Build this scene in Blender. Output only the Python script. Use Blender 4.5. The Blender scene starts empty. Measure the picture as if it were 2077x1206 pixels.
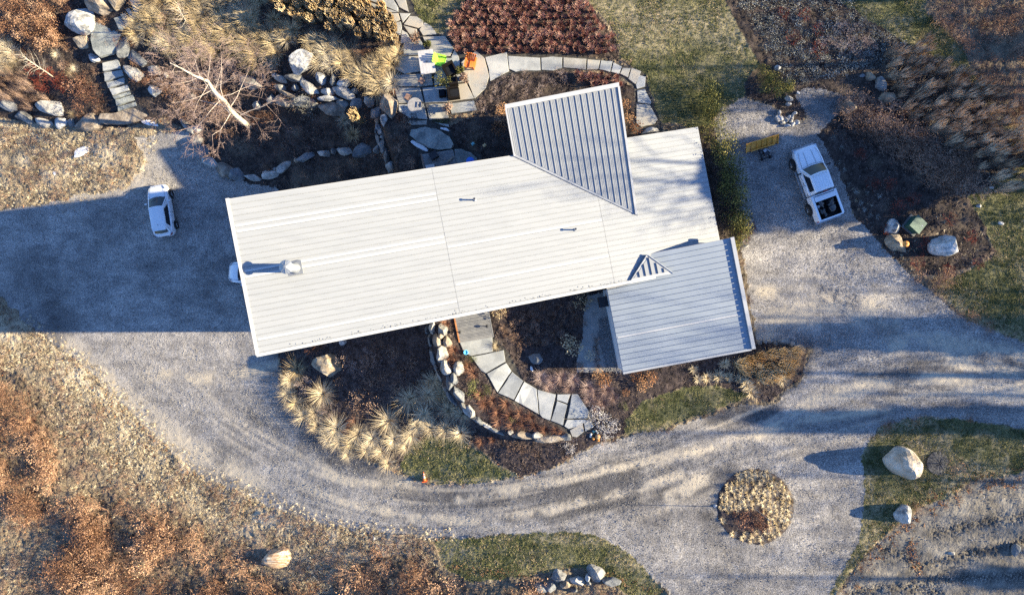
import bpy, math, random
import numpy as np
R = math.radians
random.seed(7)
rng = np.random.default_rng(7)

# ------------------------------------------------------------------ camera, sky, sun, exposure
H0 = 50.0            # camera height above the forecourt of the garage
F = 1384.0           # focal length in photo pixels (24 mm drone lens)
CX, CY = 1038.5, 603.0
scene = bpy.context.scene
C = bpy.data.collections.new('place'); scene.collection.children.link(C)
cam_d = bpy.data.cameras.new('camera'); cam = bpy.data.objects.new('camera', cam_d)
scene.collection.objects.link(cam)
cam.location = (0, 0, H0); cam.rotation_euler = (0, 0, 0)
cam_d.sensor_width = 36.0; cam_d.lens = 36.0 * F / 2077.0
cam_d.clip_start = 0.5; cam_d.clip_end = 20000
scene.camera = cam
SUN_EL, SUN_AZ = 22.6, 0.6         # azimuth measured from +X towards +Y
w = bpy.data.worlds.new('World'); scene.world = w; w.use_nodes = True
nt = w.node_tree; nt.nodes.clear()
sky = nt.nodes.new('ShaderNodeTexSky'); sky.sky_type = 'NISHITA'; sky.sun_disc = False
sky.sun_elevation = R(SUN_EL); sky.sun_rotation = R(90 - SUN_AZ)
sky.ozone_density = 2.5; sky.air_density = 1.2; sky.dust_density = 0.3
bg = nt.nodes.new('ShaderNodeBackground'); bg.inputs[1].default_value = 0.066
wo = nt.nodes.new('ShaderNodeOutputWorld')
tn = nt.nodes.new('ShaderNodeVectorMath'); tn.operation = 'MULTIPLY'; tn.inputs[1].default_value = (.66, .87, 1.27)   # the photo's white balance
nt.links.new(sky.outputs[0], tn.inputs[0]); nt.links.new(tn.outputs[0], bg.inputs[0]); nt.links.new(bg.outputs[0], wo.inputs[0])
sd = bpy.data.lights.new('sun', 'SUN'); sd.energy = 5.0; sd.angle = R(0.53); sd.color = (1.0, 0.87, 0.60)
sun = bpy.data.objects.new('sun', sd); scene.collection.objects.link(sun)
sun.rotation_euler = (0, R(90 - SUN_EL), R(SUN_AZ)); sun.location = (60, 0, 60)
scene.view_settings.view_transform = 'Standard'; scene.view_settings.look = 'None'
scene.view_settings.exposure = 2.0; scene.view_settings.gamma = 1.0
scene.view_settings.use_curve_mapping = False
scene.cycles.max_bounces = 5; scene.cycles.diffuse_bounces = 2; scene.cycles.glossy_bounces = 3
scene.cycles.transparent_max_bounces = 8; scene.cycles.caustics_reflective = False; scene.cycles.use_denoising = False

# ------------------------------------------------------------------ noise and terrain height
def vnoise(x, y, s, seed):
    r = np.random.default_rng(seed); T = r.random((256, 256))
    x = np.asarray(x, float) / s; y = np.asarray(y, float) / s
    xi = np.floor(x).astype(int); yi = np.floor(y).astype(int)
    fx = x - xi; fy = y - yi; fx = fx*fx*(3-2*fx); fy = fy*fy*(3-2*fy)
    a = T[xi % 256, yi % 256]; b = T[(xi+1) % 256, yi % 256]
    c = T[xi % 256, (yi+1) % 256]; d = T[(xi+1) % 256, (yi+1) % 256]
    return (a*(1-fx)+b*fx)*(1-fy) + (c*(1-fx)+d*fx)*fy - 0.5

CP = np.array([(0,0,-5),(0,300,-8.3),(0,600,-9.2),(0,900,-9),(0,1206,-9),(330,430,-7.3),(330,0,-3.6),(200,150,-6),
 (383,371,-7.2),(520,300,-5.6),(700,310,-4.2),(600,400,-6),(500,600,-6.6),(520,720,-6.3),(660,750,-4.6),(640,850,-4.8),
 (850,800,-2.9),(880,960,-3.0),(700,1040,-4.5),(1040,1000,-1.7),(1200,950,-.6),(1300,850,0),(1160,890,-.45),(1500,1000,.3),
 (1300,1150,-.5),(1000,1150,-2.2),(700,1200,-5.2),(400,1100,-7.3),(1800,900,1.0),(2077,1206,1.8),(2077,600,2.2),(1650,600,.5),
 (1600,380,.6),(1500,300,.4),(1350,200,.2),(1100,100,-.2),(900,100,-.6),(870,200,-.8),(1800,150,1.4),(2077,0,2.6),
 (700,100,-1.6),(550,80,-2.6),(650,190,-2.6),(650,250,-4.0),(1200,650,0),(1530,650,.2),(1450,850,.1),(790,330,-3.0),
 (860,660,-2.9),(950,320,-.9),(1000,300,-.6),(960,680,-1.9),(1020,760,-.9),(1090,840,-.7),(440,900,-6.6),(200,720,-8.2),
 (780,230,-2.2)], float)
def _U(r2): return r2 * np.log(r2 + 1e-12)
_p = CP[:, :2] / 1000.0; _n = len(CP)
_d2 = ((_p[:, None] - _p[None])**2).sum(2)
_A = np.zeros((_n+3, _n+3)); _A[:_n, :_n] = _U(_d2) + np.eye(_n)*2e-3
_A[:_n, _n:] = np.c_[np.ones(_n), _p]; _A[_n:, :_n] = _A[:_n, _n:].T
_w = np.linalg.solve(_A, np.r_[CP[:, 2], 0, 0, 0])
def tps(px, py):
    q = np.stack([px, py], -1) / 1000.0
    out = _w[_n] + q[..., 0]*_w[_n+1] + q[..., 1]*_w[_n+2]
    for i in range(_n):
        out = out + _w[i]*_U((q[..., 0]-_p[i, 0])**2 + (q[..., 1]-_p[i, 1])**2)
    return out
# terrace steps held by stone walls: polyline (px,py,step), upper side to the right
STEPS = [([(868,610,2.2),(872,650,2.2),(885,720,2.1),(905,785,2.0),(935,825,1.7),(965,852,1.2),(1030,885,.7),(1100,893,.35),(1160,893,.1)], 190),
         ([(775,185,.2),(772,215,.9),(776,260,1.5),(790,305,1.8),(806,350,2.0),(812,400,2.0)], 120)]
def step_raise(px, py):
    tot = np.zeros_like(px)
    for pl, fall in STEPS:
        best = np.full(px.shape, 1e9); sgn = np.zeros_like(px); amp = np.zeros_like(px)
        for (x0, y0, a0), (x1, y1, a1) in zip(pl[:-1], pl[1:]):
            dx, dy = x1-x0, y1-y0; L2 = dx*dx+dy*dy
            t = np.clip(((px-x0)*dx+(py-y0)*dy)/L2, 0, 1)
            d = np.hypot(px-x0-t*dx, py-y0-t*dy)
            s = dx*(py-y0)-dy*(px-x0)      # image y is down; walls run downwards, upper side is right (s<0)
            m = d < best
            best = np.where(m, d, best); sgn = np.where(m, -s, sgn); amp = np.where(m, a0+t*(a1-a0), amp)
        on = 1/(1+np.exp(-np.clip(np.where(sgn > 0, best, -best)/2.0, -40, 40)))
        tot = tot + amp*on*np.clip(1-best/fall, 0, 1)
    return tot
def zf(px, py):
    px = np.asarray(px, float); py = np.asarray(py, float)
    cx = np.clip(px, -260, 2340); cy = np.clip(py, -200, 1400)
    return tps(cx, cy) + step_raise(cx, cy)
def P(px, py, h=0.0):
    """point h metres above the ground, on the line of sight of photo pixel (px, py)"""
    z0 = float(zf(px, py)); D = H0 - z0 - h
    return np.array([(px-CX)*D/F, -(py-CY)*D/F, z0+h])
def PZ(px, py, z):
    D = H0 - z
    return np.array([(px-CX)*D/F, -(py-CY)*D/F, z])
def to_px(X, Y, z): return CX + X*F/(H0-z), CY - Y*F/(H0-z)
def ground(X, Y):
    z = np.zeros_like(np.asarray(X, float))
    for _ in range(5):
        px, py = to_px(X, Y, z); z = 0.3*z + 0.7*zf(px, py)
    return z
def mpp(px, py): return (H0 - float(zf(px, py)))/F     # metres per photo pixel on the ground there

# ------------------------------------------------------------------ materials
MATS = {}
def mat(name, cols, scale=3.0, rough=0.9, bump=0.0, bscale=None, rnd=0.0, metal=0.0, spec=0.3, detail=6, fine=0.0, fscale=40.0,
        coat=0.0, stretch=None, trans=0.0, lohi=(0.35, 0.65), coord='pos', noise_rough=.6):
    if name in MATS: return MATS[name]
    m = bpy.data.materials.new(name); m.use_nodes = True; MATS[name] = m
    nt = m.node_tree; N = nt.nodes; L = nt.links
    b = N['Principled BSDF']; b.inputs['Roughness'].default_value = rough; b.inputs['Metallic'].default_value = metal
    b.inputs['Specular IOR Level'].default_value = spec; b.inputs['Coat Weight'].default_value = coat
    b.inputs['Coat Roughness'].default_value = .05
    if trans: b.inputs['Transmission Weight'].default_value = trans
    if coord == 'pos': g = N.new('ShaderNodeNewGeometry'); src = g.outputs['Position']
    else: g = N.new('ShaderNodeTexCoord'); src = g.outputs['Object']
    if stretch:
        mp = N.new('ShaderNodeMapping'); mp.inputs['Scale'].default_value = stretch[:3]
        if len(stretch) > 3: mp.inputs['Rotation'].default_value = (0, 0, stretch[3])
        L.new(src, mp.inputs[0]); src = mp.outputs[0]
    n = N.new('ShaderNodeTexNoise'); n.inputs['Scale'].default_value = scale; n.inputs['Detail'].default_value = detail
    n.inputs['Roughness'].default_value = noise_rough
    L.new(src, n.inputs['Vector'])
    cr = N.new('ShaderNodeValToRGB'); els = cr.color_ramp.elements
    lo, hi = lohi; k = len(cols)
    for i, c in enumerate(cols):
        pos = lo + (hi-lo)*i/max(1, k-1)
        if i < 2: e = els[i]; e.position = pos
        else: e = els.new(pos)
        e.color = (*c, 1)
    if k == 1: els[1].color = (*cols[0], 1)
    fac = n.outputs['Fac']
    if rnd:
        oi = N.new('ShaderNodeObjectInfo'); ma = N.new('ShaderNodeMath'); ma.operation = 'MULTIPLY_ADD'
        ma.inputs[1].default_value = rnd; ma.inputs[2].default_value = -rnd/2
        L.new(oi.outputs['Random'], ma.inputs[0]); ad = N.new('ShaderNodeMath'); ad.operation = 'ADD'
        L.new(fac, ad.inputs[0]); L.new(ma.outputs[0], ad.inputs[1]); fac = ad.outputs[0]
    L.new(fac, cr.inputs[0]); col = cr.outputs[0]
    if fine:
        n2 = N.new('ShaderNodeTexNoise'); n2.inputs['Scale'].default_value = fscale; n2.inputs['Detail'].default_value = 3
        L.new(src, n2.inputs['Vector'])
        mr = N.new('ShaderNodeMapRange'); mr.inputs[1].default_value = .3; mr.inputs[2].default_value = .7
        mr.inputs[3].default_value = 1-fine; mr.inputs[4].default_value = 1+fine
        L.new(n2.outputs['Fac'], mr.inputs[0])
        mx = N.new('ShaderNodeVectorMath'); mx.operation = 'SCALE'
        L.new(col, mx.inputs[0]); L.new(mr.outputs[0], mx.inputs['Scale']); col = mx.outputs[0]
    L.new(col, b.inputs['Base Color'])
    if bump:
        nb = N.new('ShaderNodeTexNoise'); nb.inputs['Scale'].default_value = bscale or scale*4; nb.inputs['Detail'].default_value = 5
        L.new(src, nb.inputs['Vector'])
        bp = N.new('ShaderNodeBump'); bp.inputs['Distance'].default_value = bump; bp.inputs['Strength'].default_value = 1
        L.new(nb.outputs['Fac'], bp.inputs['Height']); L.new(bp.outputs[0], b.inputs['Normal'])
    m['col'] = ''
    return m

# ------------------------------------------------------------------ mesh helpers
class MB:
    def __init__(s): s.v = []; s.f = []
    def add(s, vs, fs):
        o = len(s.v); s.v += [tuple(map(float, p)) for p in vs]; s.f += [tuple(i+o for i in f) for f in fs]; return s
    def box(s, c, size, rot=0.0, taper=1.0):
        cx, cy, cz = c; a, b, h = [q/2 for q in size]; cs, sn = math.cos(rot), math.sin(rot); vs = []
        for zz, t in ((-h, 1), (h, taper)):
            for x, y in ((-a, -b), (a, -b), (a, b), (-a, b)):
                x *= t; y *= t; vs.append((cx+x*cs-y*sn, cy+x*sn+y*cs, cz+zz))
        return s.add(vs, [(3,2,1,0),(4,5,6,7),(0,1,5,4),(1,2,6,5),(2,3,7,6),(3,0,4,7)])
    def tube(s, pts, rad, n=6, cap=True):
        pts = [np.array(p, float) for p in pts]; k = len(pts)
        if not hasattr(rad, '__len__'): rad = [rad]*k
        vs = []; up = np.array([.3, .2, 1.0])
        for i, p in enumerate(pts):
            d = pts[min(i+1, k-1)] - pts[max(i-1, 0)]; d = d/(np.linalg.norm(d)+1e-9)
            u = np.cross(d, up)
            if np.linalg.norm(u) < .05: u = np.cross(d, (1, 0, 0))
            u /= np.linalg.norm(u); v = np.cross(d, u)
            for j in range(n):
                a = 2*math.pi*j/n; vs.append(p + rad[i]*(u*math.cos(a)+v*math.sin(a)))
        fs = [(i*n+j, i*n+(j+1) % n, (i+1)*n+(j+1) % n, (i+1)*n+j) for i in range(k-1) for j in range(n)]
        if cap: fs += [tuple(range(n))[::-1], tuple((k-1)*n+j for j in range(n))]
        return s.add(vs, fs)
    def lathe(s, prof, n=24, c=(0, 0, 0)):
        vs = []
        for r, z in prof:
            for j in range(n):
                a = 2*math.pi*j/n; vs.append((c[0]+r*math.cos(a), c[1]+r*math.sin(a), c[2]+z))
        k = len(prof)
        fs = [(i*n+j, i*n+(j+1) % n, (i+1)*n+(j+1) % n, (i+1)*n+j) for i in range(k-1) for j in range(n)]
        fs += [tuple((k-1)*n+j for j in range(n)), tuple(range(n))[::-1]]
        return s.add(vs, fs)
    def prism(s, poly, z0, z1, chamfer=0.0):
        n = len(poly); cx = sum(p[0] for p in poly)/n; cy = sum(p[1] for p in poly)/n
        zz0 = z0 if hasattr(z0, '__len__') else [z0]*n; zz1 = z1 if hasattr(z1, '__len__') else [z1]*n
        vs = [(x, y, z) for (x, y), z in zip(poly, zz0)]
        if chamfer:
            vs += [(x, y, z-chamfer) for (x, y), z in zip(poly, zz1)]
            ins = []
            for (x, y), z in zip(poly, zz1):
                d = math.hypot(x-cx, y-cy)+1e-6; t = max(0, 1-1.4*chamfer/d); ins.append((cx+(x-cx)*t, cy+(y-cy)*t, z))
            vs += ins
            fs = [(i, (i+1) % n, n+(i+1) % n, n+i) for i in range(n)] + [(n+i, n+(i+1) % n, 2*n+(i+1) % n, 2*n+i) for i in range(n)]
            fs += [tuple(2*n+i for i in range(n)), tuple(range(n))[::-1]]
        else:
            vs += [(x, y, z) for (x, y), z in zip(poly, zz1)]
            fs = [(i, (i+1) % n, n+(i+1) % n, n+i) for i in range(n)] + [tuple(n+i for i in range(n)), tuple(range(n))[::-1]]
        return s.add(vs, fs)
    def mesh(s, name, m, smooth=False):
        me = bpy.data.meshes.new(name); me.from_pydata(s.v, [], s.f)
        if m: me.materials.append(m)
        if smooth: me.polygons.foreach_set('use_smooth', [True]*len(me.polygons))
        me.update(); return me
    def build(s, name, m, parent=None, smooth=False, loc=None):
        return obj(name, s.mesh(name, m, smooth), parent, loc)
def obj(name, me, parent=None, loc=None, rz=0.0, sc=None):
    o = bpy.data.objects.new(name, me); C.objects.link(o)
    if parent: o.parent = parent
    if loc is not None: o.location = tuple(map(float, loc))
    if rz: o.rotation_euler = (0, 0, rz)
    if sc is not None: o.scale = (sc, sc, sc) if not hasattr(sc, '__len__') else sc
    return o
def tag(o, label=None, cat=None, group=None, kind=None):
    if label: o['label'] = label
    if cat: o['category'] = cat
    if group: o['group'] = group
    if kind: o['kind'] = kind
    return o
def empty(name, label, cat, loc=(0, 0, 0), rz=0.0, group=None):
    o = bpy.data.objects.new(name, None); C.objects.link(o); o.empty_display_size = .3
    o.location = tuple(map(float, loc)); o.rotation_euler = (0, 0, rz)
    return tag(o, label, cat, group)
def np_mesh(name, V, Fc, m, smooth=False, attrs=None):
    """V (n,3); Fc (k,3) or (k,4)"""
    me = bpy.data.meshes.new(name); V = np.asarray(V, np.float32); Fc = np.asarray(Fc, np.int32); k = Fc.shape[1]
    me.vertices.add(len(V)); me.vertices.foreach_set('co', V.ravel())
    me.loops.add(Fc.size); me.loops.foreach_set('vertex_index', Fc.ravel())
    me.polygons.add(len(Fc)); me.polygons.foreach_set('loop_start', np.arange(0, Fc.size, k, dtype=np.int32))
    me.polygons.foreach_set('loop_total', np.full(len(Fc), k, np.int32))
    if smooth: me.polygons.foreach_set('use_smooth', np.ones(len(Fc), bool))
    me.update(calc_edges=True)
    for nme, arr in (attrs or {}).items():
        a = me.attributes.new(nme, 'FLOAT', 'POINT'); a.data.foreach_set('value', np.asarray(arr, np.float32))
    if m: me.materials.append(m)
    return me

# ------------------------------------------------------------------ ground regions (photo outlines, taken to the ground)
REG = {
 'meadow': [],
 'garden_soil': [[(-260,-260),(860,-260),(860,0),(830,60),(815,100),(806,160),(838,290),(870,330),(900,420),(600,460),(455,430),(470,365),(430,332),(398,290),(380,262),(330,240),(300,248),(255,258),(200,262),(60,250),(0,240),(-260,230)],
                 [(900,350),(900,262),(965,232),(962,190),(990,160),(1030,140),(1140,140),(1230,152),(1292,180),(1292,250),(1330,285),(1440,240),(1500,420),(1525,480),(1440,560),(1290,400)],
                 [(1475,-260),(1470,0),(1500,60),(1540,130),(1512,165),(1512,195),(1570,212),(1598,250),(1640,235),(1660,275),(1700,345),(1735,440),(1790,500),(1850,556),(1905,558),(1970,540),(2012,510),(2000,460),(1960,400),(2020,370),(2077,330),(2077,290),(1960,150),(1850,95),(1760,40),(1700,0),(1690,-260)],
                 [(948,-260),(945,0),(915,50),(906,78),(920,110),(985,120),(1140,114),(1255,122),(1250,80),(1190,0),(1170,-260)]],
 'mulch_bed': [[(560,690),(565,722),(580,790),(620,850),(700,912),(790,950),(815,935),(830,905),(870,880),(955,895),(1010,940),(1060,964),(1110,952),(1170,918),(1230,890),(1272,878),(1270,850),(1310,810),(1380,786),(1455,782),(1520,800),(1560,815),(1625,765),(1640,705),(1535,692),(1500,600),(1240,560),(900,500),(640,560)]],
 'gravel_driveway': [[(383,262),(396,292),(428,334),(466,364),(560,380),(660,560),(520,600),(562,690),(568,790),(612,850),(690,912),(790,955),(860,978),(970,980),(1060,968),(1110,956),(1170,922),(1210,905),(1272,882),(1350,872),(1420,850),(1500,820),(1560,822),(1628,768),(1648,705),(1535,690),(1500,500),(1512,430),(1480,330),(1445,260),(1465,222),(1510,198),(1565,215),(1600,255),(1640,238),(1612,190),(1640,176),(1690,190),(1745,205),(1700,235),(1660,272),(1700,345),(1735,440),(1790,500),(1850,560),(1890,590),(1960,650),(2077,695),(2340,740),(2340,885),(2077,866),(1950,850),(1870,842),(1790,862),(1748,920),(1757,1000),(1745,1100),(1700,1180),(1655,1420),(1395,1420),(1362,1206),(1300,1142),(1240,1097),(1180,1077),(1060,1082),(900,1092),(760,1082),(640,1062),(520,1012),(400,960),(262,832),(172,742),(95,690),(40,640),(-40,560),(-260,520),(-260,430),(0,428),(150,400),(260,380),(300,330),(270,280)]],
 'lawn': [[(805,953),(832,905),(870,882),(945,893),(1000,938),(1055,964),(970,978),(880,979)],
          [(1265,878),(1270,850),(1300,815),(1380,787),(1450,783),(1522,801),(1480,820),(1400,850),(1330,872)],
          [(885,1096),(1060,1082),(1180,1077),(1240,1097),(1300,1142),(1345,1195),(1400,1300),(1250,1190),(1180,1150),(1080,1165),(960,1180),(900,1150)],
          [(1748,920),(1790,864),(1870,844),(1950,852),(2077,868),(2340,884),(2340,965),(2077,955),(1970,975),(1920,1010),(1860,1030),(1815,1065),(1770,1105),(1725,1160),(1690,1210),(1665,1290),(1690,1190),(1743,1100),(1755,1000)],
          [(840,-260),(835,0),(850,40),(880,68),(900,72),(915,50),(945,0),(948,-260)],
          [(1170,-260),(1190,0),(1245,60),(1258,118),(1310,150),(1335,245),(1410,262),(1442,250),(1462,222),(1510,198),(1512,165),(1540,130),(1500,60),(1470,0),(1475,-260)],
          [(1690,-260),(1700,0),(1760,40),(1850,95),(1960,150),(2077,290),(2340,420),(2340,740),(2077,692),(1962,648),(1893,580),(1970,545),(2020,515),(2000,460),(1960,400),(2020,370),(2077,330),(2000,200),(1950,90),(1880,30),(1860,-260)]],
 'bare_soil': [[(2340,965),(2077,957),(1975,980),(1920,1012),(1862,1034),(1818,1068),(1775,1108),(1730,1165),(1692,1220),(1670,1420),(2340,1420)]],
 'paving_bed': [[(740,-260),(840,-260),(836,0),(850,40),(884,70),(915,78),(938,108),(968,98),(990,112),(1030,108),(1140,110),(1200,116),(1260,130),(1308,148),(1322,200),(1340,245),(1345,280),(1298,280),(1288,250),(1288,180),(1262,158),(1215,144),(1140,142),(1040,150),(994,166),(968,206),(970,225),(912,236),(912,258),(930,300),(975,310),(978,345),(850,352),(848,300),(826,276),(835,250),(800,225),(795,170),(812,120),(806,60),(780,20),(745,5)],
                [(918,628),(990,618),(1003,686),(1030,712),(1062,770),(1095,788),(1130,797),(1174,796),(1198,833),(1208,866),(1188,880),(1165,890),(1140,868),(1095,845),(1010,800),(982,758),(953,726),(930,700)],
                [(205,122),(238,112),(262,170),(280,212),(304,232),(262,254),(205,256),(200,240),(236,228)]],
 'concrete_walk': [[(1183,640),(1192,600),(1232,590),(1262,752),(1218,754),(1170,754),(1172,715),(1182,680)]],
 'pebble_strip': [[(1216,645),(1240,640),(1266,755),(1228,753),(1222,715),(1212,680)]],
}
ORDER = list(REG)
def inside(px, py, poly):
    r = np.zeros(px.shape, bool); n = len(poly)
    for i in range(n):
        x0, y0 = poly[i]; x1, y1 = poly[(i+1) % n]
        if y0 == y1: continue
        c = ((y0 > py) != (y1 > py)) & (px < (x1-x0)*(py-y0)/(y1-y0)+x0)
        r ^= c
    return r
EDGE = {'meadow': 0, 'garden_soil': 4, 'mulch_bed': 2, 'gravel_driveway': 8, 'lawn': 6, 'bare_soil': 9, 'paving_bed': 1, 'concrete_walk': 0, 'pebble_strip': 2}
def region_of(px, py):
    out = np.zeros(px.shape, int)
    jx = vnoise(px, py, 17, 1) + .6*vnoise(px, py, 6, 2); jy = vnoise(px, py, 17, 3) + .6*vnoise(px, py, 6, 4)
    for i, k in enumerate(ORDER):
        e = EDGE[k]; qx = px+jx*e; qy = py+jy*e
        for poly in REG[k]: out[inside(qx, qy, poly)] = i
    return out

def pl_dist(px, py, pl):
    best = np.full(px.shape, 1e9)
    for (x0, y0), (x1, y1) in zip(pl[:-1], pl[1:]):
        dx, dy = x1-x0, y1-y0; t = np.clip(((px-x0)*dx+(py-y0)*dy)/(dx*dx+dy*dy), 0, 1)
        best = np.minimum(best, np.hypot(px-x0-t*dx, py-y0-t*dy))
    return best
TRACKS = [([(612,985),(680,1010),(800,1043),(920,1055),(1040,1048),(1180,1015)], 9), ([(640,945),(700,975),(790,985),(830,975)], 8),
          ([(930,1012),(1060,990),(1190,965),(1310,935),(1420,915)], 8), ([(1100,1035),(1250,1005),(1380,965)], 9),
          ([(1540,880),(1660,805),(1760,775),(1880,765),(2077,790)], 12), ([(1560,640),(1700,620),(1800,640)], 30),
          ([(1900,720),(2000,745),(2120,770)], 14), ([(1330,935),(1500,890),(1640,850),(1800,830)], 10), ([(300,760),(420,770),(560,745)], 12),
          ([(120,700),(230,790),(360,900),(520,985)], 26), ([(1360,1010),(1440,960)], 14), ([(150,380),(300,330)], 35),
          ([(1800,700),(1900,690),(2077,720)], 16), ([(1560,690),(1560,600)], 22)]

# gravel, soil and grass surfaces ------------------------------------------------
def ground_mat(name, cols, dark=None, tint=None, **kw):
    m = mat(name, cols, **kw); nt = m.node_tree; N = nt.nodes; L = nt.links
    b = N['Principled BSDF']; src = b.inputs['Base Color'].links[0].from_socket
    if dark:       # compacted dark stone dust follows the 'tone' attribute
        at2 = N.new('ShaderNodeAttribute'); at2.attribute_name = 'tone'; mt = N.new('ShaderNodeMix'); mt.data_type = 'RGBA'; mt.blend_type = 'MULTIPLY'
        mt.inputs[7].default_value = (*dark, 1); L.new(at2.outputs['Fac'], mt.inputs[0]); L.new(src, mt.inputs[6]); src = mt.outputs[2]; L.new(src, b.inputs['Base Color'])
    if tint:       # worn tracks / thin patches follow the 'wear' attribute of the sheet
        at = N.new('ShaderNodeAttribute'); at.attribute_name = 'wear'
        mx = N.new('ShaderNodeMix'); mx.data_type = 'RGBA'; mx.inputs[7].default_value = (*tint, 1)
        L.new(at.outputs['Fac'], mx.inputs[0]); L.new(src, mx.inputs[6]); L.new(mx.outputs[2], b.inputs['Base Color'])
    return m
BRUSH = [[(-60,740),(40,755),(85,800),(115,900),(120,960),(95,1040),(50,1050),(-60,960)], [(140,1010),(230,1000),(300,1045),(380,1060),(460,1110),(500,1150),(560,1175),(640,1206),(640,1260),(150,1260),(110,1180),(140,1100)], [(690,1160),(760,1130),(850,1120),(900,1150),(960,1182),(1090,1190),(1100,1260),(640,1260)]]
def in_brush(x, y):
    q = 10*vnoise(x, y, 20, 5)
    return np.any([inside(x+q, y-q, p_) for p_ in BRUSH], axis=0)
GM = {
 'meadow': ground_mat('dry_meadow', [(.035,.028,.022),(.10,.075,.05),(.22,.165,.105),(.13,.10,.07)], tint=(.52,.43,.30), scale=1.1, bump=.10, bscale=9, fine=.45, fscale=24, detail=9, noise_rough=.75),
 'garden_soil': ground_mat('garden_soil', [(.018,.013,.012),(.045,.032,.026),(.075,.055,.045)], tint=(.2,.15,.1), scale=1.6, bump=.05, bscale=20, fine=.5, fscale=30),
 'mulch_bed': ground_mat('mulch', [(.022,.015,.014),(.05,.036,.034),(.085,.062,.056)], tint=(.12,.09,.08), scale=2.2, bump=.05, bscale=22, fine=.5, fscale=34),
 'gravel_driveway': ground_mat('gravel', [(.195,.178,.165),(.28,.257,.236),(.365,.333,.302)], tint=(.46,.39,.295), dark=(.34,.34,.355), scale=.55, bump=.05, bscale=14, fine=.72, fscale=10, detail=8, noise_rough=.7, stretch=(1, 1.9, 1, R(-10))),
 'lawn': ground_mat('lawn_thatch', [(.045,.048,.018),(.095,.095,.038),(.19,.17,.085)], tint=(.33,.27,.165), scale=.9, bump=.05, bscale=18, fine=.35, fscale=26, detail=8),
 'bare_soil': ground_mat('bare_soil', [(.10,.087,.07),(.165,.145,.12),(.235,.21,.175)], tint=(.13,.10,.075), scale=.8, bump=.05, bscale=7, fine=.25, fscale=18, detail=9),
 'paving_bed': ground_mat('joint_grit', [(.03,.027,.024),(.07,.065,.058)], tint=(.1,.1,.08), scale=6, bump=.01, bscale=40, fine=.3, fscale=40),
 'concrete_walk': ground_mat('concrete', [(.23,.22,.20),(.30,.29,.27)], tint=(.3,.29,.27), scale=2, bump=.004, bscale=60, fine=.12, fscale=50),
 'pebble_strip': ground_mat('pebbles', [(.10,.10,.10),(.24,.23,.22)], tint=(.2,.2,.2), scale=14, bump=.03, bscale=26, fine=.5, fscale=22),
}
STEP = 3.0
gx = np.arange(-240, 2320.1, STEP); gy = np.arange(-190, 1400.1, STEP)
GX, GY = np.meshgrid(gx, gy)
JX = GX + rng.uniform(-.9, .9, GX.shape); JY = GY + rng.uniform(-.9, .9, GX.shape)
JX[:, 0] = gx[0]; JX[:, -1] = gx[-1]; JY[0] = gy[0]; JY[-1] = gy[-1]
ZG = zf(JX, JY)
cellreg = region_of((JX[:-1, :-1]+JX[1:, 1:])/2, (JY[:-1, :-1]+JY[1:, 1:])/2)
vreg = region_of(JX, JY)
rough_h = np.array([.07, .045, .035, .014, .03, .022, .002, .001, .01])[vreg]
und = np.array([.25, .12, .08, .05, .05, .16, 0, 0, 0])[vreg]
bumpz = rng.normal(0, 1, GX.shape)*rough_h*.6 + vnoise(JX, JY, 9, 11)*rough_h*1.6 + vnoise(JX, JY, 40, 12)*und
# tyre prints in the bare soil: ribbed ruts
soil = vreg == ORDER.index('bare_soil')
for pl in ([(1860,1150),(1960,1125),(2077,1100)], [(1850,1180),(1960,1172),(2077,1168)], [(1900,1080),(2000,1060),(2100,1045)], [(1700,1215),(1790,1190),(1900,1200)], [(1760,1100),(1840,1130),(1860,1150)]):
    d = pl_dist(JX, JY, pl); rut = np.clip(1-d/16, 0, 1)
    bumpz = np.where(soil, bumpz - .10*rut + .09*rut*np.sign(np.sin(JX*.9+JY*.25)), bumpz)
ZV = ZG + bumpz - np.where(vreg == ORDER.index('paving_bed'), .03, 0)
ZV[0] = ZG[0]; ZV[-1] = ZG[-1]; ZV[:, 0] = ZG[:, 0]; ZV[:, -1] = ZG[:, -1]
DD = (H0 - ZG)/F
VX = (JX-CX)*DD; VY = -(JY-CY)*DD
wear = np.zeros_like(GX)
for pl, wd in TRACKS: wear = np.maximum(wear, np.clip(1.0-pl_dist(JX+7*vnoise(JX, JY, 35, 23), JY+9*vnoise(JX, JY, 35, 24), pl)/(wd*1.5), 0, 1))
wear = np.clip(wear*(.15+1.9*np.clip(vnoise(JX, JY, 28, 21)+.5*vnoise(JX, JY, 7, 22)+.30, 0, 1)), 0, .85)
tone = np.zeros_like(GX)
for pl, wd, am in (([(585,800),(640,880),(740,950),(860,1000),(1000,1012),(1150,985),(1260,955)], 38, .9), ([(1040,1040),(1200,1020),(1400,1000),(1480,960)], 30, .8), ([(1280,1045),(1400,1040),(1450,1060)], 26, .5), ([(560,700),(580,790)], 34, .7),
    ([(1750,760),(1900,740),(2077,740)], 26, .5), ([(1640,700),(1560,830),(1450,850)], 26, .6), ([(1690,1000),(1700,1100),(1660,1206)], 60, .35), ([(1480,1130),(1560,1180)], 60, .4), ([(1640,240),(1700,200)], 60, .6), ([(60,560),(120,640)], 60, .6)):
    tone = np.maximum(tone, am*np.clip(1.2-pl_dist(JX, JY, pl)/wd, 0, 1))
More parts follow.
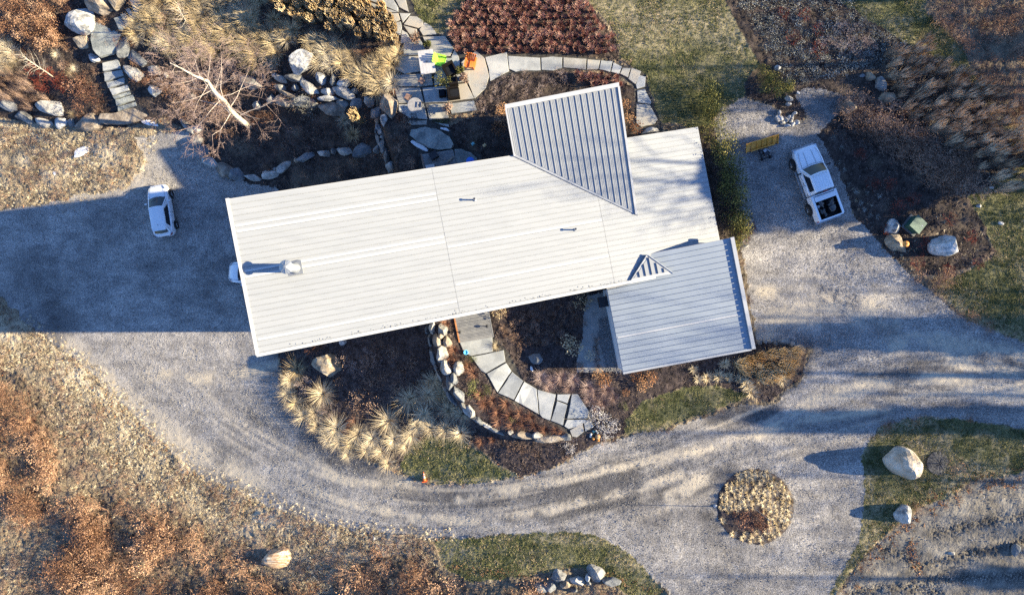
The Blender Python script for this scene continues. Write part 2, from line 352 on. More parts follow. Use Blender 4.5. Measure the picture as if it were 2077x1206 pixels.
def path_coords(px, py, pl):
    best = np.full(px.shape, 1e9); sd_ = np.zeros_like(px); al = np.zeros_like(px); L0 = 0
    for (x0, y0), (x1, y1) in zip(pl[:-1], pl[1:]):
        dx, dy = x1-x0, y1-y0; Ls = math.hypot(dx, dy); t = np.clip(((px-x0)*dx+(py-y0)*dy)/Ls**2, 0, 1)
        d = np.hypot(px-x0-t*dx, py-y0-t*dy); m = d < best; best = np.where(m, d, best)
        sd_ = np.where(m, d*np.sign(dx*(py-y0)-dy*(px-x0)), sd_); al = np.where(m, L0+t*Ls, al); L0 += Ls
    return sd_, al
_cl = [(90,560),(200,680),(330,800),(470,905),(620,985),(760,1025),(900,1038),(1050,1028),(1200,990),(1350,940),(1500,885),(1650,815),(1800,775),(1950,765),(2200,790)]
_tt = np.linspace(0, 1, len(_cl)); _ti = np.linspace(0, 1, 70); _cx = np.interp(_ti, _tt, [p[0] for p in _cl]); _cy = np.interp(_ti, _tt, [p[1] for p in _cl])
for _ in range(4): _cx[1:-1] = (_cx[:-2]+2*_cx[1:-1]+_cx[2:])/4; _cy[1:-1] = (_cy[:-2]+2*_cy[1:-1]+_cy[2:])/4
pd_, pa_ = path_coords(JX, JY, list(zip(_cx, _cy)))
streak = vnoise(pd_, pa_/26, 7, 91)*.9+vnoise(pd_, pa_/18, 3.2, 92)*.6+vnoise(pd_, pa_/30, 18, 93)
near = np.clip(1.3-np.abs(pd_)/90, 0, 1)*np.clip((pa_-120)/260, 0, 1)
tone = np.clip(tone+.05-.24*np.clip(1.3-np.hypot((JX-330)/260, (JY-740)/130), 0, 1)-.18*np.clip(1.3-np.hypot((JX-1640)/130, (JY-580)/110), 0, 1)+.55*vnoise(JX, JY, 60, 81)+.4*vnoise(JX, JY, 18, 82)+.17+streak*near*.55, 0, 1)*np.clip(1.1-wear, 0, 1)
wear = np.where(vreg == ORDER.index('gravel_driveway'), np.clip(wear+near*np.clip(streak*-1.3-.12, 0, .55), 0, .85), wear)
lawnm = vreg == ORDER.index('lawn')
dead = np.clip(vnoise(JX, JY, 70, 31)*2.2+vnoise(JX, JY, 20, 32)*1.4+.25, 0, 1)*.8
for pl, wd in (([(1090,1090),(1240,1100),(1330,1180)], 14), ([(1560,822),(1440,852),(1290,880)], 16), ([(1745,920),(1790,866),(1900,848)], 16), ([(1905,590),(1980,650),(2077,690)], 20), ([(1230,20),(1500,60)], 60), ([(870,976),(1050,970)], 7)):
    dead = np.maximum(dead, np.clip(1-pl_dist(JX, JY, pl)/wd, 0, 1))
wear = np.where(lawnm, dead, wear)
mead = vreg == 0
straw = np.clip(1-pl_dist(JX, JY, [(20,690),(120,720),(230,820),(350,940),(500,1040),(640,1090),(780,1110)])/70, 0, 1)
straw = np.maximum(straw, np.clip(1-pl_dist(JX, JY, [(0,300),(150,330),(280,330)])/90, 0, 1))*np.clip(.6+2*vnoise(JX, JY, 25, 41), 0, 1)
wear = np.where(mead, np.where(in_brush(JX, JY), 0, np.clip(straw*.95+.12, 0, .95)), wear)
wear = np.where((vreg == 1) | (vreg == 2), np.clip(vnoise(JX, JY, 30, 51)*2-.3, 0, 1)*.6, wear)
Vall = np.stack([VX, VY, ZV], -1).reshape(-1, 3)
ny, nx = GX.shape
idx = np.arange(nx*ny).reshape(ny, nx)
quads = np.stack([idx[1:, :-1], idx[1:, 1:], idx[:-1, 1:], idx[:-1, :-1]], -1).reshape(-1, 4)
cr_flat = cellreg.ravel()
for i, k in enumerate(ORDER):
    q = quads[cr_flat == i]
    if not len(q): continue
    u, inv = np.unique(q, return_inverse=True)
    me = np_mesh(k, Vall[u], inv.reshape(-1, 4), GM[k], smooth=True, attrs={'wear': wear.ravel()[u], 'tone': tone.ravel()[u]})
    tag(obj(k, me), kind='structure')
# the land goes on past the picture to the horizon
ring = np.concatenate([idx[0, :-1], idx[:-1, -1], idx[-1, :0:-1], idx[:0:-1, 0]])
ring = ring[::6]; base = Vall[ring]; lay = [base]
for sfac, drop in ((1.35, .0), (2.2, .0), (5, 0), (20, 0), (120, 0)):
    b2 = base.copy(); b2[:, :2] *= sfac; b2[:, 2] = base[:, 2]*min(1, 1) ; lay.append(b2)
VV = np.concatenate(lay); k = len(ring); fs = []
for l in range(len(lay)-1):
    for j in range(k): fs.append((l*k+j, l*k+(j+1) % k, (l+1)*k+(j+1) % k, (l+1)*k+j))
tag(obj('surrounding_land', np_mesh('surrounding_land', VV, np.array(fs)[:, ::-1], GM['meadow'], attrs={'wear': np.zeros(len(VV))})), kind='structure')

# ------------------------------------------------------------------ plant prototypes
def blades(n, h, spread, width, lean=(0, 0), droop=.4, seg=3, base_r=.06, var=.35, tilt_lo=.0, seed=1):
    """many thin tapering curved blades fanning out of one crown -> V, F(tri)"""
    r = np.random.default_rng(seed); V = []; Fc = []
    for i in range(n):
        a = r.uniform(0, 2*math.pi); L = h*(1+r.uniform(-var, var)); t = spread*(tilt_lo+(1-tilt_lo)*math.sqrt(r.random()))
        b0 = np.array([math.cos(a)*base_r*r.random(), math.sin(a)*base_r*r.random(), 0])
        side = np.array([-math.sin(a), math.cos(a), 0])*width*r.uniform(.7, 1.3)
        p = b0.copy(); ang = t; o = len(V); step = L/seg
        for s in range(seg+1):
            ww = side*(1-s/(seg+.0)) if s else side
            if s < seg: V += [p-ww/2, p+ww/2]
            else: V += [p]
            d = np.array([math.cos(a)*math.sin(ang)+lean[0], math.sin(a)*math.sin(ang)+lean[1], math.cos(ang)])
            p = p + d/np.linalg.norm(d)*step; p[2] = max(p[2], .02); ang += droop*r.uniform(.5, 1.5)/seg*2
        for s in range(seg-1):
            q = o+2*s; Fc += [(q, q+1, q+3), (q, q+3, q+2)]
        q = o+2*(seg-1); Fc += [(q, q+1, q+2)]
    return np.array(V), np.array(Fc)
def plumes(n, h, spread, plume, pw, lean=(0, 0), seed=1):
    """stems topped with fat seed heads (crossed tapering cards)"""
    r = np.random.default_rng(seed); V = []; Fc = []
    for i in range(n):
        a = r.uniform(0, 2*math.pi); t = spread*math.sqrt(r.random()); L = h*r.uniform(.8, 1.15)
        d = np.array([math.cos(a)*math.sin(t)+lean[0], math.sin(a)*math.sin(t)+lean[1], math.cos(t)]); d /= np.linalg.norm(d)
        b0 = np.array([math.cos(a), math.sin(a), 0])*.09*r.random(); top = b0+d*L; m = b0+d*(L-plume); mid = b0+d*(L-plume*.55)
        for s in (0, 1):
            s0 = np.cross(d, (math.cos(s*1.57), math.sin(s*1.57), 0.1)); s0 /= np.linalg.norm(s0)+1e-9
            o = len(V); V += [b0-s0*.004, b0+s0*.004, m-s0*.006, m+s0*.006, mid-s0*pw/2, mid+s0*pw/2, top]
            Fc += [(o, o+1, o+3), (o, o+3, o+2), (o+2, o+3, o+5), (o+2, o+5, o+4), (o+4, o+5, o+6)]
    return np.array(V), np.array(Fc)
def leaf_cloud(n, rx, ry, rz, size, seed=1, shell=.35, lumps=7, zc=None):
    r = np.random.default_rng(seed); V = []; Fc = []
    cs = r.normal(0, 1, (lumps, 3)); cs /= np.linalg.norm(cs, axis=1)[:, None]; cs *= .55; cs[:, 2] = np.abs(cs[:, 2])*.9
    for i in range(n):
        c = cs[r.integers(lumps)]; d = r.normal(0, 1, 3); d /= np.linalg.norm(d)
        rad = .5*(shell+(1-shell)*r.random()**.5)
        p = (c+d*rad)*np.array([rx, ry, rz]); p[2] = p[2]+(zc if zc is not None else rz*.55)
        p[2] = max(p[2], .03)
        a = r.normal(0, 1, 3); a /= np.linalg.norm(a); b = np.cross(a, d); b /= np.linalg.norm(b)+1e-9
        s = size*r.uniform(.6, 1.4); o = len(V)
        V += [p-a*s*.5, p+b*s*.35, p+a*s*.5, p-b*s*.35]; Fc += [(o, o+1, o+2), (o, o+2, o+3)]
    return np.array(V), np.array(Fc)
def twigs(n, h, spread, w, seed=1, depth=3, curl=.5):
    """bare or seedy shrub: forking twigs as thin three-sided slivers"""
    r = np.random.default_rng(seed); V = []; Fc = []
    def seg(p, d, L, ww, k):
        q = p+d*L; s = np.cross(d, r.normal(0, 1, 3)); s /= np.linalg.norm(s)+1e-9; o = len(V)
        V.extend([p-s*ww, p+s*ww, q+s*ww*.6, q-s*ww*.6]); Fc.extend([(o, o+1, o+2), (o, o+2, o+3)])
        if k > 0:
            for _ in range(3):
                e = d+r.normal(0, curl, 3); e[2] = abs(e[2])*.8+.05; e /= np.linalg.norm(e); seg(q, e, L*r.uniform(.55, .8), ww*.75, k-1)
    for i in range(n):
        a = r.uniform(0, 2*math.pi); t = spread*math.sqrt(r.random()); d = np.array([math.cos(a)*math.sin(t), math.sin(a)*math.sin(t), math.cos(t)])
        seg(np.array([math.cos(a), math.sin(a), 0])*.05, d, h*.42*r.uniform(.7, 1.1), w, depth)
    return np.array(V), np.array(Fc)
def merge(*parts):
    V = []; Fc = []; o = 0
    for v, f in parts: V.append(v); Fc.append(f+o); o += len(v)
    return np.concatenate(V), np.concatenate(Fc)

FM = {
 'straw': mat('straw_blades', [(.24,.17,.09),(.48,.36,.20),(.68,.55,.34)], scale=3, rnd=.22, rough=.8, spec=.2, lohi=(.3,.68)),
 'pale': mat('pale_blades', [(.33,.25,.155),(.58,.46,.295),(.77,.65,.45)], scale=4, rnd=.15, rough=.8, spec=.2, lohi=(.3,.68)),
 'gold': mat('golden_plumes', [(.44,.30,.16),(.70,.53,.31),(.84,.70,.48)], scale=3, rnd=.2, rough=.85, spec=.1, lohi=(.3,.68)),
 'red': mat('russet_grass', [(.18,.085,.066),(.44,.235,.18),(.66,.43,.34)], scale=3, rnd=.3, rough=.85, spec=.1, lohi=(.3,.68)),
 'rust': mat('rust_foliage', [(.085,.038,.026),(.21,.10,.062),(.36,.205,.135)], scale=3, rnd=.25, rough=.85, spec=.1, lohi=(.3,.68)),
 'crimson': mat('crimson_twigs', [(.08,.018,.013),(.19,.045,.030),(.28,.085,.055)], scale=3, rnd=.2, rough=.85, spec=.1),
 'brown': mat('brown_twigs', [(.10,.06,.043),(.25,.16,.115),(.42,.29,.215)], scale=3, rnd=.25, rough=.85, spec=.1, lohi=(.3,.68)),
 'pinkgrey': mat('pinkgrey_twigs', [(.16,.115,.10),(.30,.225,.20),(.42,.34,.31)], scale=3, rnd=.2, rough=.85, spec=.1),
 'greytwig': mat('grey_twigs', [(.13,.115,.10),(.25,.22,.19),(.37,.34,.30)], scale=3, rnd=.2, rough=.85, spec=.1),
 'orange': mat('orange_brush', [(.10,.05,.032),(.27,.145,.085),(.46,.285,.18)], scale=1.5, rnd=.45, rough=.85, spec=.1, lohi=(.3,.68)),
 'green': mat('grass_green', [(.06,.07,.024),(.135,.14,.05),(.30,.27,.13)], scale=.7, rnd=.28, rough=.8, spec=.15),
 'olive': mat('evergreen_leaves', [(.03,.038,.010),(.12,.115,.03),(.30,.245,.065)], scale=2.2, rnd=.2, rough=.75, spec=.2, lohi=(.3,.68)),
 'moss': mat('moss_leaves', [(.05,.06,.015),(.11,.12,.03),(.19,.19,.06)], scale=4, rnd=.2, rough=.85),
 'sage': mat('sage_leaves', [(.12,.12,.105),(.24,.235,.205),(.38,.37,.33)], scale=4, rnd=.25, rough=.85, spec=.1),
 'head': mat('dry_flower_heads', [(.28,.20,.11),(.48,.38,.23),(.62,.52,.35)], scale=5, rnd=.25, rough=.85),
 'birch': mat('birch_bark', [(.30,.24,.18),(.52,.45,.36),(.62,.56,.46)], scale=3, rough=.8, bump=.01, bscale=20),
 'birchtwig': mat('birch_twigs', [(.16,.11,.095),(.28,.20,.175),(.40,.31,.28)], scale=2, rough=.85),
 'birchtwig2': mat('birch_limbs', [(.34,.27,.225),(.48,.40,.34)], scale=2, rough=.85),
 'bark': mat('grey_bark', [(.10,.085,.07),(.20,.17,.14)], scale=4, rough=.9, bump=.02),
 'leaf': mat('fallen_leaves', [(.16,.07,.035),(.34,.16,.075),(.50,.29,.15)], scale=5, rnd=.5, rough=.85, spec=.1, lohi=(.3,.68)),
 'paleleaf': mat('dry_stalks', [(.22,.17,.11),(.46,.37,.24),(.68,.58,.42)], scale=2, rnd=.4, rough=.85, spec=.1, lohi=(.3,.68)),
}
def proto(name, parts, m): v, f = parts; return np_mesh(name, v, f, m)

# ------------------------------------------------------------------ scattered ground cover (nobody could count it)
def scatter(name, pts, scl, variants, label=None, tiltz=.25, kind='stuff', seed=5):
    r = np.random.default_rng(seed); n = len(pts)
    me = bpy.data.meshes.new(name); me.vertices.add(n); me.vertices.foreach_set('co', np.asarray(pts, np.float32).ravel())
    a = me.attributes.new('scl', 'FLOAT', 'POINT'); a.data.foreach_set('value', np.asarray(scl, np.float32))
    rot = np.stack([r.normal(0, tiltz, n), r.normal(0, tiltz, n), r.uniform(0, 6.283, n)], -1)
    a = me.attributes.new('rot', 'FLOAT_VECTOR', 'POINT'); a.data.foreach_set('vector', rot.astype(np.float32).ravel())
    o = obj(name, me)
    col = bpy.data.collections.new(name+'_pieces')
    for v in variants: col.objects.link(bpy.data.objects.new(name+'_piece', v))
    g = bpy.data.node_groups.new(name, 'GeometryNodeTree')
    g.interface.new_socket('Geometry', in_out='INPUT', socket_type='NodeSocketGeometry')
    g.interface.new_socket('Geometry', in_out='OUTPUT', socket_type='NodeSocketGeometry')
    N = g.nodes; L = g.links
    gi = N.new('NodeGroupInput'); go = N.new('NodeGroupOutput'); ip = N.new('GeometryNodeInstanceOnPoints')
    ci = N.new('GeometryNodeCollectionInfo'); ci.inputs['Collection'].default_value = col
    ci.inputs['Separate Children'].default_value = True; ci.inputs['Reset Children'].default_value = True
    ip.inputs['Pick Instance'].default_value = True
    rs = N.new('GeometryNodeInputNamedAttribute'); rs.data_type = 'FLOAT'; rs.inputs[0].default_value = 'scl'
    rr = N.new('GeometryNodeInputNamedAttribute'); rr.data_type = 'FLOAT_VECTOR'; rr.inputs[0].default_value = 'rot'
    L.new(gi.outputs[0], ip.inputs['Points']); L.new(ci.outputs[0], ip.inputs['Instance'])
    L.new(rs.outputs[0], ip.inputs['Scale']); L.new(rr.outputs[0], ip.inputs['Rotation'])
    L.new(ip.outputs[0], go.inputs[0])
    md = o.modifiers.new('scatter', 'NODES'); md.node_group = g
    return tag(o, label, None, None, kind)
def pts_in(region, dens, dfun=None, seed=1, margin=40, poly=None):
    """random ground points in a region; dens per square metre"""
    r = np.random.default_rng(seed); i = ORDER.index(region) if region else None
    x0, x1, y0, y1 = -margin, 2077+margin, -margin, 1206+margin
    if poly: xs = [p[0] for p in poly]; ys = [p[1] for p in poly]; x0, x1, y0, y1 = max(x0, min(xs)), min(x1, max(xs)), max(y0, min(ys)), min(y1, max(ys))
    n = int((x1-x0)*(y1-y0)*.0372**2*dens)
    px = r.uniform(x0, x1, n); py = r.uniform(y0, y1, n)
    ok = np.ones(n, bool)
    if region: ok &= region_of(px, py) == i
    if poly: ok &= inside(px, py, poly)
    px, py = px[ok], py[ok]
    if dfun is not None:
        keep = r.random(len(px)) < dfun(px, py); px, py = px[keep], py[keep]
    z = zf(px, py); D = (H0-z)/F
    return np.stack([(px-CX)*D, -(py-CY)*D, z], -1), px, py
def fade(pl, wd): return lambda x, y: np.clip(1-pl_dist(x, y, pl)/wd, 0, 1)

# lawn blades
gv = [proto('grass_sprig', blades(9, .10, .9, .014, droop=.5, seg=2, base_r=.05, seed=s), FM['green']) for s in (1, 2, 3)]
gp = [proto('grass_sprig', blades(8, .09, 1.0, .013, droop=.5, seg=2, base_r=.05, seed=s), FM['straw']) for s in (4, 5)]
p, x, y = pts_in('lawn', 95, seed=11); r_ = rng.uniform(.6, 1.5, len(p)); scatter('lawn_grass', p, r_, gv, seed=1)
p, x, y = pts_in('lawn', 60, lambda x, y: np.clip(.12+vnoise(x, y, 60, 31)*2+vnoise(x, y, 14, 33), 0, 1), seed=12)
scatter('withered_grass', p, rng.uniform(.6, 1.4, len(p)), gp, seed=2)
# dry meadow stalks and leaves
sv = [proto('straw_clump', blades(10, .26, 1.2, .030, lean=(.1, -.25), droop=.4, seg=2, base_r=.09, seed=s), FM['paleleaf']) for s in (6, 7, 8)]
bv = [proto('brush_clump', merge(twigs(4, .42, .9, .007, seed=s, depth=2)), FM['brown']) for s in (9, 10)]
mask_straw = lambda x, y: np.clip(.10+1.15*np.maximum(np.clip(1-pl_dist(x, y, [(20,690),(120,720),(230,820),(350,940),(500,1040),(640,1090),(800,1110)])/125, 0, 1)**.7, np.clip(1-pl_dist(x, y, [(0,320),(150,330),(280,330)])/100, 0, 1))+.9*vnoise(x, y, 30, 61), 0, 1)*((x < 1000))*np.where(in_brush(x, y), .06, 1)
p, x, y = pts_in('meadow', 125, mask_straw, seed=13); scatter('dry_straw', p, rng.uniform(.30, .80, len(p)), sv, seed=3)
p, x, y = pts_in('meadow', 14, lambda x, y: np.clip(.30+2.4*vnoise(x, y, 40, 62), 0.02, 1)*np.where(in_brush(x, y), .25, 1), seed=14); scatter('dead_brush', p, rng.uniform(.5, 1.4, len(p)), bv, seed=4)
p, x, y = pts_in('gravel_driveway', 40, lambda x, y: np.clip(1.1-pl_dist(x, y, [(40,655),(172,742),(262,832),(400,960),(520,1012),(640,1062),(760,1084),(900,1094)])/26, 0, .8)+np.clip(.7-pl_dist(x, y, [(120,380),(220,340),(290,300)])/95, 0, .6)*np.clip(.5+2.5*vnoise(x, y, 22, 63), 0, 1), seed=15)
scatter('straw_on_gravel', p, rng.uniform(.35, 1.0, len(p)), sv, seed=5)
lv = []
for s in range(3):
    m_ = MB(); r2 = random.Random(s)
    for q in range(3):
        a = r2.uniform(0, 6.28); ox, oy = r2.uniform(-.08, .08), r2.uniform(-.08, .08); L_ = r2.uniform(.035, .06)
        ca, sa = math.cos(a)*L_, math.sin(a)*L_
        m_.add([(ox-ca, oy-sa, .012), (ox+sa*.6, oy-ca*.6, .035), (ox+ca, oy+sa, .018), (ox-sa*.6, oy+ca*.6, .04)], [(0, 1, 2), (0, 2, 3)])
    lv.append(m_.mesh('fallen_leaf', FM['leaf']))
edge_sw = fade([(172,750),(262,842),(400,975),(520,1030),(640,1080),(760,1100),(900,1105)], 30)
p, x, y = pts_in('meadow', 95, lambda x, y: np.clip(.10+edge_sw(x, y)+1.2*np.clip(vnoise(x, y, 45, 64), 0, 1), 0, 1)*(x < 1100)*.38*np.where(in_brush(x, y), .15, 1), seed=16)
scatter('fallen_leaves', p, rng.uniform(.6, 1.5, len(p)), lv, seed=6, tiltz=.4)
p, x, y = pts_in('bare_soil', 70, lambda x, y: np.clip(fade([(2077,965),(1975,985),(1900,1020),(1850,1050),(1800,1090),(1750,1180)], 28)(x, y)*1.2*np.clip(.5+3*vnoise(x, y, 12, 65), 0, 1)+fade([(1845,1100),(1862,1160)], 14)(x, y), 0, 1), seed=17)
scatter('oak_leaves', p, rng.uniform(.6, 1.5, len(p)), lv, seed=7, tiltz=.4)
p, x, y = pts_in('lawn', 50, lambda x, y: np.clip(fade([(2077,950),(1975,970),(1900,1005),(1850,1030),(1800,1070),(1750,1150)], 14)(x, y)+fade([(900,1150),(1080,1168),(1180,1150),(1340,1200)], 12)(x, y), 0, 1), seed=18)
scatter('blown_leaves', p, rng.uniform(.6, 1.3, len(p)), lv, seed=8, tiltz=.4)
# mulch chips and gravel stones
cv = []
for s in range(2):
    m_ = MB(); r2 = random.Random(s+20)
    for q in range(4): m_.box((r2.uniform(-.09, .09), r2.uniform(-.09, .09), .012), (r2.uniform(.04, .09), .02, .015), r2.uniform(0, 3))
    cv.append(m_.mesh('bark_chip', mat('bark_chips', [(.03,.02,.017),(.10,.072,.06),(.2,.15,.125)], scale=6, rnd=.5, rough=.9)))
p, x, y = pts_in('mulch_bed', 60, seed=19); scatter('bark_mulch', p, rng.uniform(.5, 1.2, len(p)), cv, seed=9, tiltz=.3)
p, x, y = pts_in('garden_soil', 30, seed=20); scatter('bark_litter', p, rng.uniform(.5, 1.2, len(p)), cv, seed=10, tiltz=.3)
sv2 = []
for s in range(2):
    m_ = MB(); r2 = random.Random(s+30)
    for q in range(5):
        x_, y_ = r2.uniform(-.14, .14), r2.uniform(-.14, .14); a_ = r2.uniform(.018, .04)
        m_.box((x_, y_, a_*.2), (a_*1.4, a_, a_), r2.uniform(0, 3), taper=.5)
    sv2.append(m_.mesh('gravel_stone', mat('gravel_stones', [(.17,.16,.155),(.27,.255,.245),(.42,.40,.38)], scale=9, rnd=.5, rough=.85, lohi=(.3,.7))))
p, x, y = pts_in('gravel_driveway', 42, lambda x, y: np.clip(.40+1.6*vnoise(x, y, 40, 66), .08, 1), seed=21)
scatter('loose_gravel', p, rng.uniform(.45, .95, len(p)), sv2, seed=11, tiltz=.2)
p, x, y = pts_in('pebble_strip', 120, seed=22); scatter('pebbles', p, rng.uniform(.6, 1.2, len(p)), sv2, seed=12)
p, x, y = pts_in('bare_soil', 5, seed=23); scatter('soil_stones', p, rng.uniform(.6, 1.4, len(p)), sv2, seed=13)

# ------------------------------------------------------------------ house and garage
TH = math.atan2(.191, .982); UU = np.array([math.cos(TH), math.sin(TH)]); VN = np.array([-math.sin(TH), math.cos(TH)])
M_roof = mat('roof_metal', [(.236,.243,.252),(.248,.255,.263),(.258,.264,.272)], stretch=(.35, 2.2, 1, R(-11)), scale=.9, rough=.42, spec=.5, metal=.0, fine=.02, fscale=3, coat=.15)
M_groof = mat('garage_roof_metal', [(.235,.265,.30),(.26,.29,.325)], scale=.6, rough=.36, spec=.6, fine=.02, fscale=3, coat=.25)
M_rib = mat('roof_seam', [(.225,.225,.225),(.25,.25,.25)], scale=.6, rough=.4, spec=.5)
M_glint = mat('roof_painted_glint', [(.40,.40,.40),(.44,.44,.44)], scale=.6, rough=.3, spec=.5, coat=.3)  # whiter than the roof metal: sun highlight put into the colour
M_trim = mat('white_trim', [(.34,.34,.345),(.38,.38,.385)], scale=1.5, rough=.5)
M_wall = mat('grey_cladding', [(.34,.34,.34),(.42,.42,.41)], scale=1.5, rough=.7, bump=.003, bscale=30)
M_gwall = mat('light_cladding', [(.55,.56,.58),(.62,.63,.64)], scale=1.5, rough=.6)
M_glass = mat('window_glass', [(.010,.013,.018),(.018,.022,.028)], scale=1, rough=.07, spec=.45)
M_dark = mat('dark_metal', [(.015,.016,.02),(.03,.03,.035)], scale=4, rough=.5)
M_galv = mat('galvanised_metal', [(.24,.25,.265),(.34,.35,.365)], scale=5, rough=.42, metal=.5, spec=.5)
def uv(u, v, z): return (u*UU[0]+v*VN[0], u*UU[1]+v*VN[1], z)
U0, U1, V0, V1 = -16.2, 15.25, -.48, 9.35
zm = lambda u, v=0: 7.75-.1955*(u-U0)
zc = lambda u, v: 4.2+.278*(v-9.35)
zg = lambda u, v=0: 2.42+.066*(u-6.6)
def slab(name, pts, zfun, m, parent, th=.05, lift=0.0):
    """flat plate over plan points (u,v) on the plane zfun"""
    b = MB(); n = len(pts)
    vs = [uv(u, v, zfun(u, v)+lift-th) for u, v in pts]+[uv(u, v, zfun(u, v)+lift) for u, v in pts]
    b.add(vs, [(i, (i+1) % n, n+(i+1) % n, n+i) for i in range(n)]+[tuple(n+i for i in range(n)), tuple(range(n))[::-1]])
    return b.build(name, m, parent)
def rib(b, p0, p1, zfun, wdt=.035, hgt=.05, axis='v'):
    (u0, v0), (u1, v1) = p0, p1; d = wdt/2
    off = (0, d) if axis == 'v' else (d, 0)
    q = [(u0-off[0], v0-off[1]), (u1-off[0], v1-off[1]), (u1+off[0], v1+off[1]), (u0+off[0], v0+off[1])]
    vs = [uv(u, v, zfun(u, v)-.01) for u, v in q]+[uv(u, v, zfun(u, v)+hgt) for u, v in q]
    b.add(vs, [(0,1,5,4),(1,2,6,5),(2,3,7,6),(3,0,4,7),(4,5,6,7)])
def panels(roof, u_of_v0, u_of_v1, v0, v1, n, zfun, cuts=(), wob=.0, hgt=.05, bands=(), wdt=.035, rm=None):
    rm = rm or M_roof
    """panels running along u between seams at constant v; each panel a sheet with the seam on its south edge"""
    vs_ = np.linspace(v0, v1, n+1)
    for i in range(n):
        a, c = vs_[i], vs_[i+1]; ua0, ua1 = u_of_v0(a), u_of_v1(a); uc0, uc1 = u_of_v0(c), u_of_v1(c)
        m0, m1 = min(ua0, uc0), max(ua1, uc1)
        segs = [m0]+[q for q in cuts if m0+.4 < q < m1-.4]+[m1]
        for s in range(len(segs)-1):
            s0, s1 = segs[s]+(.006 if s else 0), segs[s+1]-(.006 if s < len(segs)-2 else 0)
            qa0 = max(s0, ua0) if s == 0 else s0; qc0 = max(s0, uc0) if s == 0 else s0
            qa1 = min(s1, ua1) if s == len(segs)-2 else s1; qc1 = min(s1, uc1) if s == len(segs)-2 else s1
            if qa1-qa0 < .05 and qc1-qc0 < .05: continue
            b = MB(); lift = .007*s
            pp = [(qa0, a+.003), (max(qa1, qa0), a+.003), (max(qc1, qc0), c-.003), (qc0, c-.003)]
            tilt = rng.normal(0, wob)
            zt = [0, 0, tilt, tilt]
            V = [uv(u, v, zfun(u, v)+lift-.02) for u, v in pp]+[uv(u, v, zfun(u, v)+lift+t) for (u, v), t in zip(pp, zt)]
            b.add(V, [(0,1,5,4),(1,2,6,5),(2,3,7,6),(3,0,4,7),(4,5,6,7),(3,2,1,0)])
            if qa1-qa0 > .1: rib(b, (qa0, a+.02), (qa1, a+.02), lambda u, v: zfun(u, v)+lift, wdt, hgt)
            b.build('roof_panel', rm, roof)
            if (i, s) in bands:      # sun highlight on the pan, painted as a flat whiter strip
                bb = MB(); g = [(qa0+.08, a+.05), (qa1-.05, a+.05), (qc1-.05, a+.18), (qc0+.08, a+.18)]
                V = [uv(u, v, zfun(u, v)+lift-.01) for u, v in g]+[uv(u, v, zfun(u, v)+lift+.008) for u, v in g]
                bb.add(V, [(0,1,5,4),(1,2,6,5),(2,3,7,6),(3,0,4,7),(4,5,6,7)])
                bb.build('painted_glint', M_glint, roof)

house = empty('house', 'long modern house under a pale metal standing seam roof sloping towards the garage', 'house')
hx = lambda o: o
def rebase(o):           # parts are modelled in place; keep them there under the thing's Empty
    o.matrix_parent_inverse = o.parent.matrix_world.inverted(); return o
# walls down to the ground (walk-out basement at the west end)
gz = lambda u, v: float(ground(np.array([u*UU[0]+v*VN[0]]), np.array([u*UU[1]+v*VN[1]]))[0])
def wall(name, a, c, zt0, zt1, m, parent, th=.25, zb=None):
    (u0, v0), (u1, v1) = a, c; du, dv = u1-u0, v1-v0; L_ = math.hypot(du, dv); nu, nv = -dv/L_*th, du/L_*th
    zb0 = min(gz(u0, v0), gz(u1, v1), gz((u0+u1)/2, (v0+v1)/2))-.6 if zb is None else zb
    q = [(u0, v0), (u1, v1), (u1+nu, v1+nv), (u0+nu, v0+nv)]; zt = [zt0, zt1, zt1, zt0]
    b = MB(); b.add([uv(u, v, zb0) for u, v in q]+[uv(u, v, z) for (u, v), z in zip(q, zt)],
                    [(0,1,5,4),(1,2,6,5),(2,3,7,6),(3,0,4,7),(4,5,6,7),(3,2,1,0)])
    return b.build(name, m, parent)
wi = .55
fl = dict(th=.25)
wall('wall', (U0+1.3, V0+wi), (U1-.5, V0+wi), zm(U0+1.3)-.22, zm(U1-.5)-.22, M_wall, house)
wall('wall', (U1-.5, V1-wi), (U0+1.3, V1-wi), zm(U1-.5)-.22, zm(U0+1.3)-.22, M_wall, house)
wall('wall', (U0+1.3, V1-wi-.26), (U0+1.3, V0+wi+.26), zm(U0+1.3)-.22, zm(U0+1.3)-.22, M_wall, house)
wall('wall', (U1-.5, V0+wi+.26), (U1-.5, V1-wi-.26), zm(U1-.5)-.22, zm(U1-.5)-.22, M_wall, house, zb=-.6)
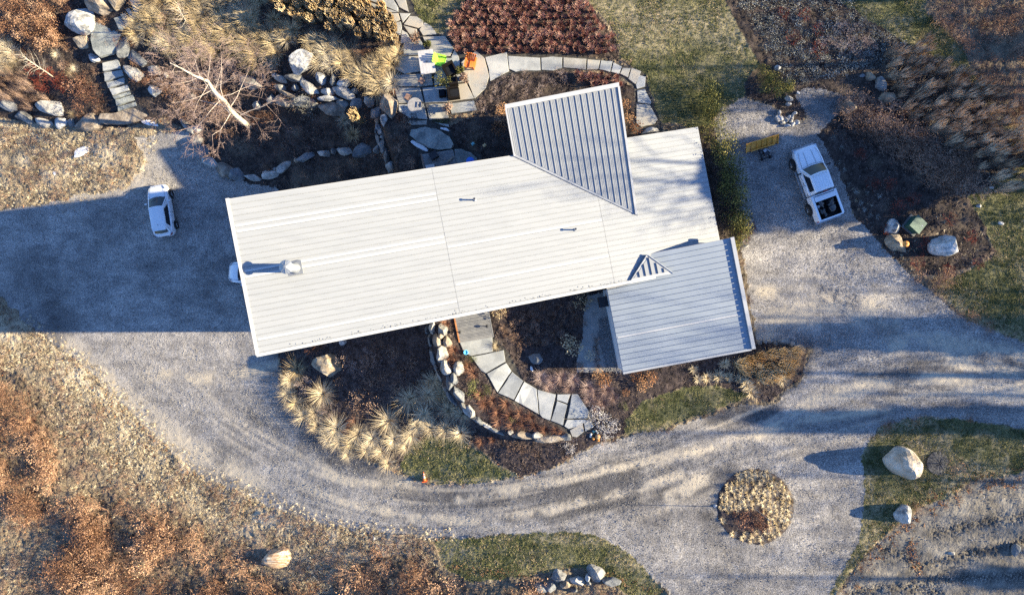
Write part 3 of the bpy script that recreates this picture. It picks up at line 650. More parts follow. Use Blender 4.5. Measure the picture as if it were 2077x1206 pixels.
def window(u0, u1, v0, v1, z0, z1, parent, name='window'):
    """framed window on a wall: u0!=u1 for a south/north wall, v0!=v1 for a west wall"""
    b = MB(); g = MB()
    if u0 != u1:
        cx, cy = (u0+u1)/2, v0; X, Y, _ = uv(cx, cy, 0); b.box((X, Y, (z0+z1)/2), (abs(u1-u0)+.12, .10, z1-z0+.12), TH); g.box((X, Y, (z0+z1)/2), (abs(u1-u0)/2-.06, .13, z1-z0-.04), TH)
        X2, Y2, _ = uv(cx-abs(u1-u0)/4, cy, 0); X3, Y3, _ = uv(cx+abs(u1-u0)/4, cy, 0)
        g = MB(); g.box((X2, Y2, (z0+z1)/2), (abs(u1-u0)/2-.06, .13, z1-z0-.04), TH); g.box((X3, Y3, (z0+z1)/2), (abs(u1-u0)/2-.06, .13, z1-z0-.04), TH)
    else:
        cx, cy = u0, (v0+v1)/2; X, Y, _ = uv(cx, cy, 0); b.box((X, Y, (z0+z1)/2), (.10, abs(v1-v0)+.12, z1-z0+.12), TH); g.box((X, Y, (z0+z1)/2), (.13, abs(v1-v0)-.06, z1-z0-.04), TH)
    w_ = b.build(name, M_trim, parent); g.build('pane', M_glass, w_)
for z0 in (-3.2, -.4, 2.6):
    for vv in (1.6, 4.4, 7.2): window(U0+1.3, U0+1.3, vv-1, vv+1, z0, z0+1.9, house)
for uu_ in (-13, -9.6, -6.2): window(uu_-1.1, uu_+1.1, V0+wi, V0+wi, zm(uu_)-2.6, zm(uu_)-.9, house); window(uu_-1.1, uu_+1.1, V1-wi, V1-wi, zm(uu_)-2.6, zm(uu_)-.9, house)
for uu_ in (-1.5, 5.2): window(uu_-.9, uu_+.9, V0+wi, V0+wi, zm(uu_)-2.2, zm(uu_)-.8, house)
roof = MB().box((0, 0, 0), (.01, .01, .01)).mesh('roof', M_trim)
slabroof = slab('roof', [(U0, V0), (U1, V0), (U1, V1), (U0, V1)], zm, M_trim, house, th=.20, lift=-.025)
vC, vN = None, 12.5
xu = lambda v: (7.75+.1955*U0*1 - 4.2 - .278*(v-9.35))/.1955   # u where the cross roof meets the main roof at v
NP = 27
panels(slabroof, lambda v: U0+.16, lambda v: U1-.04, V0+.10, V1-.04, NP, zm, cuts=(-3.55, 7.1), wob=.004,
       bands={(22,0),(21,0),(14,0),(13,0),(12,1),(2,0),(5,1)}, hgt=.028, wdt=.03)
b = MB()
for (a, c) in (((U0, V0), (U0, V1)), ):
    q = [(U0-.03, V0-.03), (U0+.15, V0-.03), (U0+.15, V1+.03), (U0-.03, V1+.03)]
    b.add([uv(u, v, zm(u)-.22) for u, v in q]+[uv(u, v, zm(u)+.07) for u, v in q], [(0,1,5,4),(1,2,6,5),(2,3,7,6),(3,0,4,7),(4,5,6,7),(3,2,1,0)])
b.build('rake_trim', M_trim, house)
b = MB(); q = [(U0, V0-.12), (U1, V0-.12), (U1, V0+.08), (U0, V0+.08)]
b.add([uv(u, v, zm(u)-.2) for u, v in q]+[uv(u, v, zm(u)+.03) for u, v in q], [(0,1,5,4),(1,2,6,5),(2,3,7,6),(3,0,4,7),(4,5,6,7),(3,2,1,0)])
b.build('eave_trim', M_trim, house)
# cross roof over the north wing; it dies into the main roof along a valley
ul, ur = 1.98, 9.55
va = 9.35-(xu(9.35)-0)*0
def v_val(u): return 9.35+((7.75-.1955*(u-U0))-4.2)/.278
cross = [(ul, v_val(ul)), (ur, v_val(ur)), (ur, vN), (ul, vN)]
cro = slab('cross_roof', [(ul, max(v_val(ul), 9.2)), (ur, v_val(ur)), (ur, vN), (ul, vN)], zc, M_trim, house, th=.16, lift=.06)
nr = 18; us = np.linspace(ul+.06, ur-.1, nr+1)
for i in range(nr):
    a, c = us[i]+.004, us[i+1]-.004; b = MB()
    pp = [(a, v_val(a)+.10), (c, v_val(c)+.10), (c, vN-.28), (a, vN-.28)]
    V = [uv(u, v, zc(u, v)+.062) for u, v in pp]+[uv(u, v, zc(u, v)+.085) for u, v in pp]
    b.add(V, [(0,1,5,4),(1,2,6,5),(2,3,7,6),(3,0,4,7),(4,5,6,7),(3,2,1,0)])
    rib(b, (a+.035, v_val(a)+.12), (a+.035, vN-.28), lambda u, v: zc(u, v)+.085, .045, .052, axis='u')
    for t in (.38, .62):
        um = a+(c-a)*t; rib(b, (um, v_val(um)+.14), (um, vN-.3), lambda u, v: zc(u, v)+.085, .02, .010, axis='u')
    b.build('roof_panel', M_roof, cro)
b = MB()
for q in ([(ul-.04, vN-.26), (ur+.02, vN-.26), (ur+.02, vN), (ul-.04, vN)], [(ul-.06, v_val(ul)-.1), (ul+.05, v_val(ul)-.1), (ul+.05, vN-.262), (ul-.06, vN-.262)],
          [(ur-.09, v_val(ur)), (ur+.05, v_val(ur)), (ur+.05, vN-.262), (ur-.09, vN-.262)]):
    b.add([uv(u, v, zc(u, v)-.12) for u, v in q]+[uv(u, v, zc(u, v)+.17) for u, v in q], [(0,1,5,4),(1,2,6,5),(2,3,7,6),(3,0,4,7),(4,5,6,7),(3,2,1,0)])
b.build('roof_trim', M_trim, cro)
b = MB()
q = [(ul-.1, v_val(ul)-.04), (ur+.1, v_val(ur)-.12), (ur+.1, v_val(ur)+.02), (ul-.1, v_val(ul)+.09)]
b.add([uv(u, v, zm(u)+.01) for u, v in q]+[uv(u, v, max(zm(u), zc(u, v))+.075) for u, v in q], [(0,1,5,4),(1,2,6,5),(2,3,7,6),(3,0,4,7),(4,5,6,7)])
b.build('valley_flashing', M_galv, cro)
# walls of the north wing
wall('wall', (ul+.35, vN-.6), (ul+.35, V1-wi+.02), zc(0, vN-.6)-.12, zc(0, V1)-.14, M_wall, house, zb=-3.5)
wall('wall', (ur-.35, vN-.6), (ul+.62, vN-.6), zc(0, vN-.6)-.12, zc(0, vN-.6)-.12, M_wall, house, zb=-2.5)
wall('wall', (ur-.3, V1-2.2), (ur-.3, vN-.62), zc(0, V1-2.2)-.12, zc(0, vN-.6)-.12, M_wall, house, zb=-1.5)
window(3.6, 7.6, vN-.36, vN-.36, zc(0, vN)-2.4, zc(0, vN)-.8, house)
# chimney with a conical cap and two vent pipes
def roofpt(px, py):
    z = 5.0
    for _ in range(12):
        p = PZ(px, py, z); u = p[0]*UU[0]+p[1]*UU[1]; z = zm(u)
    return PZ(px, py, z)
c0 = roofpt(598, 543.5)
b = MB(); b.box((0, 0, .02), (.98, .86, .14), TH); fb = b
ch = MB().lathe([(.37, 0), (.37, .12), (.29, .22), (.29, 1.52)], 28).build('chimney', M_galv, house, smooth=False, loc=c0)
for f in ch.data.polygons: f.use_smooth = len(f.vertices) == 4
fb.build('chimney_flashing', M_galv, ch)
b = MB().lathe([(.20, 1.50), (.20, 1.66)], 20); b.build('chimney_neck', M_dark, ch)
b = MB(); n = 16; b.lathe([(.42, 1.62), (.43, 1.68), (.05, 1.90)], n)
for k in range(8):
    a = k*math.pi/4; b.tube([(.06*math.cos(a), .06*math.sin(a), 1.905), (.425*math.cos(a), .425*math.sin(a), 1.70)], .012, 4)
b.build('chimney_cap', M_galv, ch)
for px, py in ((963, 405.5), (1166, 466)):
    c1 = roofpt(px, py)
    v_ = MB().lathe([(.10, 0), (.10, .05), (.055, .09), (.055, .52), (.085, .52), (.085, .60)], 14).build('vent_pipe', M_galv, house, loc=c1)
    b = MB(); b.lathe([(.06, .601), (.06, .605)], 10); b.build('pipe_mouth', M_dark, v_)
# leaf litter caught along the lower eave: part of the house's gutter
gl = MB()
for i in range(240):
    u = rng.uniform(U0+2, 9.5); v = V0+.10+abs(rng.normal(0, .09)); s = rng.uniform(.02, .06)
    if math.sin(u*1.3)+math.sin(u*3.1+1) < rng.uniform(-1.6, .6): continue
    x_, y_, z_ = uv(u, v, zm(u)+.045); gl.box((x_, y_, z_), (s, s*.6, .02), rng.uniform(0, 3))
tag(gl.build('gutter_litter', FM['sage'], house), kind='stuff')

# garage -------------------------------------------------------------
gar = empty('garage', 'low garage with a bluish white metal roof at the south east corner of the house', 'garage')
GU0, GU1, GV0, GV1 = 6.6, 15.72, -6.62, 1.15
wall('wall', (GU0+.02, -.75), (GU0+.02, GV0+.12), zg(GU0)-.02, zg(GU0)-.02, M_gwall, gar, zb=-1.2)
wall('wall', (GU0+.27, GV0+.12), (GU1-.3, GV0+.12), zg(GU0)-.1, zg(GU1)-.1, M_gwall, gar, zb=-1.2)
wall('wall', (GU1-.3, GV0+.37), (GU1-.3, GV1-.2), zg(GU1)-.1, zg(GU1)-.1, M_gwall, gar, zb=-.9)
for vv in (-4.9, -1.7):
    b = MB()
    for k in range(4):
        X, Y, _ = uv(GU1-.24, vv, 0); b.box((X, Y, .45+.48*k), (.09, 2.5, .46), TH)
    b.build('garage_door', M_trim, gar)
gro = slab('roof', [(GU0, GV0), (GU1, GV0), (GU1, GV1), (9.8, GV1), (9.8, -.62), (GU0, -.62)], zg, M_trim, gar, th=.16, lift=-.022)
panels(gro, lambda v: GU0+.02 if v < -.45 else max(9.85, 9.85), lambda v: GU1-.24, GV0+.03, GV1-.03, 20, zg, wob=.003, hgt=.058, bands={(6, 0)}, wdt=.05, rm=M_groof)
b = MB(); q = [(GU1-.22, GV0-.02), (GU1+.03, GV0-.02), (GU1+.03, GV1+.02), (GU1-.22, GV1+.02)]
b.add([uv(u, v, zg(u)-.2) for u, v in q]+[uv(u, v, zg(u)+.17) for u, v in q], [(0,1,5,4),(1,2,6,5),(2,3,7,6),(3,0,4,7),(4,5,6,7),(3,2,1,0)])
q = [(GU0, GV0-.10), (GU1-.222, GV0-.10), (GU1-.222, GV0+.015), (GU0, GV0+.015)]
b.add([uv(u, v, zg(u)-.18) for u, v in q]+[uv(u, v, zg(u)+.055) for u, v in q], [(0,1,5,4),(1,2,6,5),(2,3,7,6),(3,0,4,7),(4,5,6,7),(3,2,1,0)])
b.build('roof_trim', M_trim, gar)
# little cricket roof where the two roofs meet
ap = (9.72, 1.12); lf = (8.25, -.42); rt = (11.25, -.50)
zA, zL, zR = 2.92, zm(8.25)+.12, zg(11.25)+.16
def zk(u, v):
    A = np.array([[ap[0], ap[1], 1], [lf[0], lf[1], 1], [rt[0], rt[1], 1]]); s = np.linalg.solve(A, [zA, zL, zR]); return float(s[0]*u+s[1]*v+s[2])
crk = slab('cricket_roof', [lf, rt, ap], zk, M_trim, gar, th=.25)
us = np.linspace(lf[0]+.2, rt[0]-.2, 7)
for i in range(6):
    a, c = us[i]+.006, us[i+1]-.006; top = lambda u: (lf[1]+(ap[1]-lf[1])*(u-lf[0])/(ap[0]-lf[0]) if u < ap[0] else rt[1]+(ap[1]-rt[1])*(rt[0]-u)/(rt[0]-ap[0]))-.18
    bot = lambda u: lf[1]+.10
    if top(a) < bot(a)+.02 and top(c) < bot(c)+.02: continue
    pp = [(a, bot(a)), (c, bot(c)), (c, max(top(c), bot(c)+.01)), (a, max(top(a), bot(a)+.01))]; b = MB()
    V = [uv(u, v, zk(u, v)+.003) for u, v in pp]+[uv(u, v, zk(u, v)+.02) for u, v in pp]
    b.add(V, [(0,1,5,4),(1,2,6,5),(2,3,7,6),(3,0,4,7),(4,5,6,7)])
    if top(a) > bot(a)+.1: rib(b, (a+.03, bot(a)), (a+.03, top(a)), lambda u, v: zk(u, v)+.02, .045, .08, axis='u')
    b.build('roof_panel', M_roof, crk)
b = MB()
for p0, p1 in ((lf, ap), (ap, rt)):
    b.tube([uv(p0[0], p0[1], zk(*p0)+.03), uv(p1[0], p1[1], zk(*p1)+.03)], .045, 6)
b.build('cricket_flashing', M_galv, crk)
X, Y, _ = uv(GU0-.28, -1.55, 0)
cond = empty('wall_unit', 'square black unit fixed against the west wall of the garage', 'wall unit', (X, Y, 1.3), TH)
MB().box((0, 0, 0), (.62, .72, .9)).build('housing', M_dark, cond)
b = MB(); [b.box((0, -.3+.1*k, .455), (.5, .03, .02)) for k in range(7)]; b.build('grille', mat('grille_black', [(.03,.03,.03)], rough=.5), cond)

# ------------------------------------------------------------------ stones
def rockmat(name, cols, **kw): return mat(name, cols, scale=kw.pop('scale', 1.6), bump=.06, bscale=5, fine=.22, fscale=16, rough=.9, detail=9, rnd=.12, **kw)
RM = {'grey': rockmat('grey_stone', [(.09,.09,.09),(.18,.175,.165),(.28,.27,.25)]),
      'pale': rockmat('pale_stone', [(.20,.185,.165),(.33,.31,.28),(.46,.43,.39)]),
      'white': rockmat('white_stone', [(.15,.15,.15),(.36,.355,.34),(.52,.505,.49)], scale=2.4),
      'tan': rockmat('tan_stone', [(.15,.115,.08),(.26,.205,.145),(.37,.31,.23)]),
      'brown': rockmat('brown_stone', [(.15,.12,.095),(.25,.205,.16),(.34,.29,.235)]),
      'slate': rockmat('slate_stone', [(.10,.105,.11),(.155,.16,.165),(.22,.22,.215)]),
      'cream': rockmat('cream_stone', [(.30,.22,.15),(.44,.36,.27),(.54,.47,.38)], scale=1.0),
      'rusty': mat('rust_banded_stone', [(.60,.45,.26),(.62,.55,.42),(.30,.17,.09),(.60,.42,.24),(.66,.60,.48)], scale=1.3, bump=.06, bscale=5, rough=.9, stretch=(.4, 3.2, 1), lohi=(.3,.7))}
import bmesh
def rock_mesh(name, a, b_, h, seed, m, sub=3, cuts=9, lump=.12, lo=.50):
    r = np.random.default_rng(seed); bm = bmesh.new(); bmesh.ops.create_icosphere(bm, subdivisions=sub, radius=1)
    V = np.array([v.co[:] for v in bm.verts]); bm.verts.ensure_lookup_table()
    for _ in range(cuts):
        d = r.normal(0, 1, 3); d[2] = d[2]*.7+.1; d /= np.linalg.norm(d); lim = r.uniform(lo, max(.84, lo+.12))
        s = V@d; V = V - np.outer(np.maximum(s-lim, 0), d)*.92
    f = r.uniform(1.5, 3, (3, 3)); ph = r.uniform(0, 6, 3)
    n_ = sum(np.sin(V@f[i]*2+ph[i]) for i in range(3))/3
    V = V*(1+lump*n_[:, None]*.5+r.normal(0, .012, len(V))[:, None])
    V[:, 2] = np.where(V[:, 2] < 0, V[:, 2]*.35, V[:, 2])
    V[:, :2] -= (V[:, :2].max(0)+V[:, :2].min(0))/2; V[:, :2] /= np.abs(V[:, :2]).max(0); V *= np.array([a, b_, h/max(.3, V[:, 2].max())])
    for v, co in zip(bm.verts, V): v.co = co
    me = bpy.data.meshes.new(name); bm.to_mesh(me); bm.free(); me.materials.append(m); me.update()
    me.polygons.foreach_set('use_smooth', [sub > 2 and False]*len(me.polygons)); return me
RS = [100]
def stone(px, py, rx, ry, ang=0, kind='grey', h=None, parent=None, name='stone', label=None, cat=None, group=None, sub=None, sink=.0, cuts=13):
    RS[0] += 1; s = mpp(px, py); a, b_ = rx*s*1.08, ry*s*1.08; h = h if h else min(a, b_)*1.0+.06
    hh = h*.5
    p = P(px, py, 0); x, y, z = p; q = 1-hh/(H0-z)*.6   # its middle height is what the photo shows at that pixel
    me = rock_mesh(name, a*q, b_*q, h, RS[0], RM[kind], sub or (3 if max(rx, ry) > 14 else 2), cuts, lo=.5 if cuts != 22 else .76)
    o = obj(name, me, None, (x*q, y*q, z-sink)); o.rotation_euler = (0, 0, -R(ang))
    if parent: o.parent = parent
    return tag(o, label, cat, group)
# single boulders
B = [
 (163,42,27,25,0,'white',1.1,'large whitish boulder left of the round stepping slab near the top left corner'),
 (200,6,24,20,0,'brown',1.1,'half shaded boulder at the top edge above the round stepping slab'),
 (237,4,17,15,0,'tan',.9,'tan boulder at the top edge beside the upper stone steps'),
 (166,84,17,13,0,'tan',.5,'smooth tan stone just below the large whitish boulder'),
 (188,117,15,8,35,'white',.35,'small white oblong slab stone left of the lower steps'),
 (251,95,12,22,12,'slate',.5,'upright oval slate grey boulder at the right of the stepping slab'),
 (277,116,24,12,38,'slate',.3,'flat grey slab tilted beside the oval slate boulder'),
 (270,147,21,12,33,'pale',.55,'pale pointed boulder right of the lower steps'),
 (313,140,13,10,20,'grey',.4,'rounded grey stone half hidden by brown brush at the foot of the birch'),
 (337,152,5,6,0,'pale',.2,'tiny pale stone under the upper birch branches'),
 (313,183,14,11,30,'white',.5,'bluish white boulder in shade between steps and birch'),
 (15,212,19,12,35,'grey',.6,'shaded bluish boulder at the left edge of the picture'),
 (50,235,20,12,20,'grey',.55,'shaded grey boulder second from the left edge'),
 (98,216,29,15,8,'pale',.8,'large pale green grey boulder above the lower stone row'),
 (90,250,20,9,10,'pale',.45,'low pale stone below the large pale green grey boulder'),
 (122,250,14,12,10,'white',.5,'white topped stone left of the small blue stone'),
 (145,249,7,8,0,'slate',.3,'small blue grey stone wedged between two bigger ones'),
 (177,245,29,19,-8,'brown',.7,'big brown grey boulder left of the wide landing rock'),
 (210,246,9,5,8,'pale',.3,'small cream stone lying on the wide landing rock'),
 (614,125,25,20,-15,'white',1.0,'white veined boulder standing in the straw grass'),
 (508,167,26,12,12,'grey',.6,'long grey rock behind the birch crown'),
 (389,196,11,8,10,'grey',.4,'round grey stone under the left birch branches'),
 (788,214,18,26,-8,'brown',.9,'big two toned boulder at the lower left corner of the patio'),
 (765,226,14,15,10,'slate',.7,'blue grey boulder left of the big two toned one'),
 (664,741,30,22,8,'tan',1.1,'big tan boulder in the bed by the south west roof corner'),
 (695,692,8,9,0,'pale',.6,'pale stone peeking from under the south eave'),
 (1086,727,14,13,30,'slate',.5,'flat slate boulder in the dark courtyard garden'),
 (1834,937,32,28,10,'cream',2.0,'huge cream boulder on the lawn beside the mulch ring'),
 (1834,1042,17,14,-35,'white',1.15,'snow dusted pale boulder at the corner of lawn and bare soil'),
 (2060,1115,8,12,10,'slate',.4,'grey block half in shade at the right edge of the bare soil'),
 (1930,1122,7,4,0,'pale',.15,'small flat white stone lying on the bare soil'),
 (562,1130,32,20,0,'rusty',.8,'rust banded pale boulder at the bottom left among dry leaves'),
 (1507,434,14,12,35,'pale',.8,'pale squared boulder at the end of the evergreen hedge'),
 (1724,217,16,16,35,'tan',.9,'tan boulder behind brown brush near the black drum'),
 (1750,153,6,4,0,'slate',.2,'small flat slate stone left of the row of three boulders'),
 (1767,155,10,8,20,'tan',.5,'upper tan boulder of the row in the north east bed'),
 (1786,172,9,15,-30,'grey',.6,'middle grey boulder of the row in the north east bed'),
 (1800,197,14,12,0,'tan',.8,'lower boulder of the north east row with white patch on top'),
 (1601,200,8,6,20,'pale',.35,'pale stone beside the small evergreen at the parking spur'),
 (1599,211,6,4,0,'pale',.25,'small pale stone just below its twin at the parking spur'),
 (1577,137,7,6,0,'white',.4,'small white boulder at the corner of lawn and north east bed'),
 (1814,459,15,15,0,'white',.9,'whitish boulder left of the green utility box'),
 (1825,492,25,18,30,'tan',.95,'flat topped tan boulder carrying the orange pumpkin'),
 (1921,501,27,26,-40,'white',1.5,'large white boulder right of the pumpkin boulder'),
 (1512,499,6,3,-30,'pale',.2,'small white stone at the south end of the evergreen hedge'),
 (1451,1025,4,3,0,'white',.15,'small white stone at the left rim of the round bed'),
 (1318,265,17,7,-5,'pale',.35,'pale grey rock where the slab path meets the roof'),
 (2012,380,5,3,0,'white',.2,'small white stone on the dark lawn at the right'),
 (1985,417,5,4,0,'white',.2,'white stone at the rim of the dark right hand lawn'),
 (2030,452,5,4,0,'white',.2,'white stone lowest of three on the dark right hand lawn'),
 (760,1090,4,4,0,'pale',.2,'tiny white stone in the brush below the driveway bend'),
 (1619,188,4,3,0,'white',.15,'tiny white stone at the tip of the gravel spur')]
for (px, py, rx, ry, an, kd, h, lb) in B:
    stone(px, py, rx, ry, an, kd, h, cuts=22 if kd == 'cream' else 13, name='boulder' if max(rx, ry) > 9 else 'garden_stone', label=lb, cat='boulder' if max(rx, ry) > 9 else 'stone')
def stone_set(name, label, cat, lst, hh=.5, kinds=('grey', 'slate', 'pale')):
    x0, y0 = lst[0][:2]; e = empty(name, label, cat)
    for i, t in enumerate(lst):
        px, py, rx, ry = t[:4]; rx *= 1.13; ry *= 1.13; an = t[4] if len(t) > 4 else 0; kd = t[5] if len(t) > 5 else kinds[i % len(kinds)]
        h = t[6] if len(t) > 6 else hh
        stone(px, py, rx, ry, an, kd, h, parent=e)
    return e
stone_set('stone_edging', 'row of grey stones edging the bed under the birch along the parking area', 'stone edging',
 [(374,250,14,6,50),(388,263,11,8),(402,262,9,7),(400,284,10,11),(410,307,13,13),(427,328,15,8,25),(453,343,15,14,30,'brown'),(480,353,14,13),(514,360,15,6,10),(551,352,18,8,-10,'pale'),(558,343,6,4),(578,337,16,8,-28,'pale'),(601,324,5,5,0,'brown'),(622,317,18,7,-22,'slate'),(660,311,14,6,8),(677,307,5,6),(701,307,17,7,6,'pale'),(738,303,20,12,-8,'slate'),(765,302,8,8)], .45)
stone_set('rock_terrace', 'terraced field stones between the straw grass and the birch bed', 'rockery',
 [(535,157,4,6),(557,152,7,5,0,'pale'),(570,160,12,6,20,'pale'),(600,157,19,7,8,'grey'),(650,158,12,9,32,'white'),(675,160,6,11,0,'grey'),(697,168,12,8,15,'white'),(627,178,19,9,38,'pale'),(664,185,12,8,5,'pale'),(698,188,22,9,22,'pale'),(568,177,11,6,10,'grey'),(598,177,8,6,0,'slate'),(577,205,19,9,18,'brown'),(590,193,24,5,18,'brown'),(665,200,19,5,3,'white'),(694,209,12,7,15,'grey'),(620,205,26,10,5,'grey'),(682,221,32,12,6,'brown'),(550,200,9,8,0,'slate'),(748,205,11,10,20,'pale'),(722,208,11,9,0,'slate'),(521,212,8,8,0,'grey'),(720,184,6,5,0,'grey')], .45)
stone_set('stone_wall', 'narrow dry stone wall running down from the patio corner to the house', 'stone wall',
 [(778,244,8,10,10,'white'),(766,244,5,6,0,'brown'),(767,258,6,7,0,'white'),(774,269,8,7,20,'white'),(777,279,6,4,0,'white'),(768,284,5,12,-12,'grey',.7),(778,298,7,13,-14,'grey',.7),(786,317,8,17,-12,'grey',.8),(793,338,9,10,-10,'pale',.8),(764,264,3,6,0,'slate')], .55)
stone_set('retaining_wall', 'curved dry stone retaining wall along the south entry garden', 'retaining wall',
 [(868,667,5,9,0,'slate'),(878,664,8,12,0,'pale'),(898,670,9,12,-5,'grey'),(873,689,5,13,-5,'grey'),(887,690,9,12,-5,'brown'),(894,681,6,5,0,'brown'),(907,692,8,11,-5,'brown'),(880,726,7,17,-15,'slate'),(896,717,11,14,-15,'pale'),(903,746,9,14,-20,'pale'),(892,760,5,15,-18,'brown'),(911,776,7,13,-15,'slate'),(921,769,6,12,-10,'slate'),(930,747,11,13,10,'pale'),(931,800,16,8,48,'slate'),(918,806,8,15,-40,'slate'),(951,833,15,8,48,'pale'),(938,822,9,5,48,'grey'),(968,849,14,6,35,'slate'),(985,861,16,5,30,'pale'),(1008,874,14,5,25,'grey'),(1036,877,5,5,0,'pale'),(1060,882,20,7,6,'brown'),(1091,882,10,6,0,'pale'),(1118,889,29,7,-3,'brown'),(1146,886,10,6,-10,'grey'),(903,786,5,10,-20,'brown'),(885,745,4,9,-15,'grey')], .55)
stone_set('garage_stone_row', 'short row of round stones at the south east corner of the garage', 'stone edging',
 [(1541,694,5,4),(1552,693,4,4),(1561,692,5,4),(1573,697,4,4),(1590,693,16,5,-3,'grey'),(1607,697,4,4)], .2)
stone_set('stone_outcrop', 'cluster of grey stones at the bottom edge below the green lawn', 'rockery',
 [(1134,1170,13,12,20,'grey'),(1118,1187,10,14,15,'slate'),(1148,1183,11,8,-25,'tan'),(1174,1178,16,8,-5,'pale'),(1192,1171,5,6,0,'white'),(1209,1163,18,13,25,'grey'),(1240,1178,18,7,12,'slate'),(1099,1192,12,9,0,'slate'),(1193,1181,5,5,0,'grey'),(1164,1196,6,5,0,'grey')], .6)
stone_set('rock_pile', 'loose pile of white and grey rocks at the edge of the gravel parking spur', 'rock pile',
 [(1576,241,4,7,-10,'pale'),(1582,240,6,6,0,'white'),(1594,242,5,6,0,'pale'),(1600,239,4,6,0,'pale'),(1606,238,3,7,10,'pale'),(1616,248,6,5,0,'white'),(1608,252,5,4,0,'white'),(1588,248,5,4,0,'pale'),(1598,254,6,3,0,'white'),(1604,246,4,4,0,'pale'),(1580,229,3,5,0,'pale'),(1612,229,4,3,0,'pale')], .3)

# ------------------------------------------------------------------ flagstones, steps, decks
SM = [mat('bluestone', [(.25,.255,.25),(.33,.335,.325),(.405,.40,.375)], scale=1.1, bump=.008, bscale=14, fine=.08, fscale=30, rough=.75, rnd=.25),
      mat('buff_bluestone', [(.27,.255,.225),(.345,.33,.295),(.40,.35,.28)], scale=.9, bump=.008, bscale=14, fine=.08, fscale=30, rough=.75, rnd=.25),
      mat('weathered_slab', [(.13,.14,.135),(.22,.23,.215),(.31,.32,.29)], scale=1.2, bump=.02, bscale=8, fine=.2, fscale=20, rough=.85, rnd=.1)]
def flag(poly, parent=None, th=.07, m=None, name='flagstone', inset=.8, lift=.05, flat=False, jit=.6, z=None):
    cx = sum(p[0] for p in poly)/len(poly); cy = sum(p[1] for p in poly)/len(poly); pts = []
    n = len(poly)
    for i in range(n):
        (x0, y0), (x1, y1) = poly[i], poly[(i+1) % n]; L_ = math.hypot(x1-x0, y1-y0); k = max(1, int(L_/9))
        for j in range(k):
            t = j/k; x, y = x0+(x1-x0)*t, y0+(y1-y0)*t
            if j: x += random.uniform(-jit, jit); y += random.uniform(-jit, jit)
            d = math.hypot(x-cx, y-cy)+1e-6; x -= (x-cx)/d*inset; y -= (y-cy)/d*inset; pts.append((x, y))
    P3 = [P(x, y, lift) for x, y in pts]
    zc_ = float(zf(cx, cy))+lift if z is None else z
    zz = [zc_ if flat else p[2] for p in P3]
    xy = [((p[0], p[1])) for p in P3][::-1]; zz = zz[::-1]
    o0 = P(cx, cy, 0)
    b = MB(); b.prism([(x-o0[0], y-o0[1]) for x, y in xy], [q-th-.25-o0[2] for q in zz], [q-o0[2] for q in zz], chamfer=.012)
    o = b.build(name, m or SM[random.choice((0, 0, 1))], None, loc=o0)
    if parent: o.parent = parent
    return o
Zq = lambda pts: [(520+x/3.994, y/3.994) for x, y in pts]
patio = empty('flagstone_patio', None, None); patio['kind'] = 'structure'; del_ = patio
for k_, pz in enumerate([
 [(930,-60),(1080,-60),(1150,60),(1150,98),(1060,60),(900,-5)], [(1090,-60),(1200,-60),(1235,100),(1158,62)], [(900,12),(1050,62),(1150,100),(1055,102),(1000,108)],
 [(1060,106),(1150,105),(1168,162),(1120,183),(1070,188)], [(1157,104),(1250,108),(1220,148),(1185,185),(1172,152)], [(1240,128),(1300,133),(1355,168),(1350,213),(1310,230),(1192,198),(1222,155)],
 [(1066,195),(1170,172),(1180,220),(1165,290),(1120,260)], [(1190,205),(1300,235),(1310,285),(1262,308),(1225,262)], [(1175,240),(1220,265),(1250,318),(1280,338),(1165,355)],
 [(1362,178),(1420,210),(1465,280),(1348,290),(1318,240)], [(1190,352),(1330,322),(1378,408),(1380,442),(1190,450)], [(1345,297),(1530,290),(1600,390),(1570,458),(1420,460),(1385,380)],
 [(1603,400),(1640,458),(1652,515),(1575,465)], [(1180,457),(1420,450),(1450,560),(1200,600),(1120,560)], [(1425,465),(1640,468),(1658,558),(1600,598),(1455,600)],
 [(1110,610),(1420,590),(1433,690),(1335,703),(1110,698)], [(1440,605),(1660,572),(1700,658),(1560,680),(1440,690)], [(1110,707),(1330,710),(1358,828),(1150,838)],
 [(1342,712),(1540,692),(1553,828),(1365,833)], [(1547,692),(1702,670),(1765,798),(1555,828)], [(1150,845),(1360,840),(1388,968),(1240,958),(1150,900)],
 [(1370,842),(1540,837),(1560,958),(1400,973)], [(1552,837),(1765,815),(1788,893),(1580,923)], [(1657,500),(1780,408),(1850,470),(1888,620),(1860,718),(1768,800),(1707,658),(1667,570)],
 [(1852,462),(2030,418),(2050,578),(1893,660),(1880,560)], [(1230,975),(1385,975),(1380,1010),(1250,1015)], [(1440,990),(1560,1005),(1565,1030),(1500,1015)]]):
    flag(Zq(pz), patio, flat=False, jit=.3, inset=.7, m=SM[k_ % 2])
path_n = empty('slab_path', None, None); path_n['kind'] = 'structure'
for k_, pz in enumerate([
 [(1030,113),(1096,117),(1097,143),(1065,144),(1045,146),(1032,140)], [(1097,117),(1120,114),(1141,116),(1141,138),(1122,144),(1098,142)], [(1142,116),(1190,119),(1189,142),(1142,137)],
 [(1191,120),(1218,122),(1214,141),(1190,142)], [(1219,122),(1243,124),(1238,147),(1215,141)], [(1244,126),(1262,135),(1256,151),(1239,146)], [(1263,137),(1280,138),(1274,158),(1257,150)],
 [(1281,137),(1301,144),(1294,165),(1288,171),(1274,160)], [(1296,152),(1310,155),(1309,176),(1292,181),(1289,172)], [(1292,183),(1308,180),(1322,207),(1320,212),(1293,208)],
 [(1291,210),(1318,212),(1335,242),(1328,252),(1300,258),(1290,250)]]): flag(pz, path_n, m=SM[(k_//2) % 2], jit=.4, lift=.06)
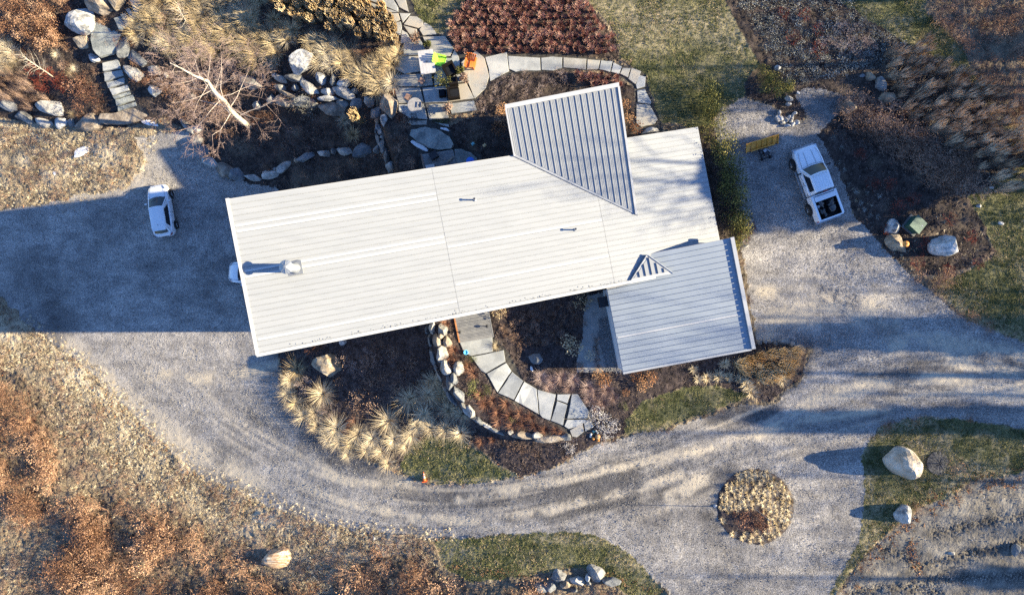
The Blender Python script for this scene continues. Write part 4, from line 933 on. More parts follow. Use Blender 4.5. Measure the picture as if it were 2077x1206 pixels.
path_s = empty('entry_path', None, None); path_s['kind'] = 'structure'
for k_, pz in enumerate([
 [(932,694),(999,683),(1000,713),(955,722),(940,715)], [(955,723),(1022,709),(1026,733),(985,757),(975,752)], [(987,757),(1027,735),(1038,752),(1009,796),(999,780)],
 [(1039,753),(1062,772),(1042,811),(1010,797)], [(1063,773),(1089,788),(1093,840),(1043,812)], [(1090,789),(1128,799),(1116,853),(1100,847),(1094,840)], [(1130,812),(1151,820),(1142,863),(1117,853)],
 [(1130,799),(1158,798),(1151,818),(1129,811)], [(1160,798),(1172,798),(1195,833),(1192,848),(1150,849)], [(1150,850),(1190,850),(1180,862),(1153,870),(1144,864)],
 [(1155,872),(1182,855),(1185,875),(1170,887),(1160,885)], [(1183,853),(1196,850),(1206,865),(1187,875)]]): flag(pz, path_s, m=SM[0 if k_ < 10 else 1], jit=.3, lift=.07)
steps = empty('stone_steps', 'straight flight of grey stone slab steps left of the birch', 'steps')
for k_, pz in enumerate([[(207,128),(237,117),(244,138),(211,146)], [(210,148),(245,139),(250,152),(215,167)], [(216,168),(250,155),(252,168),(221,180)], [(222,181),(257,170),(261,182),(230,195)],
 [(229,196),(262,184),(264,190),(233,202)], [(234,203),(268,190),(272,202),(238,216)], [(239,217),(273,205),(276,213),(241,227)]]):
    flag(pz, steps, m=SM[2 if k_ > 3 else 0], name='step', flat=True, th=.15, lift=.16)
ust = empty('upper_steps', 'short flight of slate slab steps climbing out of the top left corner', 'steps')
for pz in ([(229,36),(243,30),(256,54),(244,63)], [(242,28),(252,24),(268,48),(258,55)], [(253,18),(260,14),(277,36),(269,46)], [(259,-8),(278,-12),(291,22),(276,30)]):
    flag(pz, ust, m=SM[2], name='step', flat=True, th=.15, lift=.2)
tag(flag([(185,50),(197,36),(212,28),(230,28),(243,60),(240,100),(233,112),(210,121),(195,106),(186,82)], None, m=SM[2], name='landing_slab', lift=.22, flat=True, jit=1.2),
    'big rounded flat stone slab between the two flights of steps', 'stone slab')
tag(flag([(205,232),(236,228),(280,210),(288,212),(302,231),(292,243),(262,252),(216,254),(202,244)], None, m=RM['brown'], name='landing_rock', lift=.2, flat=True, jit=1.2),
    'wide lichen covered landing rock at the foot of the lower steps', 'stone slab')
tag(flag([(833,262),(862,256),(885,260),(912,277),(921,294),(915,303),(890,305),(868,300),(845,288),(830,274)], None, m=SM[2], name='stone_slab', lift=.3, flat=True, jit=1.5),
    'very large grey green natural slab between patio and north deck', 'stone slab')
tag(flag([(921,303),(935,301),(955,308),(968,320),(970,330),(940,336),(922,332)], None, m=SM[2], name='stone_slab', lift=.2, flat=True, jit=1),
    'smaller natural slab right of the north deck by the eave', 'stone slab')
def deck(name, label, poly, n, m, lift, side=None, parent=None, dirn=(0, 1)):
    """quad deck (px corners: start-left, start-right, end-right, end-left) cut into boards"""
    e = empty(name, label, 'deck'); a, b_, c, d = [np.array(q, float) for q in poly]; z = float(zf(*((a+c)/2)))+lift
    for i in range(n):
        t0, t1 = i/n+.08/n, (i+1)/n-.08/n; q = [a+(d-a)*t0, b_+(c-b_)*t0, b_+(c-b_)*t1, a+(d-a)*t1]
        pp = [PZ(x[0], x[1], z)[:2] for x in q][::-1]
        MB().prism([tuple(p) for p in pp], z-.05, z).build('board', m, e)
    if side is not None:
        for (x0, y0), (x1, y1), wd, mm, hh in side:
            p0, p1 = PZ(x0, y0, z)[:2], PZ(x1, y1, z)[:2]; d_ = (p1-p0)/np.linalg.norm(p1-p0); nrm = np.array([-d_[1], d_[0]])*wd/2
            MB().prism([tuple(q) for q in (p0-nrm, p1-nrm, p1+nrm, p0+nrm)][::1], z-.5, z+hh).build('fascia_board', mm, e)
    return e
M_board = mat('weathered_boards', [(.15,.15,.155),(.22,.215,.21)], scale=2.5, rough=.75, bump=.004, bscale=30, rnd=.35)
M_cedar = mat('cedar_trim', [(.32,.13,.05),(.45,.20,.08)], scale=3, rough=.6)
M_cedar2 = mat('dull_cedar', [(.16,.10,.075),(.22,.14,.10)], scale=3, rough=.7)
deck('entry_deck', 'grey plank deck running out from under the south eave', [(921,636),(989,624),(1000,684),(931,695)], 21, M_board, .16, side=[((920,636),(932,694),.10,M_cedar,.02), ((989.5,624),(1001,683),.07,M_board,.01)])
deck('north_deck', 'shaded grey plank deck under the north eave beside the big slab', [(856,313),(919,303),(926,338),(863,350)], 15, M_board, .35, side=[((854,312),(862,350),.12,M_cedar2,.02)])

# snow remnants
M_snow = mat('snow', [(.70,.70,.70),(.78,.78,.78)], scale=6, rough=.7, bump=.03, bscale=14)
def snow(px, py, rx, ry, an, label):
    s = mpp(px, py); me = rock_mesh('snow_patch', rx*s, ry*s, .09, RS[0]+500, M_snow, 3, 4, .5); RS[0] += 1
    o = obj('snow_patch', me, None, P(px, py, 0)+np.array([0, 0, .03])); o.rotation_euler = (0, 0, -R(an)); tag(o, label, 'snow patch')
snow(310, 250, 24, 6, 8, 'melting snow patch at the corner of the wide landing rock')
snow(166, 307, 19, 9, -25, 'melting snow patch on the sunlit straw at the left')
snow(112, 353, 5, 5, 0, 'tiny snow remnant below the larger snow patch on the straw')
snow(1078, 747, 6, 3, 60, 'sliver of snow beside the slate boulder in the courtyard garden')
z_ = float(zf(860, 295))
snow(851, 296, 20, 5, 32, 'strip of snow along the lower edge of the largest slab')
snow(902, 262, 10, 3, 12, 'thin strip of snow above the largest slab')

# ------------------------------------------------------------------ vehicles
M_paint = mat('white_car_paint', [(.66,.67,.69),(.68,.69,.71)], scale=.5, rough=.28, spec=.5, coat=.6, coord='obj')
M_tyre = mat('tyre_rubber', [(.012,.012,.013),(.025,.025,.025)], scale=20, rough=.85)
M_rim = mat('alloy_rim', [(.28,.29,.31),(.40,.41,.43)], scale=8, rough=.35, metal=.8)
M_black = mat('black_plastic', [(.012,.012,.014),(.02,.02,.022)], scale=12, rough=.6)
M_lamp = mat('lamp_lens', [(.35,.38,.42),(.5,.53,.56)], scale=8, rough=.1, spec=.8)
M_tail = mat('tail_lens', [(.16,.008,.008),(.22,.015,.012)], scale=8, rough=.15, spec=.8)
def patch(b, f, nu, nv):
    vs = [f(i/nu, j/nv) for i in range(nu+1) for j in range(nv+1)]
    return b.add(vs, [(i*(nv+1)+j, (i+1)*(nv+1)+j, (i+1)*(nv+1)+j+1, i*(nv+1)+j+1) for i in range(nu) for j in range(nv)])
def lerp(a, c, t): return tuple(a[k]+(c[k]-a[k])*t for k in range(3))
def fix_normals(o):
    bm = bmesh.new(); bm.from_mesh(o.data); bmesh.ops.recalc_face_normals(bm, faces=bm.faces); bm.to_mesh(o.data); bm.free()
def body_loft(sts, name, m, parent, sub=2):
    """stations: (x, halfwidth, z_sill, z_belt, z_top) nose to tail"""
    b = MB(); R_ = []
    for (x, w_, zs, zb, zt) in sts:
        half = [(0, zs), (w_*.75, zs), (w_*.96, zs+.05), (w_, (zs+zb)/2), (w_*.985, zb-.04), (w_*.93, zb+.01), (w_*.78, zb+(zt-zb)*.75), (w_*.4, zt), (0, zt)]
        ring = half+[(-y, z) for y, z in half[-2:0:-1]]; R_.append([(x, y, z) for y, z in ring])
    n = len(R_[0]); vs = [p for r in R_ for p in r]
    fs = [(i*n+j, i*n+(j+1) % n, (i+1)*n+(j+1) % n, (i+1)*n+j) for i in range(len(R_)-1) for j in range(n)]
    fs += [tuple(range(n))[::-1], tuple((len(R_)-1)*n+j for j in range(n))]
    b.add(vs, fs); o = b.build(name, m, parent, smooth=True); fix_normals(o)
    md = o.modifiers.new('smooth', 'SUBSURF'); md.levels = sub; md.render_levels = sub
    return o
def wheel(parent, x, y, r, wd, out):
    b = MB(); prof = [(r*.62, -wd/2), (r*.93, -wd/2), (r, -wd*.32), (r, wd*.32), (r*.93, wd/2), (r*.62, wd/2)]
    b.lathe(prof, 26); o = b.build('wheel', M_tyre, parent, loc=(x, y, r)); o.rotation_euler = (R(90), 0, 0)
    g = MB(); s = -1 if out > 0 else 1
    g.lathe([(r*.63, s*wd*.30), (r*.66, s*wd*.44)], 22) if s > 0 else g.lathe([(r*.66, s*wd*.44), (r*.63, s*wd*.30)], 22)
    rim = g.build('rim', M_black, o)
    h = MB()
    for k in range(5):
        a = k*2*math.pi/5
        h.tube([(r*.1*math.cos(a), r*.1*math.sin(a), s*wd*.47), (r*.62*math.cos(a), r*.62*math.sin(a), s*wd*.45)], [r*.11, r*.075], 5)
    h.tube([(0, 0, s*wd*.40), (0, 0, s*wd*.52)], r*.16, 10)
    h.tube([(r*.62*math.cos(a), r*.62*math.sin(a), s*wd*.45) for a in np.linspace(0, 2*math.pi, 19)], r*.035, 4, cap=False)
    h.build('spokes', M_rim, o)
    return o
def greenhouse(car, xb, xr, yb, yt, zb, zt, fb, rb, sg, roof_m=M_paint):
    """xb=(front,rear) x at the belt, xr=(front,rear) at the roof"""
    fr = lambda s, t, o=0.0: (lerp((xb[0]+fb*(1-(2*s-1)**2), yb*(2*s-1), zb), (xr[0]+fb*.45*(1-(2*s-1)**2), yt*(2*s-1), zt), t))
    rr = lambda s, t: (lerp((xb[1]-rb*(1-(2*s-1)**2), yb*.96*(2*s-1), zb), (xr[1]-rb*.6*(1-(2*s-1)**2), yt*(2*s-1), zt), t))
    b = MB(); patch(b, fr, 10, 4); patch(b, lambda s, t: rr(1-s, t), 10, 4)
    def side(sg_):
        def f(s, t):
            A = (xb[0]+(xb[1]-xb[0])*s, sg_*yb*(1-.04*s), zb); B_ = (xr[0]+(xr[1]-xr[0])*s, sg_*yt, zt)
            p = lerp(A, B_, t); return (p[0], p[1]+sg_*.035*math.sin(math.pi*t), p[2])
        return f
    patch(b, side(1), 10, 4); patch(b, lambda s, t: side(-1)(1-s, t), 10, 4)
    def top(s, t):
        y = yt*(2*s-1); k = 1-(2*s-1)**2; x = (xr[0]+fb*.45*k)*(1-t)+(xr[1]-rb*.6*k)*t
        return (x, y, zt+.055*(1-(2*s-1)**4)*(1-(2*t-1)**4)**.5)
    patch(b, top, 12, 12)
    o = b.build('cabin', roof_m, car, smooth=True)
    bm = bmesh.new(); bm.from_mesh(o.data); bmesh.ops.remove_doubles(bm, verts=bm.verts, dist=.002); bmesh.ops.recalc_face_normals(bm, faces=bm.faces); bm.to_mesh(o.data); bm.free()
    for f in o.data.polygons: f.use_smooth = True
    def glass(fn, s0, s1, t0, t1, off, name):
        g = MB(); patch(g, lambda s, t: tuple(np.array(fn(s0+(s1-s0)*s, t0+(t1-t0)*t))+np.array(off)), 8, 4)
        q = g.build(name, M_glass, car, smooth=True); return q
    glass(fr, .055, .945, .02, .93, (.012, 0, .012), 'windscreen')
    glass(rr, .10, .90, .22, .88, (-.012, 0, .012), 'rear_window')
    for sg_ in (1, -1): glass(side(sg_), sg[0], sg[1], .08, .86, (0, sg_*.014, .006), 'side_window')
    return fr, rr, side
def place_vehicle(e, px, py, rz, tilt=True):
    p = P(px, py, 0); e.location = tuple(p)
    c, s = math.cos(rz), math.sin(rz)
    g = lambda dx, dy: float(ground(np.array([p[0]+dx*c-dy*s]), np.array([p[1]+dx*s+dy*c]))[0])
    pitch = -math.atan2(g(1.4, 0)-g(-1.4, 0), 2.8); roll = math.atan2(g(0, .8)-g(0, -.8), 1.6)
    e.rotation_euler = (roll, pitch, rz) if tilt else (0, 0, rz); e.location.z = (g(1.3, .7)+g(1.3, -.7)+g(-1.3, .7)+g(-1.3, -.7))/4+.01
def hatchback(label, px, py, rz):
    c = empty('hatchback_car', label, 'car')
    body_loft([(2.16,.50,.38,.60,.62),(2.10,.66,.28,.64,.68),(1.92,.80,.22,.72,.78),(1.55,.87,.2,.82,.90),(1.0,.895,.2,.93,1.0),(.3,.90,.2,.96,1.02),(-.8,.905,.2,.99,1.04),(-1.5,.90,.2,1.0,1.06),(-1.9,.84,.26,1.0,1.06),(-2.10,.70,.32,.92,1.0),(-2.17,.55,.40,.80,.86)], 'body', M_paint, c)
    greenhouse(c, (.98, -1.92), (.18, -1.45), .80, .60, .96, 1.47, .13, .12, (.17, .84))
    for x in (1.32, -1.30):
        for y in (.80, -.80):
            a = MB(); a.lathe([(.37, -.13), (.37, .13)], 20); ar = a.build('wheel_arch', M_black, c, loc=(x, y*1.0, .36)); ar.rotation_euler = (R(90), 0, 0)
            wheel(c, x, y*1.03, .325, .21, y)
    for y in (1, -1):
        b = MB(); b.add([(2.06,y*.46,.70),(1.74,y*.70,.86),(1.66,y*.80,.82),(1.98,y*.68,.66),(2.05,y*.46,.66)], [(0,1,2,3,4)]); q = b.build('headlight', M_lamp, c); q.location = (.02, y*.02, .035)
        b = MB(); b.add([(-1.92,y*.78,1.05),(-2.14,y*.60,1.01),(-2.17,y*.56,.88),(-2.0,y*.80,.90)], [(0,1,2,3)]); q = b.build('tail_light', M_tail, c); q.location = (-.035, y*.035, .02)
        b = MB().box((0, 0, 0), (.10, .20, .12), taper=.8); b.build('mirror', M_paint, c, loc=(.66, y*1.02, 1.02))
        b = MB(); [b.box((xx, y*.885, .84), (.16, .03, .025)) for xx in (.15, -.78)]; b.build('door_handle', M_paint, c)
    b = MB(); b.tube([(1.02, -.62, .985), (1.16, 0, 1.03), (1.02, .62, .985)], .009, 4)
    for y in (1, -1): b.tube([(1.0, y*.66, .985), (1.5, y*.66, .93), (1.95, y*.52, .80)], .008, 4)
    b.tube([(1.97, -.5, .80), (2.03, 0, .80), (1.97, .5, .80)], .008, 4); b.build('bonnet_gap', M_black, c)
    for y in (1, -1):
        b = MB(); [b.tube([(xx, y*.915, .35), (xx, y*.905, .93)], .008, 4) for xx in (.72, -.22, -1.12)]; b.build('door_gap', M_black, c)
        b = MB(); b.tube([(1.06, y*.1, 1.03), (.72, y*.1+.34, 1.21)], .010, 4); b.build('wiper', M_black, c)
    b = MB().tube([(-1.22, 0, 1.52), (-1.30, 0, 1.60)], [.025, .008], 6); b.build('antenna', M_black, c)
    b = MB().box((-1.60, 0, 1.455), (.26, 1.12, .03)); b.build('roof_spoiler', M_paint, c)
    b = MB().box((-2.14, 0, .72), (.10, .50, .14)); b.build('number_plate_recess', M_black, c)
    b = MB().box((2.12, 0, .46), (.10, .95, .14)); b.build('grille', M_black, c)
    place_vehicle(c, px, py, rz); return c
hatchback('white hatchback parked across the shadow edge on the left gravel area', 336, 429, R(99))
hatchback('white car whose rear half is hidden under the west roof edge beside the chimney shadow', 521, 555, R(177))

def pickup(px, py, rz):
    c = empty('pickup_truck', 'white crew cab pickup truck with rubbish bags in its open bed', 'pickup truck')
    body_loft([(2.80,.66,.55,.98,1.02),(2.72,.84,.45,1.0,1.08),(2.5,.95,.42,1.03,1.12),(1.9,.99,.42,1.10,1.20),(1.2,1.0,.42,1.15,1.22),(.4,1.0,.42,1.18,1.24),(-.75,1.0,.42,1.18,1.24),(-.98,.99,.42,1.18,1.24)], 'body', M_paint, c)
    greenhouse(c, (1.20, -.88), (.52, -.74), .90, .70, 1.17, 1.80, .13, .03, (.13, .86))
    b = MB()
    for y in (1, -1):
        b.box((-1.9, y*.93, .97), (1.92, .13, .72)); b.box((-1.9, y*.905, 1.345), (1.92, .16, .05))
    b.box((-.99, 0, .97), (.10, 1.98, .74)); b.build('bed_wall', M_paint, c)
    b = MB(); b.box((-2.90, 0, .98), (.10, 1.90, .66)); b.build('tailgate', M_paint, c)
    b = MB(); b.box((-1.92, 0, .80), (1.86, 1.72, .04))
    for y in (1, -1): b.box((-1.92, y*.855, 1.08), (1.84, .03, .50))
    b.box((-2.84, 0, 1.06), (.03, 1.70, .50)); b.box((-1.05, 0, 1.10), (.03, 1.70, .52)); b.build('bed_liner', M_black, c)
    b = MB(); b.box((-3.02, 0, .58), (.16, 1.9, .20)); b.build('rear_bumper', M_galv, c)
    b = MB(); b.box((2.84, 0, .62), (.14, 1.72, .24)); b.build('front_bumper', M_galv, c)
    b = MB(); b.box((-1.27, -.02, 1.33), (.38, 1.60, .10)); b.build('tool_box', M_paint, c)
    b = MB()
    for y in (1, -1): b.tube([(1.30, y*.80, 1.225), (2.0, y*.78, 1.20), (2.55, y*.66, 1.12)], .010, 4); b.tube([(1.35, y*.34, 1.245), (2.45, y*.30, 1.155)], .008, 4)
    b.tube([(1.30, -.80, 1.225), (1.42, 0, 1.25), (1.30, .80, 1.225)], .010, 4); b.build('bonnet_gap', M_black, c)
    for y in (1, -1):
        b = MB(); b.tube([(1.30, y*.12, 1.24), (.98, y*.12+.42, 1.42)], .012, 4); b.build('wiper', M_black, c)
    b = MB(); b.box((-.86, 0, 1.80), (.10, .34, .05)); b.build('brake_lamp', M_tail, c)
    for k in range(5):
        b = MB().box((0, 0, 0), (.10, .08, .05), taper=.5); b.build('cab_light', M_lamp, c, loc=(.46+.05*(1-abs(k-2)/2), -.5+.25*k, 1.875))
    for k in range(6):
        b = MB().box((-.13, -.5+.2*k, 1.862), (1.15, .018, .012)); b.build('roof_bead', M_paint, c)
    for y in (1, -1):
        b = MB(); b.box((.15, y*1.03, .42), (2.2, .14, .05)); b.build('running_board', M_galv, c)
        b = MB().box((0, 0, 0), (.12, .26, .20), taper=.85); b.build('mirror', M_black, c, loc=(.98, y*1.16, 1.28))
        b = MB(); b.box((-2.93, y*.90, .98), (.07, .12, .34)); b.build('tail_light', M_tail, c)
        b = MB(); b.box((2.66, y*.80, .93), (.22, .20, .20)); b.build('headlight', M_lamp, c)
        b = MB(); [b.box((xx, y*1.0, 1.02), (.20, .04, .03)) for xx in (.15, -.72)]; b.build('door_handle', M_black, c)
        b = MB(); [b.box((xx, y*.985, .85), (.012, .03, .64)) for xx in (1.02, -.0, -.92)]; b.build('door_gap', M_black, c)
        for x in (1.85, -1.82):
            a = MB(); a.lathe([(.48, -.13), (.48, .13)], 22); ar = a.build('wheel_arch', M_black, c, loc=(x, y*.92, .46)); ar.rotation_euler = (R(90), 0, 0)
            wheel(c, x, y*.99, .40, .27, y)
    place_vehicle(c, px, py, rz, tilt=False); return c
pk = pickup(1645, 373, R(110)); pk.scale = (.93, .95, .95)
M_bag = mat('bin_bag_plastic', [(.010,.010,.012),(.025,.025,.03)], scale=5, rough=.25, spec=.7, bump=.02, bscale=12, coord='obj')
cpk, spk = math.cos(R(110)), math.sin(R(110))
for i, (bx, by, rr_, lb) in enumerate([(-1.72, .40, .34, 'bulging black rubbish bag in the pickup bed, front left'), (-1.75, -.36, .36, 'black rubbish bag in the pickup bed right behind the tool box'),
    (-2.22, .42, .33, 'black rubbish bag in the middle left of the pickup bed'), (-2.28, -.30, .38, 'shiny black rubbish bag at the right rear of the pickup bed'), (-2.60, .30, .26, 'small black rubbish bag against the tailgate')]):
    me = rock_mesh('rubbish_bag', rr_, rr_*.85, rr_*1.1, 700+i, M_bag, 3, 5, .5)
    for f in me.polygons: f.use_smooth = True
    o = obj('rubbish_bag', me, None, (pk.location.x+.93*bx*cpk-by*spk, pk.location.y+.93*bx*spk+by*cpk, pk.location.z+.95)); o.rotation_euler = (0, 0, i*1.3); tag(o, lb, 'bag')
me = rock_mesh('clear_sack', .17, .14, .26, 720, mat('clear_plastic', [(.35,.37,.40),(.5,.52,.55)], scale=9, rough=.2, spec=.7), 3, 5, .5)
o = obj('clear_sack', me, None, (pk.location.x-1.70*cpk+.62*spk*-1, pk.location.y-1.70*spk-.0*cpk-.2, pk.location.z+1.0)); tag(o, 'small clear plastic sack on top of the black bags', 'bag')

# snow plough blade beside the pickup
M_yel = mat('yellow_plough_paint', [(.56,.22,.03),(.70,.32,.05),(.44,.18,.04)], scale=3, rough=.45, coord='obj')
pl_ = empty('snow_plough', 'yellow snow plough blade with black mounting frame left of the pickup truck', 'snow plough', P(1543, 297, 0), R(17))
b = MB(); nA = 8; L_ = 1.22
arc = [(-.14+.52*math.sin(a)**1.3, .05+.58*(a/1.5)) for a in np.linspace(0, 1.5, nA)]
for k in range(6):
    x0, x1 = -L_+k*2*L_/6+.02, -L_+(k+1)*2*L_/6-.02
    vs = [(x0, q[0], q[1]) for q in arc]+[(x1, q[0], q[1]) for q in arc]+[(x0, q[0]-.03, q[1]+.03) for q in arc]+[(x1, q[0]-.03, q[1]+.03) for q in arc]
    b.add(vs, [(i+1, i, nA+i, nA+i+1) for i in range(nA-1)]+[(2*nA+i, 2*nA+i+1, 3*nA+i+1, 3*nA+i) for i in range(nA-1)]+[(nA-1, 3*nA-1, 4*nA-1, 2*nA-1), (0, nA, 3*nA, 2*nA)]+[(i, i+1, 2*nA+i+1, 2*nA+i) for i in range(nA-1)]+[(nA+i, 3*nA+i, 3*nA+i+1, nA+i+1) for i in range(nA-1)])
b.build('moldboard', M_yel, pl_)
b = MB().box((0, -.15, .06), (2.44, .03, .14)); b.build('cutting_edge', M_dark, pl_)
for k in range(7):
    b = MB(); x = -1.2+.4*k; b.tube([(x, q[0]-.05, q[1]+.06) for q in arc], .038, 5); b.build('rib', M_yel, pl_)
b = MB(); b.tube([(-1.22, .38, .66), (1.22, .38, .66)], .035, 6); b.tube([(-.9, -.16, .30), (.9, -.16, .30)], .05, 6); b.build('crossbar', M_yel, pl_)
b = MB()
for q in ([(-.35, -.2, .3), (-.25, -.95, .25)], [(.35, -.2, .3), (.25, -.95, .25)], [(-.5, -.95, .3), (.5, -.95, .3)], [(-.35, -.25, .35), (.3, -.7, .45)], [(-.4, -.6, .35), (.4, -.6, .35)]): b.tube([(x, y, z) for x, y, z in q], .05, 6)
b.box((0, -.60, .50), (.30, .34, .22)); b.box((-.3, -.95, .35), (.08, .22, .4)); b.box((.3, -.95, .35), (.08, .22, .4)); b.build('mount_frame', M_dark, pl_)
b = MB(); b.tube([(.12, -.35, .55), (.30, -.62, .62)], .05, 8); b.box((-.05, -.45, .62), (.22, .18, .1), .4); b.build('hydraulic_ram', M_galv, pl_)

# ------------------------------------------------------------------ patio furniture and small things
M_grn = mat('lime_paint', [(.28,.62,.04),(.34,.70,.06)], scale=2, rough=.5); M_org = mat('orange_paint', [(.72,.17,.025),(.80,.22,.04)], scale=2, rough=.5)
M_wick = mat('dark_wicker', [(.005,.004,.004),(.012,.009,.009)], scale=26, spec=.1, rough=.8, bump=.01, bscale=60)
M_brn = mat('brown_seat', [(.17,.10,.075),(.24,.15,.115)], scale=5, rough=.6); M_whm = mat('white_table_metal', [(.36,.345,.345),(.43,.415,.415)], scale=2.2, rough=.5)
M_gry = mat('weathered_table', [(.20,.19,.19),(.29,.275,.275)], scale=5, rough=.7, fine=.2)
def at_patio(name, label, cat, px, py, rz, group=None): return empty(name, label, cat, P(px, py, .05), rz, group)
def adirondack(label, px, py, rz, m):
    e = at_patio('adirondack_chair', label, 'chair', px, py, rz)     # faces +x
    for k in range(5): MB().box((.10, -.22+.11*k, .33), (.50, .095, .025)).build('seat_slat', m, e)
    for k in range(5):
        a = (k-2)*.09; L_ = .82-.055*abs(k-2)**1.5; b = MB(); y0 = -.22+.11*k; y1 = y0*1.35
        b.add([(-.14, y0-.05, .28), (-.14, y0+.05, .28), (-.46, y1+.062, .28+L_*.92), (-.49, y1, .31+L_*.92), (-.46, y1-.062, .28+L_*.92),
               (-.17, y0-.05, .28), (-.17, y0+.05, .28), (-.49, y1+.062, .27+L_*.92), (-.52, y1, .30+L_*.92), (-.49, y1-.062, .27+L_*.92)],
              [(0,1,2,3,4),(9,8,7,6,5),(0,4,9,5),(4,3,8,9),(3,2,7,8),(2,1,6,7),(1,0,5,6)]); b.build('back_slat', m, e)
    for y in (-.36, .36):
        b = MB(); b.prism([(-.40, y-.05), (.30, y-.07), (.40, y), (.30, y+.07), (-.40, y+.05)], .54, .57); b.build('armrest', m, e)
        MB().box((.30, y*.94, .27), (.09, .04, .54)).build('leg', m, e)
        b = MB(); b.add([(.34, y*.9-.02, .36), (.34, y*.9-.02, .26), (-.52, y*.9-.02, .0), (-.44, y*.9-.02, .14), (.34, y*.9+.02, .36), (.34, y*.9+.02, .26), (-.52, y*.9+.02, .0), (-.44, y*.9+.02, .14)], [(0,1,2,3),(7,6,5,4),(0,4,5,1),(1,5,6,2),(2,6,7,3),(3,7,4,0)]); b.build('leg', m, e)
    MB().box((.36, 0, .31), (.03, .70, .10)).build('front_rail', m, e); return e
adirondack('lime green slatted armchair beside the rectangular table', 894, 127, R(-14), M_grn)
adirondack('orange slatted armchair at the edge of the patio by the russet grasses', 955, 131, R(-102), M_org)
# rectangular table
e = at_patio('patio_table', 'rectangular pale metal table with a parasol hole left of the lime chair', 'table', 868, 132, R(8.5))
s_ = mpp(868, 132)
for k in range(5): MB().box((-.44+.22*k, 0, .70), (.214, 1.72, .03)).build('top_board', M_whm, e)
b = MB(); b.box((0, .85, .66), (1.08, .04, .06)); b.box((0, -.85, .66), (1.08, .04, .06)); b.box((.53, 0, .66), (.04, 1.7, .06)); b.box((-.53, 0, .66), (.04, 1.7, .06)); b.build('apron', M_whm, e)
for x in (-.5, .5):
    for y in (-.81, .81): MB().box((x, y, .34), (.06, .06, .64)).build('leg', M_whm, e)
MB().lathe([(.10, .716), (.10, .722)], 18).build('hole_ring', M_gry, e); MB().lathe([(.035, .723), (.035, .728)], 12).build('parasol_hole', M_dark, e)
# round table
e = at_patio('round_table', 'round weathered bistro table at the south west corner of the patio', 'table', 844, 218.5, 0)
b = MB().lathe([(.50, .68), (.54, .69), (.54, .72), (.52, .73)], 36); b.build('tabletop', M_gry, e); MB().lathe([(.06, .731), (.06, .74)], 12).build('knob', M_dark, e, loc=(.30, -.02, 0))
for k in range(3):
    a = k*2.09+.4; b = MB().tube([(.42*math.cos(a), .42*math.sin(a), 0), (.10*math.cos(a), .10*math.sin(a), .35), (.30*math.cos(a), .30*math.sin(a), .68)], .018, 6); b.build('leg', M_dark, e)
def wicker(label, px, py, rz, s=.85, back=True):
    e = at_patio('wicker_armchair' if back else 'wicker_footstool', label, 'armchair' if back else 'footstool', px, py, rz)
    h = .34 if back else .38
    MB().box((0, 0, h/2+.02), (s, s, h), taper=.97).build('base', M_wick, e)
    if back:
        b = MB(); b.box((-s*.42, 0, .58), (.14, s, .52)); b.build('backrest', M_wick, e)
        for y in (-1, 1): MB().box((.04, y*s*.43, .47), (s*.84, .12, .26)).build('armrest', M_wick, e)
    MB().box((.06 if back else 0, 0, h+.06), (s*.74, s*(.66 if back else .9), .10)).build('cushion', mat('dark_cushion', [(.008,.009,.012),(.014,.015,.02)], scale=9, spec=.1, rough=.9), e)
    return e
wicker('dark wicker armchair turned diagonally below the lime chair', 913.5, 145, R(-62), .86)
wicker('dark wicker armchair with grey seat in the middle of the seating group', 920, 168, R(12+90), .66)
wicker('dark wicker armchair with blue black cushion lowest in the seating group', 921, 192, R(8), .84)
wicker('square dark wicker footstool left of the lowest wicker armchair', 898, 192, R(5), .52, False)
def folding(label, px, py, rz, m, slat=False):
    e = at_patio('bistro_chair' if slat else 'folding_chair', label, 'chair', px, py, rz)
    if slat:
        for k in range(5): MB().box((-.16+.08*k, 0, .45), (.05, .40, .015)).build('seat_slat', M_dark, e)
        for k in range(3): MB().box((-.24-.03*k, 0, .62+.11*k), (.015, .38, .06)).build('back_slat', M_dark, e)
    else:
        MB().box((0, 0, .45), (.40, .40, .03)).build('seat', m, e)
        MB().box((-.26, 0, .82), (.03, .40, .10)).build('backrest', M_dark, e)
    for y in (-.2, .2):
        MB().tube([(-.30, y, .88), (-.20, y, .45), (.24, y, 0)], .014, 5).build('leg', M_dark, e)
        MB().tube([(.20, y, .45), (-.28, y, 0)], .014, 5).build('leg', M_dark, e)
    return e
folding('folding chair with brown seat under the corner of the rectangular table', 856, 168, R(-130), M_brn)
folding('folding chair with brown seat at the left above the round table', 829, 200, R(150), M_brn)
folding('black slatted bistro chair right of the round table', 866, 218, R(-5), M_dark, True)
folding('black slatted bistro chair below the round table', 841, 245, R(-96), M_dark, True)
def potted(px, py, label, name='potted_shrub', r=.38, h=.9, mm='olive', seed=3):
    e = at_patio(name, label, 'plant', px, py, 0); v, f = leaf_cloud(420, r*2, r*2, h, .09, seed)
    obj('foliage', np_mesh('foliage', v+np.array([0, 0, .2]), f, FM[mm]), e)
    MB().lathe([(.15, 0), (.22, .34), (.20, .34)], 16).build('pot', M_dark, e); return e
potted(899, 167, 'dark bushy potted evergreen between the wicker armchairs', r=.36)
potted(941, 160, 'brown mounded plant growing in the joint at the east side of the patio', 'joint_plant', .26, .35, 'brown', 4)
potted(934, 146, 'dark mounded plant in the joint just above the brown one', 'joint_plant', .2, .3, 'olive', 5)
potted(868, 96, 'dark tuft in the paving joint above the rectangular table', 'joint_plant', .22, .3, 'olive', 6)
potted(845, 80, 'low brown tuft in the joint at the north end of the patio', 'joint_plant', .26, .25, 'brown', 7)
potted(909, 222, 'round dark brown tuft in the joint at the south side of the patio', 'joint_plant', .24, .35, 'brown', 8)
